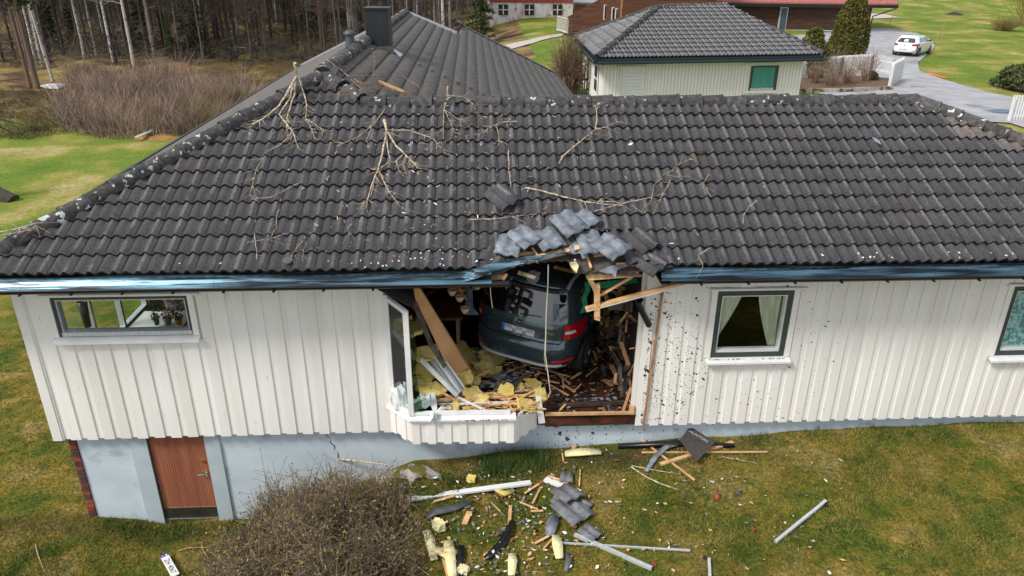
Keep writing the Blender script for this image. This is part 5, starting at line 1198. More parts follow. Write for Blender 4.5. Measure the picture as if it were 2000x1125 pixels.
# taller tufts along the wall foot
VA = []; FA = []; o = 0
for k in range(70):
    x = rnd.choice([rnd.uniform(-5.9, -3.2), rnd.uniform(-.2, .9), rnd.uniform(1, 9.4), rnd.uniform(3, 9.4)]); y = rnd.uniform(-.25, .04)-(.15 if -.4 < x < 1 else 0); n = rnd.randint(25, 60)*(3 if -.2 < x < .9 else 1)
    px = x+g.normal(size=n)*.09; py = np.minimum(y+g.normal(size=n)*.06, .06); hh = g.uniform(.07, .20, n)*(1.35 if -.2 < x < .9 else .7)
    P = np.stack([px, py, terr(px, py)-.01], 1); d = np.stack([g.normal(size=n)*.35, g.normal(size=n)*.3, np.ones(n)], 1)*hh[:, None]; a = g.random(n)*6.28; s_ = np.stack([np.cos(a), np.sin(a), np.zeros(n)], 1)*.006
    VA.append(np.stack([P-s_, P+s_, P+d], 1).reshape(-1, 3)); FA.append(np.arange(n*3).reshape(n, 3)+o); o += n*3
mk('wall_foot_grass', npmesh('wall_foot_grass', np.concatenate(VA), np.concatenate(FA), mat('tall_grass', (.04, .085, .012), (.12, .16, .02), 2, .85, island=.4)), kind='stuff', label='longer green grass tufts along the foot of the wall', cat='grass')

# ================================================================== WRECKAGE
def thing_mb(b, name, m_, label, cat, org=None, group=None, kind=None):
    me = b.mesh(name, m_)
    if org is None: org = np.mean(np.array(b.v), 0); org[2] = min(p[2] for p in b.v)
    org = Vector(org)
    for v in me.vertices: v.co -= org
    return mk(name, me, None, label, cat, group, kind, org)
# ---- loose tiles on the roof
LT = [(981, 387, 38, .10, 1, 1.0, 'dark tile lying alone and crooked, highest of the loose roof tiles'), (993, 481, -14, .10, 0, .95, 'pale upturned tile leaning left, leftmost of the loose tiles above the hole'),
      (1025, 463, 36, .13, 0, .95, 'pale upturned tile tilted right, second from the left above the hole'), (1071, 468, 20, .12, 0, 1.0, 'pale upturned tile, third from the left above the hole'),
      (1145, 428, 34, .10, 0, .8, 'pale tile half hidden behind the highest pale tile'), (1111, 437, 30, .16, 0, 1.05, 'highest pale upturned tile of the heap above the hole'),
      (1153, 474, 12, .12, 0, .95, 'pale upturned tile between the broken half tile and the rightmost pale one'), (1193, 482, 36, .18, 0, 1.05, 'rightmost pale upturned tile of the heap above the hole'),
      (1252, 472, 34, .08, 1, .95, 'dark displaced tile right of the pale heap'), (1267, 514, 40, .04, 1, 1.0, 'dark displaced tile hanging at the right corner of the hole')]
def loose_tile(P, frame, ang, tilt, m3, s_, label, name='loose_tile', clip=None):
    b = tile_mb(rnd.randrange(99), True); b.v = [((p[0]-.15)*1.15*s_, (p[1]-.186)*1.15*s_, p[2]*s_*(.62 if m3[0] is not m_tile else 1)) for p in b.v]
    if clip:
        b.v = [(p[0], p[1], p[2]) if p[1] > clip else (p[0], clip+.03*math.sin(p[0]*40), p[2]) for p in b.v]
    o = mk(name, b.mesh(name, m3), None, label, 'roof tile'); o.matrix_world = Matrix.Translation(Vector(P)) @ frame @ Matrix.Rotation(math.radians(ang), 4, 'Z') @ Matrix.Rotation(math.radians(tilt), 4, 'X')
    return o
for (x, y, a, l, dk, s_, lb) in LT:
    loose_tile(RF(x, y, l), RM, a, rnd.uniform(-7, 3), [m_tile, m_lip, m_tile, m_crest] if dk else [m_under]*4, s_, lb)
loose_tile(RF(1128, 492, .08), RM, -32, 0, [m_under]*4, .8, 'broken half of a pale tile at the lower middle of the heap', clip=-.06)
for (x, y, a, lb) in ((1240, 496, 12, 'dark slipped tile left of the right hole corner'), (1108, 478, 4, 'dark tile remnant under the pale heap'), (967, 497, -25, 'dark slipped tile fragment at the left end of the heap'), (1290, 500, 3, 'last slipped tile right of the hole corner'), (1215, 470, 0, 'dark tile showing behind the rightmost pale tile')):
    loose_tile(RF(x, y, .02), RM, a, 0, [m_tile, m_lip, m_tile, m_crest], .97, lb)
# ---- battens and torn roof timber
def rbeam(x0, y0, x1, y1, w_, t_, lift, name, m_, label, cat='timber', jag=.02, l1=None):
    b = MB(); b.beam(RF(x0, y0, lift), RF(x1, y1, lift if l1 is None else l1), w_, t_, tuple(RN), jag=jag); return thing_mb(b, name, m_, label, cat)
for q in ((1003, 498, 1046, 494, .035, .03, -.02), (1093, 493, 1130, 491, .035, .03, -.02), (1160, 499, 1246, 490, .035, .03, -.02), (1200, 461, 1232, 464, .035, .03, -.02), (1206, 518, 1248, 515, .05, .03, .0), (1262, 520, 1312, 521, .04, .03, -.02)):
    b = MB(); b.beam(RF(q[0], q[1], q[6]), RF(q[2], q[3], q[6]), q[4], q[5], tuple(RN), jag=.02); mk('batten', b.mesh('batten', m_wood), roof)
rbeam(1030, 509, 1132, 484, .07, .05, .02, 'splintered_rafter', m_wood, 'long pale splintered rafter slanting up under the pale tiles', l1=.10)
rbeam(1040, 485, 1056, 507, .025, .02, .03, 'wood_splinter', m_wood, 'short pale stick pointing down beside the left pale tiles')
rbeam(1146, 500, 1154, 522, .03, .02, .0, 'wood_splinter', m_wood, 'short upright stick on the bare underlay right of the hole')
b = MB(); b.prism([RF(*p, .01) for p in ((1112, 516), (1124, 513), (1130, 522), (1126, 534), (1116, 524))], RN*.03); thing_mb(b, 'torn_board_edge', m_insul2, 'small cream-coloured torn chunk at the upper right rim of the hole', 'debris')
b = MB(); b.prism([RF(*p, .02) for p in ((1170, 530), (1190, 520), (1225, 514), (1228, 519), (1205, 528), (1202, 545), (1196, 536), (1180, 533))], RN*.004); thing_mb(b, 'torn_membrane', m_under, 'torn grey membrane flap hanging over the right rim of the hole', 'membrane')
def wbeam(x0, y0, Y0, x1, y1, Y1, w_, t_, name, m_, label, cat='timber', jag=.02, up=(0, -1, .3)):
    b = MB(); b.beam(WY(x0, y0, Y0), WY(x1, y1, Y1), w_, t_, up, jag=jag); return thing_mb(b, name, m_, label, cat)
wbeam(1150, 541, -.38, 1246, 534, -.38, .085, .06, 'broken_eave_beam', m_broken, 'broken orange eave beam along the right rim of the hole')
wbeam(1120, 530, -.42, 1250, 538, -.42, .035, .08, 'eave_edge_strip', m_felt, 'dark strip lying over the broken orange eave beam')
wbeam(1148, 538, -.40, 1168, 575, -.36, .06, .035, 'hanging_stud', m_wood, 'short stud slanting down from the broken eave beam')
wbeam(1166, 560, -.36, 1166, 622, -.34, .075, .05, 'hanging_stud', m_broken, 'split stud hanging straight down into the hole at right', jag=.05)
wbeam(1161, 568, -.345, 1171, 596, -.33, .03, .035, 'wood_splinter', m_wood, 'pale sliver along the split hanging stud')
wbeam(1170, 578, -.30, 1234, 541, -.32, .035, .03, 'thin_brace', m_wood, 'thin diagonal brace from the hanging stud up to the eave')
b = MB(); b.beam(WY(1145, 603, -.34), WY(1338, 551, -.30), .07, .04, (0, 0, 1), 0, .015); b.beam(WY(1145, 606.5, -.37), WY(1338, 555, -.33), .004, .05, (0, 0, 1), 1); thing_mb(b, 'loose_board', [m_wood, m_white2], 'long board with white painted underside sticking out over the spattered wall', 'board')
b = MB(); b.tube([WY(1238, 572, -.10), WY(1252, 604, -.12), WY(1268, 636, -.12)], .042, 10); b.tube([WY(1240, 570, -.16), WY(1251, 588, -.30)], .048, 10, caps=False); thing_mb(b, 'broken_downpipe', m_gutter, 'broken black downpipe leaning on the wall at the right side of the hole', 'pipe')
b = MB(); P = [WY(x, y, .25) for x, y in ((1149, 552), (1148, 570), (1142, 582), (1144, 600), (1138, 612))]; 
for a, c in zip(P[:-1], P[1:]):
    b.hexa([a+np.array((-.05, 0, 0)), a+np.array((.03, .02, 0)), a+np.array((.03, .03, .01)), a+np.array((-.05, .02, .01)), c+np.array((-.035, 0, 0)), c+np.array((.035, .02, 0)), c+np.array((.035, .03, .0)), c+np.array((-.035, .02, .0))])
b.prism([WY(1150, 553, .3), WY(1245, 543, .3), WY(1245, 552, .32), WY(1160, 566, .32)], (0, .01, 0)); thing_mb(b, 'green_sheet', m_green_net, 'torn green plastic sheet hanging beside the car roof', 'plastic sheet')
b = MB(); b.prism([WY(987, 545, .3), WY(1003, 541, .3), WY(994, 552, .32), (WY(990, 566, .3)), WY(986, 560, .3)], (0, .01, 0)); thing_mb(b, 'green_sheet', m_green_net, 'small green plastic shred at the left rim of the hole', 'plastic sheet')
b = MB(); b.tube([WY(*p, -.32) for p in ((1071, 517), (1070, 560), (1067, 610), (1066, 650), (1065, 692), (1071, 735), (1075, 765), (1070, 776))], .0085, 6); thing_mb(b, 'hanging_cable', m_rope, 'pale cable hanging straight down in front of the car tail', 'cable')
b = MB(); b.tube([WY(*p, -.1) for p in ((957, 556), (959, 580), (962, 602))], .006, 5); thing_mb(b, 'string', m_insul2, 'short yellowish cord hanging left of the car', 'cord')
b = MB(); b.tube([WY(*p, -.30) for p in ((1064, 668), (1063, 700), (1066, 722))], .004, 4); thing_mb(b, 'yellow_wire', m_insul, 'thin yellow wire twisted round the lower end of the cable', 'wire')
wbeam(872, 551, -.5, 986, 540, -.42, .07, .03, 'eave_timber', m_wood2, 'orange-brown timber showing under the bent flashing left of the hole')
wbeam(982, 546, -.45, 989, 536, -.42, .04, .04, 'wood_block', m_wood, 'small wood block at the end of the timber under the bent flashing')
b = MB(); b.tube([WY(1012, 532, -.2), WY(1046, 543, -.25)], .03, 8); thing_mb(b, 'round_pole', m_bark, 'short pale round pole at the upper left rim of the hole', 'pole')
b = MB(); b.tube([WY(1040, 540, -.1), WY(1041, 541, -.15)], .09, 14); b.tube([WY(1047, 533, -.2), WY(1055, 534, -.2)], .02, 6); thing_mb(b, 'metal_disc', m_greyplastic, 'grey metal disc hanging under the short round pole', 'disc')
# attic timbers seen in the hole, dark
for k, (x0, y0, Y0, x1, y1, Y1) in enumerate(((1085, 522, .8, 1125, 532, 1.2), (1180, 560, .8, 1235, 590, 1.2), (880, 570, 1.5, 950, 560, 2.2))):
    wbeam(x0, y0, Y0, x1, y1, Y1, .05, .05, 'fallen_joist', m_wood2, ['fallen joist in the attic above the car roof', 'fallen joist in the dark right of the car', 'fallen joist in the dark left of the car'][k])
# ---- things inside the room
A = GZ(899, 694, .13); tb = empty('dining_table', (A[0]-.55, A[1]+.3, .13), 'brown wooden table pushed into the left back of the wrecked room', 'table')
MB().box(-.75, .60, -.35, .45, .70, .745).obj('table_top', mat('table_top', (.085, .035, .016), (.13, .06, .03), 3, .3), tb)
for (x, y) in ((.52, -.28), (-.67, -.28), (.52, .38), (-.67, .38)): MB().box(x-.028, x+.028, y-.028, y+.028, 0, .70).obj('leg', m_wood2, tb)
cab = GZ(850, 640, .13); o = thing_mb(MB().box(-2.9, -1.9, 3.6, 4.2, .13, 1.9), 'dark_cabinet', m_board, 'tall cabinet in the dark left of the table', 'cabinet')
lm = WY(893, 561, .75); la = empty('ceiling_lamp', lm, 'wooden ceiling lamp with cup-shaped shades hanging crooked above the table', 'lamp')
MB().tube([(0, 0, .5), (0, 0, 0)], .012, 5).tube([(-.14, 0, .02), (.02, 0, 0), (.13, 0, -.2)], .02, 6).obj('arm', m_wood2, la)
for (x, y, yy) in ((883, 568, .72), (898, 580, .70), (908, 603, .70), (932, 556, .9)):
    P = Vector(WY(x, y, yy))-Vector(lm); n = 12; vs = []
    for (r, z) in ((.03, -.075), (.055, -.04), (.072, .02), (.066, .02), (.03, -.04)):
        for k in range(n): a = 2*math.pi*k/n; vs.append((P.x+r*math.cos(a), P.y+r*math.sin(a), P.z+z))
    MB().add(vs, [(i*n+k, i*n+(k+1) % n, (i+1)*n+(k+1) % n, (i+1)*n+k) for i in range(4) for k in range(n)]+[tuple(range(n))[::-1]], 0, True).obj('lamp_shade', mat('beige_shade', (.50, .36, .22), None, rough=.6), la)
b = MB(); vs = []; n = 9
for j, (y, w_) in enumerate(((562, 6), (580, 7), (600, 8), (615, 14))):
    for i in range(n): vs.append(WY(914+(i/(n-1)-.35)*w_*2+(4 if j == 3 else 0), y, 1.0+.03*math.sin(i*2.4)))
b.add(vs, [(j*n+i, j*n+i+1, (j+1)*n+i+1, (j+1)*n+i) for j in range(3) for i in range(n-1)], 0, True); thing_mb(b, 'grey_curtain', mat('grey_blue_cloth', (.12, .15, .19), (.06, .08, .1), 9, .9), 'grey-blue curtain scrap hanging between the lamp and the car', 'curtain')
q = [WY(800, 561, -.02), WY(817, 560, -.02), GZ(927, 738, .34), GZ(889, 748, .36)]
thing_mb(MB().prism(q, (0, .04, .02)), 'wide_plank', m_board, 'wide brown wooden board leaning from the eave down to the floor', 'board')
b = MB(); b.prism([WY(806, 596, .0), WY(814, 590, .0), WY(846, 672, .1), WY(872, 715, .1), WY(866, 720, .1), WY(838, 676, .1)], (0, .03, 0)); thing_mb(b, 'black_roofing_sheet', m_felt, 'black roofing sheet slumped behind the bay post, left of the wide board', 'roofing felt')
def fbeam(p0, z0, p1, z1, w_, t_, name, m_, label, cat='frame', jag=.005, up=(0, 0, 1)):
    b = MB(); b.beam(GZ(*p0, z0), GZ(*p1, z1), w_, t_, up, jag=jag); return thing_mb(b, name, m_, label, cat)
fbeam((822, 702), .95, (893, 772), .50, .035, .07, 'window_frame_bar', m_white2, 'narrow white window bar slanting down behind the bay, left of the wide metal profile')
b = MB()
for k in range(4): b.beam(GZ(838+k*6, 697-k*3, .95-.02*(k % 2)), GZ(890+k*6, 771-k*3, .50-.02*(k % 2)), .04, .05, (0, 0, 1), k % 2)
thing_mb(b, 'window_track', [m_alu, m_white2], 'wide metal window profile with grooves slanting down behind the bay', 'frame')
fbeam((768, 648), 1.2, (812, 700), .9, .06, .05, 'window_frame_bar', m_white2, 'white frame bar seen through the narrow side pane')
def chunk(P, sx, sy, sz, m_, label, name='insulation_chunk', cat='insulation', rot=None, rough=.18, bend=0.):
    nx_, ny_, nz_ = 6, 4, 2; vs = []; idx = {}; b = MB(); sd = rnd.random()*50
    def vid(i, j, k):
        if (i, j, k) not in idx:
            x, y, z = (i/nx_-.5), (j/ny_-.5), (k/nz_-.5)
            f_ = 1-.25*(abs(x*2)**4+abs(y*2)**4)*.5; wv = lambda a: rough*.5*math.sin(a+sd)
            vs.append((sx*(x*f_+wv(i*2.1+j*1.7+k)*.35), sy*(y*f_+wv(i*1.3+j*2.9+2*k)*.35), sz*(z+wv(i*2.7+j*3.1)*.8)+bend*(x*x)*sx)); idx[(i, j, k)] = len(vs)-1
        return idx[(i, j, k)]
    fs = []
    for i in range(nx_+1):
        for j in range(ny_+1):
            if i in (0, nx_) or j in (0, ny_):
                jx, jy = rnd.uniform(-.09, .05)*sx*(1 if i == nx_ else -1 if i == 0 else 0), rnd.uniform(-.12, .06)*sy*(1 if j == ny_ else -1 if j == 0 else 0)
                for k in range(nz_+1): q0 = vid(i, j, k); vs[q0] = (vs[q0][0]+jx, vs[q0][1]+jy, vs[q0][2])
    for i in range(nx_):
        for j in range(ny_):
            fs.append((vid(i, j, nz_), vid(i+1, j, nz_), vid(i+1, j+1, nz_), vid(i, j+1, nz_))); fs.append((vid(i, j+1, 0), vid(i+1, j+1, 0), vid(i+1, j, 0), vid(i, j, 0)))
    for k in range(nz_):
        for i in range(nx_): fs.append((vid(i, 0, k), vid(i+1, 0, k), vid(i+1, 0, k+1), vid(i, 0, k+1))); fs.append((vid(i+1, ny_, k), vid(i, ny_, k), vid(i, ny_, k+1), vid(i+1, ny_, k+1)))
        for j in range(ny_): fs.append((vid(0, j+1, k), vid(0, j, k), vid(0, j, k+1), vid(0, j+1, k+1))); fs.append((vid(nx_, j, k), vid(nx_, j+1, k), vid(nx_, j+1, k+1), vid(nx_, j, k+1)))
    b.add(vs, fs, 0, False); return mk(name, b.mesh(name, m_), None, label, cat, None, None, P, rot or (rnd.uniform(-.5, .5), rnd.uniform(-.4, .4), rnd.uniform(0, 3.1)))
IN = [(776, 622, 1.35, 44, 24, 'upper yellow batt seen through the narrow side pane'), (778, 642, 1.2, 42, 22, 'lower yellow batt seen through the narrow side pane'), (812, 640, 1.3, 26, 40, 'yellow batt just right of the bay post, high up'), (832, 690, 1.0, 40, 24, 'bright greenish-yellow batt hung over the metal profile'), (838, 722, .62, 42, 34, 'brownish crumpled batt behind the white bars'), (824, 748, .55, 36, 20, 'yellow batt low behind the bay post'), (842, 762, .5, 44, 26, 'deep yellow batt lying above the white cloth'),
      (868, 700, .6, 20, 44, 'long yellow batt wedged left of the wide board'), (886, 716, .55, 46, 34, 'large yellow batt under the foot of the wide board'), (905, 740, .48, 30, 26, 'yellow batt right under the metal profile end'), (928, 744, .40, 18, 14, 'small yellow cube right of the board foot'), (922, 768, .45, 30, 20, 'yellow batt beside the end of the metal profile'), (938, 779, .42, 26, 16, 'yellow batt lying on the splinters near the bay sill'),
      (945, 718, .32, 24, 28, 'upright yellow wedge in the middle of the floor rubble'), (962, 724, .24, 28, 20, 'dusty yellow batt right of the upright wedge'), (930, 728, .28, 26, 22, 'dusty yellow batt left of the upright wedge'), (905, 690, .30, 34, 46, 'pale dusty batt beneath the table'), (958, 698, .28, 46, 24, 'long crumpled batt under the left of the car bumper'), (935, 685, .25, 26, 22, 'pale batt left of the car bumper'), (1014, 722, .2, 16, 12, 'small yellow batt under the middle of the bumper'),
      (990, 766, .42, 26, 24, 'yellow cube on the splinters right of the muddy panel'), (1040, 752, .26, 26, 18, 'flat yellow batt beyond the splintered beam'), (1056, 770, .44, 18, 26, 'ragged yellow batt at the torn corner of the bay'), (1012, 758, .28, 20, 14, 'small greenish batt below the muddy panel'), (1236, 604, 1.0, 16, 44, 'yellow batt wedged in the wall right of the car, top one'), (1232, 668, .6, 18, 30, 'yellow batt stuck in the right wall, middle one'), (1232, 695, .4, 20, 18, 'yellow batt stuck in the right wall, lowest one'), (1215, 560, 1.5, 30, 20, 'yellow batt in the dark above the long board'),
      (880, 798, .40, 30, 14, 'yellow scrap behind the sill beside the blue ring'), (918, 800, .36, 26, 12, 'yellow scrap in the middle of the bay rubble'), (1028, 790, .40, 30, 20, 'straw-coloured insulation tuft in the right end of the bay')]
for (x, y, z, sx, sy, lb) in IN:
    P = GZ(x, y, z); k_ = np.linalg.norm(P-CP)/1430; chunk(P, sx*k_*1.42, sy*k_*1.65, rnd.uniform(.035, .07), m_insul, lb, rough=.10, rot=(rnd.uniform(-.3, .6), rnd.uniform(-.35, .35), rnd.uniform(-.6, .6)))
q = [GZ(938, 757, .30), GZ(996, 757, .36), GZ(1026, 720, .30), GZ(981, 727, .26)]; thing_mb(MB().prism(q, (0, 0, .03)), 'muddy_panel', m_muddy, 'pale wall panel caked with mud lying flat behind the bay', 'panel')
fbeam((998, 757), .38, (1049, 716), .32, .05, .05, 'panel_edge_board', m_greyplastic, 'grey board lying along the right edge of the muddy panel', 'board')
# white cloth over the sill
b = MB()
for (ptsA, off_) in (([(838, 769, .56), (848, 767, .56), (853, 784, .52), (854, 802, .485), (846, 804, .485), (840, 790, .52)], 0), ([(838, 769, .57), (829, 778, .55), (822, 792, .50), (832, 798, .49), (842, 790, .52)], .01)):
    b.prism([GZ(x, y, z+off_) for x, y, z in ptsA], (0, 0, .012))
b.prism([GZ(845, 803, .487), GZ(854, 801, .487), WY(852, 812, -.475), WY(846, 826, -.47), WY(840, 822, -.48)], (0, -.008, 0))
b.prism([GZ(841, 803, .50), GZ(848, 803, .50), WY(846, 815, -.485), WY(838, 825, -.48)], (0, -.008, 0))
thing_mb(b, 'white_cloth', m_cloth, 'crumpled white cloth hanging over the bay sill', 'cloth')
for (x, y, z, a, c_2, lb) in ((812, 790, .53, .30, .22, 'bunched white cloth between bay post and hanging cloth'), (826, 782, .52, .22, .18, 'smaller bunch of white cloth right beside the hanging cloth')): chunk(GZ(x, y, z), a, c_2, .10, m_cloth, lb, 'bunched_cloth', 'cloth', rough=.5)
q = [(*(BB+np.array([.05, .02])), .49), (*(BB+np.array([.17, .02])), .49), (*(BB+np.array([.10, .02])), 1.1), (*(BB+np.array([.13, .02])), 1.5), (*(BB+np.array([.06, .02])), 2.0), (*(BB+np.array([.05, .02])), 2.0)]
mk('broken_pane', MB().prism(q, (0, .005, 0)).mesh('broken_pane', glass('green_glass', (.55, .72, .62), .08)), bay)
P = GZ(858, 808, .47); q = [GZ(*p, z) for p, z in (((850, 806), .47), ((862, 794), .50), ((872, 797), .46), ((856, 812), .46))]; b = MB(); b.prism(q, (0, 0, .012)); thing_mb(b, 'cloth_corner', m_cloth, 'loose corner of white cloth on the sill right of the hanging part', 'cloth')
P = GZ(785, 775, .60); chunk(P, .30, .3, .30, m_cloth, 'bunched white curtain behind the narrow side pane', 'bunched_curtain', 'cloth', rough=.35)
b = MB(); P = Vector(GZ(875, 797, .42)); b.tube([P+Vector((math.cos(a)*.06, math.sin(a)*.06, math.sin(a)*.03)) for a in np.linspace(0, 6.28, 18)], .008, 6, caps=False); thing_mb(b, 'blue_ring', mat('blue_plastic', (.03, .15, .45), None, rough=.4), 'blue plastic ring in the rubble behind the sill', 'ring')
# splintered boards in the bay
SB = [((855, 782), .46, (948, 778), .42, .05, 'orange split board at the left of the bay rubble'), ((862, 790), .44, (990, 786), .40, .03, 'white-edged split board below the orange one'), ((948, 776), .40, (1045, 772), .40, .055, 'orange splintered beam along the back of the bay'), ((950, 790), .38, (1030, 786), .40, .07, 'brown split beam in the middle of the bay'), ((945, 770), .40, (1035, 762), .36, .04, 'pale lath above the orange splintered beam'), ((880, 760), .42, (958, 786), .42, .03, 'thin red-brown lath crossing the bay rubble'), ((990, 795), .38, (1048, 760), .46, .03, 'splinter pointing up at the torn corner'), ((1010, 800), .38, (1050, 785), .44, .03, 'short splinter at the torn corner'), ((998, 798), .43, (1006, 815), .40, .03, 'rust-brown splinter over the right sill end'), ((852, 760), .5, (892, 783), .44, .03, 'dark red lath beside the deep yellow batt'), ((895, 776), .46, (945, 800), .42, .03, 'white lath crossing above the sill')]
for (p0, z0, p1, z1, w_, lb) in SB: fbeam(p0, z0, p1, z1, w_, .025, 'split_board', m_white2 if 'white' in lb else m_broken, lb, 'board', .06)
b = MB()
for k in range(640):
    x = rnd.uniform(840, 1050); y = rnd.uniform(768, 806) if k < 420 else rnd.uniform(690, 770); z = rnd.uniform(.26, .44); P = GZ(x, y, z); a = rnd.uniform(-.7, .7); L_ = rnd.uniform(.03, .16); d = np.array((math.cos(a), math.sin(a), rnd.uniform(-.3, .3)))*L_
    b.beam(P, P+d, rnd.uniform(.006, .018), rnd.uniform(.004, .01), mi=rnd.choice((0, 0, 1, 2)))
thing_mb(b, 'bay_splinters', [m_broken, m_wood2, m_insul], 'loose heap of small splinters filling the bay', 'splinters', kind='stuff')
wb = WY(1058, 800, -.08); thing_mb(MB().prism([WY(1046, 774, -.07), WY(1056, 775, -.07), WY(1065, 826, -.10), WY(1052, 828, -.10)], (0, .02, 0)), 'hanging_white_board', m_white2, 'short white board hanging down beside the torn bay corner', 'board')
# threshold and floor edge
hp(MB().beam(WY(1066, 809, -.05), WY(1236, 806, -.05), .05, .035, (0, 0, 1), jag=.02), 'floor_edge_lath', m_wood)
hp(MB().box(1.0, 2.38, -.02, .06, -.04, .10), 'sole_plate', m_mud)
b = MB(); b.beam(GZ(1070, 793, .17), GZ(1215, 786, .17), .06, .05, jag=.03); thing_mb(b, 'muddy_beam', m_mud, 'muddy beam lying along the front edge of the floor', 'beam')
fbeam((1120, 782), .19, (1205, 777), .19, .04, .03, 'white_lath', m_muddy, 'mud-specked white lath on the front of the floor', 'lath')
b = MB(); b.box(0, .07, 0, .05, 0, .12); P = WY(1229, 806, -.06); b.v = [tuple(np.array(v)+P-np.array((0, 0, .02))) for v in b.v]; thing_mb(b, 'wood_block', m_wood, 'orange wood block at the right end of the floor edge', 'block')
FS = [((1088, 730), (1112, 748), 'pale stick below the right of the bumper'), ((1060, 742), (1092, 748), 'white stick right of the yellow batts'), ((1098, 735), (1101, 758), 'short stick crossing the white stick'), ((1102, 752), (1122, 765), 'stick pointing to the threshold'), ((1115, 740), (1134, 728), 'broken pale piece right of the bumper sticks'), ((1145, 735), (1166, 718), 'long white stick right of the car wheel'), ((1048, 718), (1112, 735), 'long brown lath under the bumper'), ((1075, 752), (1110, 772), 'brown lath near the threshold'), ((1095, 800), (1104, 790), 'tiny stick standing on the muddy beam'), ((1185, 742), (1205, 748), 'thin pale stick in the middle of the wet floor'), ((1222, 760), (1236, 800), 'thin splinter leaning on the right wall edge'), ((1120, 765), (1135, 750), 'thin splinter left of the wet floor'), ((1170, 668), (1230, 664), 'thin pale lath in the dark right of the car'), ((1028, 742), (1040, 722), 'pale split piece beside the grey board'), ((1036, 748), (1052, 730), 'orange split piece beside the grey board')]
for (p0, p1, lb) in FS: fbeam(p0, .17, p1, .20, rnd.uniform(.015, .035), .015, 'wood_splinter', m_wood, lb, 'splinter', .02)
b = MB()
for k in range(900):
    P = GZ(rnd.uniform(925, 1240), rnd.uniform(690, 806), .125)
    if not (-1.1 < P[0] < 2.36 and -.02 < P[1] < 4): continue
    a = rnd.uniform(0, 6.28); L_ = rnd.uniform(.015, .10); P = P+np.array((0, 0, rnd.uniform(0, .03)))
    b.beam(P, P+np.array((math.cos(a), math.sin(a), rnd.uniform(-.1, .3)))*L_, rnd.uniform(.006, .03), rnd.uniform(.004, .02), mi=rnd.choice((0, 0, 0, 0, 1, 2, 3)))
thing_mb(b, 'floor_litter', [m_mud, m_wood, m_wood2, m_muddy], 'fine litter of mud lumps and chips on the wet floor', 'litter', kind='stuff')
for k, (x, y, z, s_) in enumerate(((1195, 640, .5, .34), (1178, 655, .3, .22))):
    P = GZ(x, y, z); b = MB(); b.prism([P+np.array((-s_, 0, -.12)), P+np.array((s_*.5, 0, -.16)), P+np.array((s_*.8, .05, s_*.9)), P+np.array((s_*.3, .05, s_*.6))], (0, .03, 0)); thing_mb(b, 'torn_plywood', m_wood2, ['torn triangular plywood piece right of the car', 'smaller torn plywood piece beside the car wheel'][k], 'plywood')
wbeam(1185, 592, .9, 1236, 600, .6, .15, .03, 'grey_shelf_board', m_greyplastic, 'grey shelf board in the dark right of the car', 'board')
b = MB()
for k in range(260):
    y = rnd.uniform(.2, 4.2); hh = rnd.random()**1.5; P = np.array((2.36-rnd.random()**2*.5*(1-hh*.6), y, .14+hh*1.5)); d = np.array((rnd.uniform(-.12, .02), rnd.uniform(-.3, .3), rnd.uniform(-.3, .3)))*rnd.uniform(.3, 1.3)
    b.beam(P, P+d, rnd.uniform(.015, .07), rnd.uniform(.006, .03), mi=rnd.choice((0, 0, 0, 0, 0, 4, 4, 1, 1, 2)), jag=.01)
thing_mb(b, 'side_wall_rubble', [m_mud, m_wood2, m_insul, m_wood, m_felt], 'torn laths and insulation shreds heaped along the right side of the room', 'rubble', kind='stuff')
for k in range(16):
    x = rnd.choice([rnd.uniform(-3.2, -.6), rnd.uniform(2.0, 2.4)]); P = np.array((rnd.uniform(-3, -.5) if k < 10 else rnd.uniform(2.15, 2.35), rnd.uniform(1.8, 4.5), rnd.uniform(.2, 1.1))); d = np.array((rnd.uniform(-.5, .5), rnd.uniform(-.6, .6), rnd.uniform(-.4, .6)))*rnd.uniform(.5, 1.4)
    if P[0]+d[0] > 2.4: d[0] = -abs(d[0])
    thing_mb(MB().beam(P, P+d, .07, .03, jag=.03), 'dark_broken_board', m_wood2, 'broken board lying in the dark depth of the room', 'board', group='broken boards in the dark of the room')
# ---- spatter and chips
b = MB(); over = lambda x: abs(((x-2.43+.11) % .2215)-.11) < .0675
def blob(c, nrm, r, th=.004, round_=False):
    n = rnd.randint(5, 7); nrm = Vector(nrm).normalized(); a = nrm.cross(Vector((.3, .2, 1))).normalized(); q = nrm.cross(a); c = Vector(c); ph = rnd.random()*6
    st = 1. if round_ else rnd.uniform(.7, 1.2) if rnd.random() < .7 else rnd.uniform(1.5, 3.2); dr_ = Vector((.75, 0, -.5)); vs = [c+(a*math.cos(2*math.pi*k/n+ph)+q*math.sin(2*math.pi*k/n+ph))*r*rnd.uniform(.45, 1.3) for k in range(n)]; vs = [v+dr_*((v-c).dot(dr_)*(st-1)) if abs(nrm.y) > .8 else v for v in vs]; b.add(vs+[c+nrm*th], [(k, (k+1) % n, n) for k in range(n)])
for k in range(1500):
    t = rnd.random()**2.6; x = 2.45+t*2.8; z = rnd.uniform(.0, 2.25)**1.0
    if rnd.random() < .35: cq = rnd.choice(((2.7, 1.7), (2.9, 1.2), (3.05, .55), (2.65, .4), (3.2, 1.0))); x = rnd.gauss(cq[0], .16); z = rnd.gauss(cq[1], .2)
    if x < 2.38 or not -.04 < z < 2.35: continue
    if 3.36 < x < 4.5 and 1.08 < z < 2.2: continue
    r = rnd.choice((.002, .003, .003, .004, .005, .007, .010)) if rnd.random() < .95 else rnd.uniform(.013, .022); blob((x, -.039 if over(x) else -.023, z), (0, -1, 0), r)
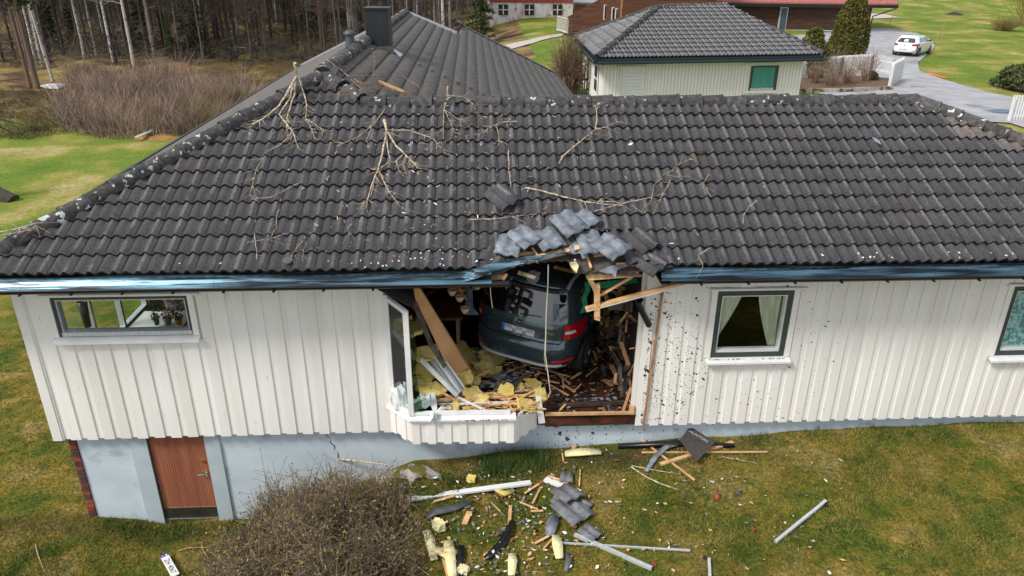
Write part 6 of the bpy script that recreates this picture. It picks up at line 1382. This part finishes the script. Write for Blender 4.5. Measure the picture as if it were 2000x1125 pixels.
for k in range(200):
    x = rnd.uniform(.9, 3.8) if rnd.random() < .7 else rnd.gauss(1.5, .4); z = rnd.uniform(-.5, -.05); blob((x, .098, z), (0, -1, 0), rnd.choice((.004, .006, .009, .014)), .004, True)
for (x, y, r) in ((1085, 832, .05), (1093, 846, .045), (1107, 856, .045), (1158, 846, .03), (1215, 872, .03)): blob(WY(x, y, .098), (0, -1, 0), r, .025, True)
for k in range(40): blob((rnd.uniform(3.3, 4.5), -.08, 1.09+.0), (0, -.4, 1), rnd.uniform(.004, .012))
for k in range(30): blob((rnd.gauss(.1, .25), -.478, .41), (0, -1, .4), rnd.uniform(.004, .012))
thing_mb(b, 'mud_spatter', m_mud, 'dark mud spatter on the white boards and blue foundation right of the hole', 'mud', kind='stuff')
b = MB()
def chip(P, N_, L_, w_, mi):
    a = rnd.uniform(0, 6.28); N_ = Vector(N_); t = N_.cross(Vector((1, .1, .3))).normalized(); q = N_.cross(t); d = t*math.cos(a)+q*math.sin(a); P = Vector(P); b.beam(P, P+d*L_, w_, .005, tuple(N_), mi)
for k in range(850):
    x = rnd.gauss(900, 190); y = rnd.uniform(215, 520)
    if not (430 < x < 1900): continue
    P = RF(x, y, .055+.02*rnd.random()); v = (P[1]+.5)/cb
    if v > hipv(P[0])-.1 or v < .05: continue
    chip(P, RN, rnd.choice((.01, .015, .02, .03, .06)), rnd.choice((.004, .006, .012)), rnd.choice((0, 0, 0, 1, 2, 3)))
for k in range(46):
    u = rnd.choice([rnd.uniform(4.5, 9.3), rnd.uniform(-1.6, .3), rnd.uniform(-5, 9)]); chip(rp3(u, rnd.uniform(.02, .16), .085), RN, rnd.uniform(.01, .035), rnd.uniform(.008, .02), 3)
thing_mb(b, 'roof_litter', [m_bark, m_insul, m_wood2, mat('chalk_white', (.72, .73, .72), None)], 'small pale chips and droppings scattered over the roof tiles', 'litter', kind='stuff')
b = MB()
for k in range(70): # moss cushions between tiles on the right and left
    u = rnd.choice([rnd.uniform(7, 9.2), rnd.uniform(-5.6, -2.5)]); v = rnd.uniform(.2, 3.0)
    if v > hipv(u)-.2: continue
    P = Vector(rp3(u, round(v/TE)*TE+.03, .03)); n = 6; r = rnd.uniform(.015, .035); vs = [P+Vector((math.cos(a)*r, math.sin(a)*r*cb, math.sin(a)*r*sb)) for a in np.linspace(0, 5.24, n)]+[P+Vector(RN)*.03]
    b.add(vs, [(q, (q+1) % n, n) for q in range(n)], 0, True)
thing_mb(b, 'roof_moss', mat('dark_moss', (.03, .018, .012), (.05, .035, .015), 20), 'small dark moss cushions caught between the roof tiles', 'moss', kind='stuff')
# ---- branches lying on the roof
def branch(name, lines, label, r0=.018, surf=None, lift=.070, twigs=4, seed=0, m_=m_bark, cutend=True):
    q = random.Random(seed); b = MB(); surf = surf or (lambda x, y, l: RF(x, y, l))
    for li, ln in enumerate(lines):
        th = ln[0] if not hasattr(ln[0], '__len__') else r0*(.85**li); P = [p for p in ln if hasattr(p, '__len__')]; n = len(P); W = []
        for i, p in enumerate(P): W.append(Vector(surf(p[0]+q.uniform(-1, 1), p[1]+q.uniform(-1, 1), lift*(1+.4*q.random())*(p[2] if len(p) > 2 else 1))))
        R_ = [max(.0035, th*(1-.7*i/max(1, n-1))) for i in range(n)]
        W2, R2 = [W[0]], [R_[0]]
        for i in range(n-1):
            for t in (.33, .66, 1): W2.append(W[i].lerp(W[i+1], t)+Vector((q.uniform(-1, 1), q.uniform(-.6, .6), q.uniform(-.5, .5)))*.008); R2.append(R_[i]+(R_[i+1]-R_[i])*t)
        b.tube(W2, R2, 5)
        for k in range(twigs*(n-1)):
            i = q.randrange(max(1, len(W2)//2), len(W2)); d = (W2[i]-W2[max(0, i-2)]).normalized(); s_ = d.cross(Vector(RN))*q.choice((-1, 1)); E_ = W2[i]+(d*q.uniform(.4, 1)+s_*q.uniform(.3, 1)).normalized()*q.uniform(.06, .28)
            M_ = W2[i].lerp(E_, .5)+Vector((q.uniform(-1, 1), 0, q.uniform(-1, 1)))*.012; b.tube([W2[i], M_, E_], [R2[i]*.6+.001, .003, .0018], 3)
    return thing_mb(b, name, m_, label, 'branch')
branch('fallen_branch', [[(577, 122, 6), (578, 138, 5), (581, 152, 4)], [(579, 150, 4), (562, 180, 3), (545, 206, 1), (513, 232, 1), (495, 241), (487, 258)], [(578, 152, 4), (574, 185, 2), (562, 222, 1), (561, 238)], [(577, 154, 4), (566, 190, 2), (545, 224), (560, 242), (575, 262), (582, 290)], [(583, 150, 4), (593, 182, 2), (600, 205), (598, 236)], [.009, (598, 232), (615, 244), (638, 262)], [.007, (570, 262), (545, 285), (520, 298), (500, 330), (487, 382)], [.006, (598, 236), (607, 250), (615, 272)]], 'forked pale branch hanging over the left hip of the roof', .028, seed=1)
branch('fallen_branch', [[.032, (750, 234, 2), (756, 257, 1.6)], [.018, (754, 257), (746, 300), (738, 332), (726, 362), (715, 405)], [.015, (753, 258), (763, 316)], [.018, (758, 259), (775, 285), (790, 300), (806, 316), (815, 328)], [.010, (757, 253), (800, 254), (845, 270), (870, 300)], [.010, (738, 332), (758, 372), (781, 402)], [.009, (790, 298), (774, 315), (780, 334)], [.008, (793, 302), (788, 322), (795, 342)], [.008, (738, 335), (725, 380), (705, 405)], [.007, (763, 314), (748, 325), (738, 332)]], 'large many-forked pale branch on the middle left of the roof', .03, seed=2, twigs=3)
branch('fallen_branch', [[.020, (876, 168, 3), (873, 186, 2)], [.012, (873, 186), (866, 220), (865, 270)], [.009, (875, 187, 2), (905, 190, 1.5), (928, 206)], [.007, (868, 214), (878, 236), (888, 258)], [.006, (868, 214), (895, 232), (905, 235)]], 'forked branch lying across the main ridge', .02, seed=3)
branch('fallen_branch', [[.012, (1010, 238), (985, 239), (960, 246), (936, 262)], [.007, (970, 243), (975, 268), (974, 285)]], 'short curved branch just below the ridge, right of the ridge-crossing branch', .012, seed=4)
branch('fallen_branch', [[.016, (1092, 318), (1098, 306), (1130, 278), (1163, 252)], [.010, (1163, 252), (1165, 228), (1163, 208), (1172, 196)], [.008, (1163, 252), (1185, 250), (1203, 239)]], 'long slanting branch with a fork near the ridge, right of the roof centre', .016, seed=5)
branch('fallen_branch', [[.013, (1025, 366), (1060, 374), (1100, 384), (1140, 394), (1170, 398), (1215, 402)], [.007, (1165, 398), (1176, 388)], [.006, (1170, 393), (1200, 394), (1215, 398)]], 'straight pale stick above the heap of loose tiles', .013, seed=6, twigs=1)
branch('fallen_branch', [[.009, (915, 430), (960, 428), (1000, 423), (1040, 419), (1085, 414)], [.011, (1145, 418), (1190, 405), (1230, 393), (1270, 386), (1296, 376)], [.006, (1252, 412), (1272, 392), (1276, 362), (1290, 350)], [.006, (1235, 400), (1250, 412)]], 'very long thin branch running behind the pale tiles', .011, seed=7, twigs=1)
branch('fallen_branch', [[.006, (1295, 341), (1312, 334), (1325, 322), (1346, 311)], [.005, (1300, 340), (1320, 345), (1345, 346)]], 'small forked twig right of the roof centre', .006, seed=8, twigs=1)
branch('fallen_twig', [[.006, (1478, 392), (1462, 405), (1451, 422), (1450, 437)]], 'curved twig alone on the right half of the roof', .006, seed=9, twigs=0)
branch('fallen_twig', [[.008, (993, 293), (994, 330), (997, 366)]], 'short straight upright stick in the roof centre', .008, seed=10, twigs=0)
branch('fallen_branch', [[.007, (752, 212), (735, 238), (726, 246)], [.006, (726, 246), (700, 268), (658, 286)], [.006, (726, 246), (716, 275)]], 'thin forked twig just left of the large many-forked branch', .007, seed=11, twigs=2)
for k, (pts, lb) in enumerate((([(545, 408), (538, 425), (541, 442), (530, 462)], 'small crooked twig low on the left of the roof'), ([(498, 456), (500, 480), (501, 506)], 'straight short twig near the left eave'), ([(482, 474), (520, 468), (560, 456)], 'twig crossing the straight one near the left eave'), ([(590, 470), (580, 485), (568, 502)], 'left of two twigs near the eave below the large branch'), ([(598, 472), (592, 490), (590, 504)], 'right of two twigs near the eave below the large branch'), ([(688, 436), (680, 445), (683, 458)], 'short twig above the eave under the large branch'), ([(590, 355), (530, 385), (490, 390)], 'long thin twig on the left of the roof'), ([(1385, 340), (1375, 360), (1390, 385)], 'hair-thin twig on the right half of the roof'), ([(1310, 352), (1290, 390), (1275, 420)], 'thin twig right of the long thin branch'), ([(1385, 485), (1364, 498), (1373, 518)], 'bent twig at the eave above the curtained window'))):
    branch('fallen_twig', [[.005]+pts], lb, .005, seed=20+k, twigs=1)
SE = lambda x, y, l: PL(x, y, n2, d2+l)
branch('fallen_branch', [[.020, (640, 118), (665, 140), (705, 162), (745, 172), (800, 184)], [.012, (680, 150), (740, 148), (790, 152), (815, 165), (832, 188)], [.010, (700, 165), (760, 180), (818, 192)], [.009, (660, 130), (690, 160), (720, 185)], [.009, (712, 165), (735, 160), (790, 175), (830, 186)], [.008, (690, 165), (665, 180), (650, 185)], [.007, (730, 150), (733, 120), (728, 95)], [.007, (655, 130), (700, 130), (740, 145)]], 'tangled brown branch lying in the valley behind the ridge', .02, SE, .09, 5, 31, mat('brown_branch', (.17, .11, .08), (.30, .21, .14), 8, .9))
b = MB(); b.beam(SE(742, 160, .12), SE(786, 178, .12), .05, .04, jag=.04); thing_mb(b, 'split_branch_wood', m_wood, 'short pale split piece of wood on the tangled brown branch', 'wood piece')
branch('fallen_branch', [[.008, (-10, 455), (30, 447), (70, 436), (62, 448), (0, 460)]], 'thin twigs lying over the hip at the left picture edge', .008, lift=.2, seed=41)
for k, (x, y, s_, a, lb) in enumerate(((940, 282, .05, 80, 'blue-grey plastic shard in the roof centre'), (1372, 298, .06, 40, 'dark plastic shard on the right half of the roof'), (1712, 275, .08, 110, 'slim green-grey shard high on the right of the roof'), (914, 440, .05, 20, 'black shard above the left end of the loose tiles'), (1088, 308, .04, 60, 'small dark shard beside the slanting branch'), (618, 440, .04, 130, 'small grey shard low on the left of the roof'), (1118, 241, .04, 10, 'small dark shard near the ridge'), (1041, 350, .07, 160, 'flat brown shard above the straight pale stick'), (1232, 282, .045, 30, 'cream lump on the right of the slanting branch'), (776, 200, .05, 15, 'cream chip stuck on the ridge'))):
    P = RF(x, y, .08); b = MB(); a = math.radians(a); t = np.array((math.cos(a), math.sin(a)*cb, math.sin(a)*sb)); q_ = np.array((-math.sin(a), math.cos(a)*cb, math.cos(a)*sb)); b.prism([P-t*s_*1.3, P+q_*s_*.5, P+t*s_*1.2+q_*.01, P-q_*s_*.5], RN*.01)
    thing_mb(b, 'shard', m_insul2 if 'cream' in lb else m_under if 'blue' in lb or 'grey' in lb else m_gutter, lb, 'shard')
P = RF(562, 510, .07); b = MB(); b.tube([P, P+RN*.02], .06, 14); thing_mb(b, 'vent_lid', m_greyplastic, 'small round grey cap lying near the eave left of the centre', 'cap')
# ---- wreckage on the lawn
def lbeam(p0, p1, w_, t_, name, m_, label, cat, jag=.01, l0=.04, l1=.04):
    b = MB(); b.beam(TG(*p0)+np.array((0, 0, l0)), TG(*p1)+np.array((0, 0, l1)), w_, t_, jag=jag); return thing_mb(b, name, m_, label, cat)
LB = [((798, 979), (1036, 947), .085, .03, 'white_board', m_white2, 'long white board lying on the grass right of the bush', 'board'), ((1065, 941), (1132, 966), .09, .03, 'white_board', m_white2, 'short white splintered board above the grey tile pieces', 'board'),
      ((1123, 1049), (1272, 1115), .05, .04, 'metal_bar', m_alu, 'thick metal bar slanting across the thin one on the grass', 'metal bar'), ((1098, 1065), (1346, 1080), .024, .02, 'metal_bar', m_alu, 'thin metal bar lying nearly level on the grass', 'metal bar'), ((1515, 1062), (1612, 983), .04, .035, 'metal_bar', m_alu, 'metal bar lying alone on the right of the lawn', 'metal bar'), ((1384, 1096), (1386, 1140), .035, .03, 'metal_bar', m_alu, 'metal bar running out of the bottom edge', 'metal bar'),
      ((1290, 911), (1430, 868), .06, .03, 'painted_plank', m_wood, 'thick plank with raw wood face behind the dark fibreboard', 'plank'), ((1224, 873), (1350, 866), .06, .02, 'split_lath', m_wood, 'long split lath against the wall foot', 'lath'), ((1253, 888), (1497, 887), .022, .02, 'thin_batten', m_wood, 'long thin batten passing under the dark fibreboard', 'batten'), ((1245, 858), (1356, 942), .025, .02, 'thin_lath', m_wood, 'thin lath crossing the pile diagonally', 'lath'),
      ((997, 992), (993, 1052), .045, .015, 'wood_strip', m_wood, 'upright pale strip crossing the black curved strip', 'wood strip'), ((917, 1004), (907, 1028), .075, .015, 'wood_chip', m_wood, 'flat pale wood piece right of the dark strip', 'wood piece'), ((1054, 960), (1040, 988), .03, .015, 'wood_strip', m_wood, 'left of two crossed laths by the short white board', 'wood strip'), ((1025, 968), (1052, 950), .03, .015, 'wood_strip', m_wood, 'upper of two crossed laths by the short white board', 'wood strip'), ((1018, 986), (1050, 999), .02, .012, 'wood_strip', m_wood, 'thin white lath below the crossed laths', 'wood strip'), ((1037, 1003), (1060, 1002), .03, .015, 'wood_strip', m_wood, 'short orange lath left of the grey tile pieces', 'wood strip'), ((1071, 1052), (1045, 1066), .03, .015, 'wood_strip', m_wood, 'left of two sticks under the pale blue piece', 'wood strip'), ((1081, 1055), (1062, 1076), .025, .015, 'wood_strip', m_wood, 'right of two sticks under the pale blue piece', 'wood strip'), ((1133, 922), (1131, 953), .02, .012, 'wood_strip', m_wood, 'short upright lath right of the small grey shard', 'wood strip'), ((848, 984), (886, 973), .04, .015, 'wood_strip', m_wood, 'orange splinter below the long white board', 'wood strip'), ((868, 1100), (876, 1130), .05, .015, 'wood_strip', m_wood, 'orange wood piece at the bottom beside the yellow strips', 'wood strip'), ((1070, 935), (1110, 948), .05, .02, 'wood_strip', m_broken, 'splintered orange wood under the short white board', 'wood strip'), ((1098, 890), (1100, 905), .025, .015, 'wood_strip', m_wood, 'tiny upright stick below the yellow strip', 'wood strip')]
for q in LB: lbeam(q[0], q[1], q[2], q[3], q[4], q[5], q[6], q[7])
def lstrip(pts, w_, name, m_, label, cat, th=.012, lift=.04):
    b = MB(); W = [TG(*p)+np.array((0, 0, lift+.02*math.sin(i*2))) for i, p in enumerate(pts)]; n = len(W); vs = []
    for i, P in enumerate(W):
        d = W[min(i+1, n-1)]-W[max(i-1, 0)]; s_ = np.array((-d[1], d[0], 0)); s_ /= np.linalg.norm(s_); ww = w_*(.35+.65*math.sin(math.pi*(i+.6)/(n+.2)))*.5; vs += [P-s_*ww, P+s_*ww, P+s_*ww+np.array((0, 0, th)), P-s_*ww+np.array((0, 0, th))]
    fs = [(0, 1, 2, 3), tuple(4*(n-1)+k for k in (3, 2, 1, 0))]
    for i in range(n-1): a = 4*i; fs += [(a, a+4, a+5, a+1), (a+1, a+5, a+6, a+2), (a+2, a+6, a+7, a+3), (a+3, a+7, a+4, a)]
    b.add(vs, fs, 0, True); return thing_mb(b, name, m_, label, cat)
lstrip([(832, 1018), (850, 1008), (885, 997), (915, 987)], .13, 'dark_trim', m_greyplastic, 'dark grey trim strip lying left below the long white board', 'trim', .03)
lstrip([(1001, 1022), (994, 1045), (980, 1065), (962, 1085), (948, 1098)], .12, 'black_strip', m_gutter, 'black curved plastic strip on the grass', 'strip')
lstrip([(901, 1070), (900, 1090), (896, 1128)], .09, 'black_strip', m_gutter, 'black strip at the bottom right of the yellow strips', 'strip')
lstrip([(1108, 1085), (1111, 1100), (1105, 1120)], .08, 'black_strip', m_greyplastic, 'dark crumpled strip below the left end of the metal bars', 'strip')
lstrip([(1083, 1012), (1078, 1030), (1073, 1050)], .16, 'pale_blue_piece', m_under, 'pale blue-white bent plastic piece in the middle of the debris', 'plastic piece', .02)
lstrip([(1325, 872), (1300, 880), (1280, 895), (1262, 925)], .09, 'grey_bent_strip', m_under, 'pale grey bent strip left of the dark fibreboard', 'strip')
lstrip([(1000, 1088), (1001, 1104), (999, 1128)], .12, 'yellow_wool_strip', m_insul2, 'pale yellow wool strip at the bottom centre', 'insulation', .025)
lstrip([(1085, 1052), (1088, 1070), (1093, 1095)], .14, 'yellow_wool_strip', m_insul2, 'pale yellow wool piece left of the metal bars', 'insulation', .025)
lstrip([(832, 1043), (840, 1062), (848, 1098)], .13, 'yellow_wool_strip', m_insul2, 'leftmost long pale yellow wool strip by the bush', 'insulation', .025)
lstrip([(875, 1062), (878, 1085), (884, 1130)], .15, 'yellow_wool_strip', m_insul2, 'long upright yellow wool strip right of the leftmost one', 'insulation', .025)
lstrip([(850, 1078), (872, 1092), (893, 1082)], .12, 'yellow_wool_strip', m_insul2, 'yellow wool strip lying across the two long ones', 'insulation', .025)
lstrip([(1103, 892), (1135, 890), (1173, 886)], .17, 'yellow_wool_strip', m_insul2, 'yellow wool strip on the grass near the wall foot', 'insulation', .025)
lstrip([(970, 963), (985, 972), (1000, 964)], .1, 'yellow_wool_scrap', m_insul, 'small yellow scrap under the long white board', 'insulation', .03)
lstrip([(1207, 876), (1320, 872), (1432, 874)], .09, 'black_pipe', m_gutter, 'black pipe lying at the wall foot behind the laths', 'pipe', .05, .02)
for (x, y, sx, sy, th, m_, nm, lb) in ((857, 1034, .24, .17, .09, m_insul2, 'wool_lump', 'crumpled pale yellow wool lump above the leftmost wool strip'), (905, 1119, .18, .14, .06, m_insul2, 'wool_lump', 'yellow wool lump at the bottom edge right of the black strip'), (564, 1108, .20, .12, .10, m_insul2, 'wool_lump', 'pale yellow wool lump caught in the front of the bush'), (921, 940, .17, .15, .05, m_insul, 'wool_square', 'square yellow wool piece above the long white board'), (1121, 878, .10, .07, .04, m_wood, 'wood_block', 'orange wood block by the wall foot above the wool strip')):
    P = TG(x, y)+np.array((0, 0, th*.6+(.62 if x == 564 else .02))); chunk(P, sx, sy, th, m_, lb, nm, 'insulation' if 'wool' in nm else 'wood block', (.1, .1, rnd.uniform(0, 3) if 'square' not in nm else 1.3), .35 if 'lump' in nm else .08)
FI = Matrix.Identity(4)
for (x, y, a, s_, t_, lb) in ((1117, 1002, 35, 1.15, 6, 'largest grey tile piece lying lowest in the lawn debris'), (1108, 975, 28, .95, -8, 'grey tile piece resting on the largest one'), (1106, 938, -10, .55, 0, 'small rounded grey tile piece above the short white board'), (1152, 1046, 40, .62, 4, 'dark tile fragment above the thick metal bar'), (1092, 985, 60, .5, 12, 'grey tile corner poking out left of the pile'), (1140, 990, 50, .5, 5, 'grey tile corner poking out right of the pile')):
    loose_tile(TG(x, y)+np.array((0, 0, .05+(.05 if 'resting' in lb else 0))), FI, a, t_, [m_greytile:=mat('grey_broken_tile', (.12, .125, .14), (.20, .205, .22), 14, .7, .5, 60)]*4, s_, lb, 'tile_piece')
# dark fibreboard with its printed word
q = [TG(*p)+np.array((0, 0, l)) for p, l in (((1346, 851), .16), ((1395, 877), .13), ((1359, 914), .10), ((1325, 873), .13))]
fb = thing_mb(MB().prism(q, (0, -.006, .012)), 'fibreboard_piece', mat('black_fibreboard', (.04, .034, .032), (.06, .05, .047), 18, .85), 'dark torn fibreboard piece with pale lettering on the lath pile', 'fibreboard')
ex = Vector(q[1]-q[0]).normalized(); ez = ex.cross(Vector(q[3]-q[0])).normalized(); ez = -ez if ez.z < 0 else ez; ey = ez.cross(ex)
t = text(None, 'HUNTON', .075, (0, 0, 0), (0, 0, 0), m_alu, 'lettering', .001, 1.1); t.parent = fb
mw = Matrix.Translation(Vector(q[0])*.52+Vector(q[1])*.48-ey*.105+ez*.022) @ Matrix((ex, ey, ez)).transposed().to_4x4(); t.matrix_parent_inverse = Matrix.Identity(4); t.matrix_basis = Matrix.Translation(-fb.location) @ mw
b = MB(); b.prism([TG(*p)+np.array((0, 0, .05)) for p in ((1362, 858), (1374, 854), (1390, 866), (1376, 878))], (0, 0, .01)); thing_mb(b, 'white_shard', m_white2, 'white shard peeking out behind the dark fibreboard', 'shard')
# number plate torn off the car
P0, P1 = TG(322, 1092), TG(349, 1141); ex = Vector(P1-P0); ex.z = 0; ex.normalize(); ez = Vector((0, 0, 1)); ey = ez.cross(ex)
pl = mk('number_plate', MB().box(0, .52, -.055, .055, 0, .006).mesh('number_plate', m_white2), None, 'white registration plate lying on the grass at the bottom left', 'number plate'); pl.matrix_world = Matrix.Translation(Vector(P0)+Vector((0, 0, .075))) @ Matrix((ex, ey, ez)).transposed().to_4x4()
MB().box(0, .045, -.055, .055, .006, .008).obj('blue_band', mat('plate_band_blue', (.01, .10, .50), None, rough=.4), pl)
for k, (yy, c) in enumerate(((.026, (.80, .82, .85)), (-.024, (.75, .10, .25)))): MB().tube([(.022, yy, .008), (.022, yy, .0095)], .014, 10).obj('plate_emblem', mat('emblem_%s' % ('pale', 'red')[k], c, None), pl)
text(pl, 'ZH 4067', .098, (.285, -.002, .0075), (0, 0, 0), m_blackpl, 'plate_characters', .0008, .98)
# small sticks
def lstick(pts, r, label, m_=m_bark, lift=.03): b = MB(); W = [TG(*p)+np.array((0, 0, lift)) for p in pts]; b.tube(W, [r]*(len(W)-1)+[r*.4], 5); return thing_mb(b, 'stick', m_, label, 'stick')
lstick([(640, 949), (700, 958), (766, 971)], .016, 'pale stick lying on top of the bush', lift=.55)
lstick([(70, 1066), (76, 1090), (88, 1119)], .007, 'thin pale stick at the lower left of the lawn'); lstick([(348, 1079), (370, 1073), (404, 1072)], .007, 'thin curved stick above the number plate'); lstick([(394, 1060), (396, 1075), (410, 1098), (420, 1122)], .007, 'long thin curved stick between number plate and bush'); lstick([(443, 1040), (428, 1062), (418, 1085)], .005, 'faint grass-green stick beside the bush', m_brushy)
lstick([(1232, 915), (1262, 935), (1290, 948), (1324, 960)], .011, 'forked twig left below the dark fibreboard'); lstick([(1234, 913), (1280, 922), (1327, 929)], .008, 'straight twig above the forked one'); lstick([(1410, 895), (1450, 903), (1478, 908)], .007, 'curved twig right of the dark fibreboard')
lstick([(793, 1085), (800, 1105), (806, 1128)], .016, 'thick broken stick in front of the bush'); lstick([(800, 1100), (822, 1115), (840, 1128)], .009, 'thin stick forking from the thick broken one'); lstick([(960, 985), (975, 1000), (986, 1012)], .009, 'small forked twig in the middle of the debris')
for (x, y, s_, m_, lb) in ((1400, 975, .055, m_brick, 'red crumpled scrap alone on the lawn'), (1122, 1033, .035, m_brick, 'small red crumb above the metal bars'), (1470, 1037, .035, m_brick, 'small reddish crumb on the right of the lawn'), (1612, 988, .05, m_gutter, 'black end cap at the upper end of the lone metal bar'), (1441, 965, .06, m_greyplastic, 'dark flat scrap left of the lone metal bar'), (1276, 1105, .04, m_brick, 'reddish scrap at the lower end of the thick metal bar'), (975, 1045, .05, m_greyplastic, 'small grey scrap between the debris strips')):
    chunk(TG(x, y)+np.array((0, 0, .03)), s_*2, s_*1.2, .03, m_, lb, 'scrap', 'scrap', rough=.4)
b = MB()
for k in range(900):
    if rnd.random() < .62: x = rnd.gauss(990, 90); y = rnd.uniform(905, 1125)
    else: x = rnd.uniform(780, 1650); y = rnd.uniform(880, 1125)
    P = Vector(TG(x, y)); P.z += .03+.015*rnd.random()
    if P.y > 0: continue
    a = rnd.uniform(0, 6.28); s_ = rnd.choice((.012, .018, .025, .04)); t = Vector((math.cos(a), math.sin(a), rnd.uniform(-.3, .3)))*s_; q_ = Vector((-math.sin(a), math.cos(a), rnd.uniform(-.3, .3)))*s_*rnd.uniform(.15, .8)
    b.prism([P-t, P+q_, P+t*.8+q_*.4, P-q_*.7], (0, 0, .006), rnd.choice((0, 0, 1, 1, 2, 3, 4)))
thing_mb(b, 'lawn_litter', [m_under, m_wood, m_brick, m_gutter, m_white2], 'small glass shards, chips and crumbs scattered over the lawn', 'litter', kind='stuff')
# ---- things behind the corner window
A = GZ(296, 638, .92); tw = empty('white_table', (A[0], A[1]+.1, .15), 'white table behind the corner window at left', 'table'); MB().box(-.35, .5, -.2, .5, .73, .77).obj('table_top', m_white2, tw)
for x in (-.3, .45):
    for y in (-.15, .45): MB().box(x-.02, x+.02, y-.02, y+.02, 0, .73).obj('leg', m_white2, tw)
def pot(px, py, z, r, h, m_, label, plant=None, nm='plant_pot'):
    P = GZ(px, py, z); root = empty(nm, P, label, 'pot'); n = 12; vs = []
    for (q, zz_) in ((r*.7, 0), (r, h), (r*.9, h), (r*.6, .01)):
        for k in range(n): a = 2*math.pi*k/n; vs.append((q*math.cos(a), q*math.sin(a), zz_))
    MB().add(vs, [(i*n+k, i*n+(k+1) % n, (i+1)*n+(k+1) % n, (i+1)*n+k) for i in range(3) for k in range(n)]+[tuple(range(n))[::-1]], 0, True).obj('pot', m_, root)
    if plant: V, F = leaves(np.stack([g.normal(size=70)*r*.8, g.normal(size=70)*r*.8, h+np.abs(g.normal(size=70))*h*.9], 1), .03); mk('plant', npmesh('plant', V, F, plant), root)
pot(329, 634, .97, .07, .14, mat('grey_pot', (.30, .31, .32), None), 'grey pot with orange flower on the white table', mat('orange_petals', (.6, .22, .05), None))
pot(350, 633, .97, .06, .11, mat('orange_pot', (.65, .25, .03), None), 'orange pot with green plant on the white table', m_thuja)
pot(307, 634, .97, .05, .12, mat('green_figure', (.05, .20, .10), None), 'green garden figure on the white table', mat('green_figure_b', (.05, .20, .10), None), 'green_figure')
pot(172, 638, 1.3, .07, .42, mat('dark_vase', (.035, .035, .05), None, rough=.3), 'tall dark vase with dry flowers behind the corner window', mat('dry_flowers', (.22, .14, .14), None), 'vase')
P = GZ(343, 612, .95); chunk(P+np.array((0, .2, .1)), .5, .16, .4, mat('patterned_cushion', (.30, .30, .33), (.08, .08, .1), 14, .9, contrast=(.45, .55)), 'patterned grey cushion behind the pots', 'cushion', 'cushion', (.4, 0, .1), .1)
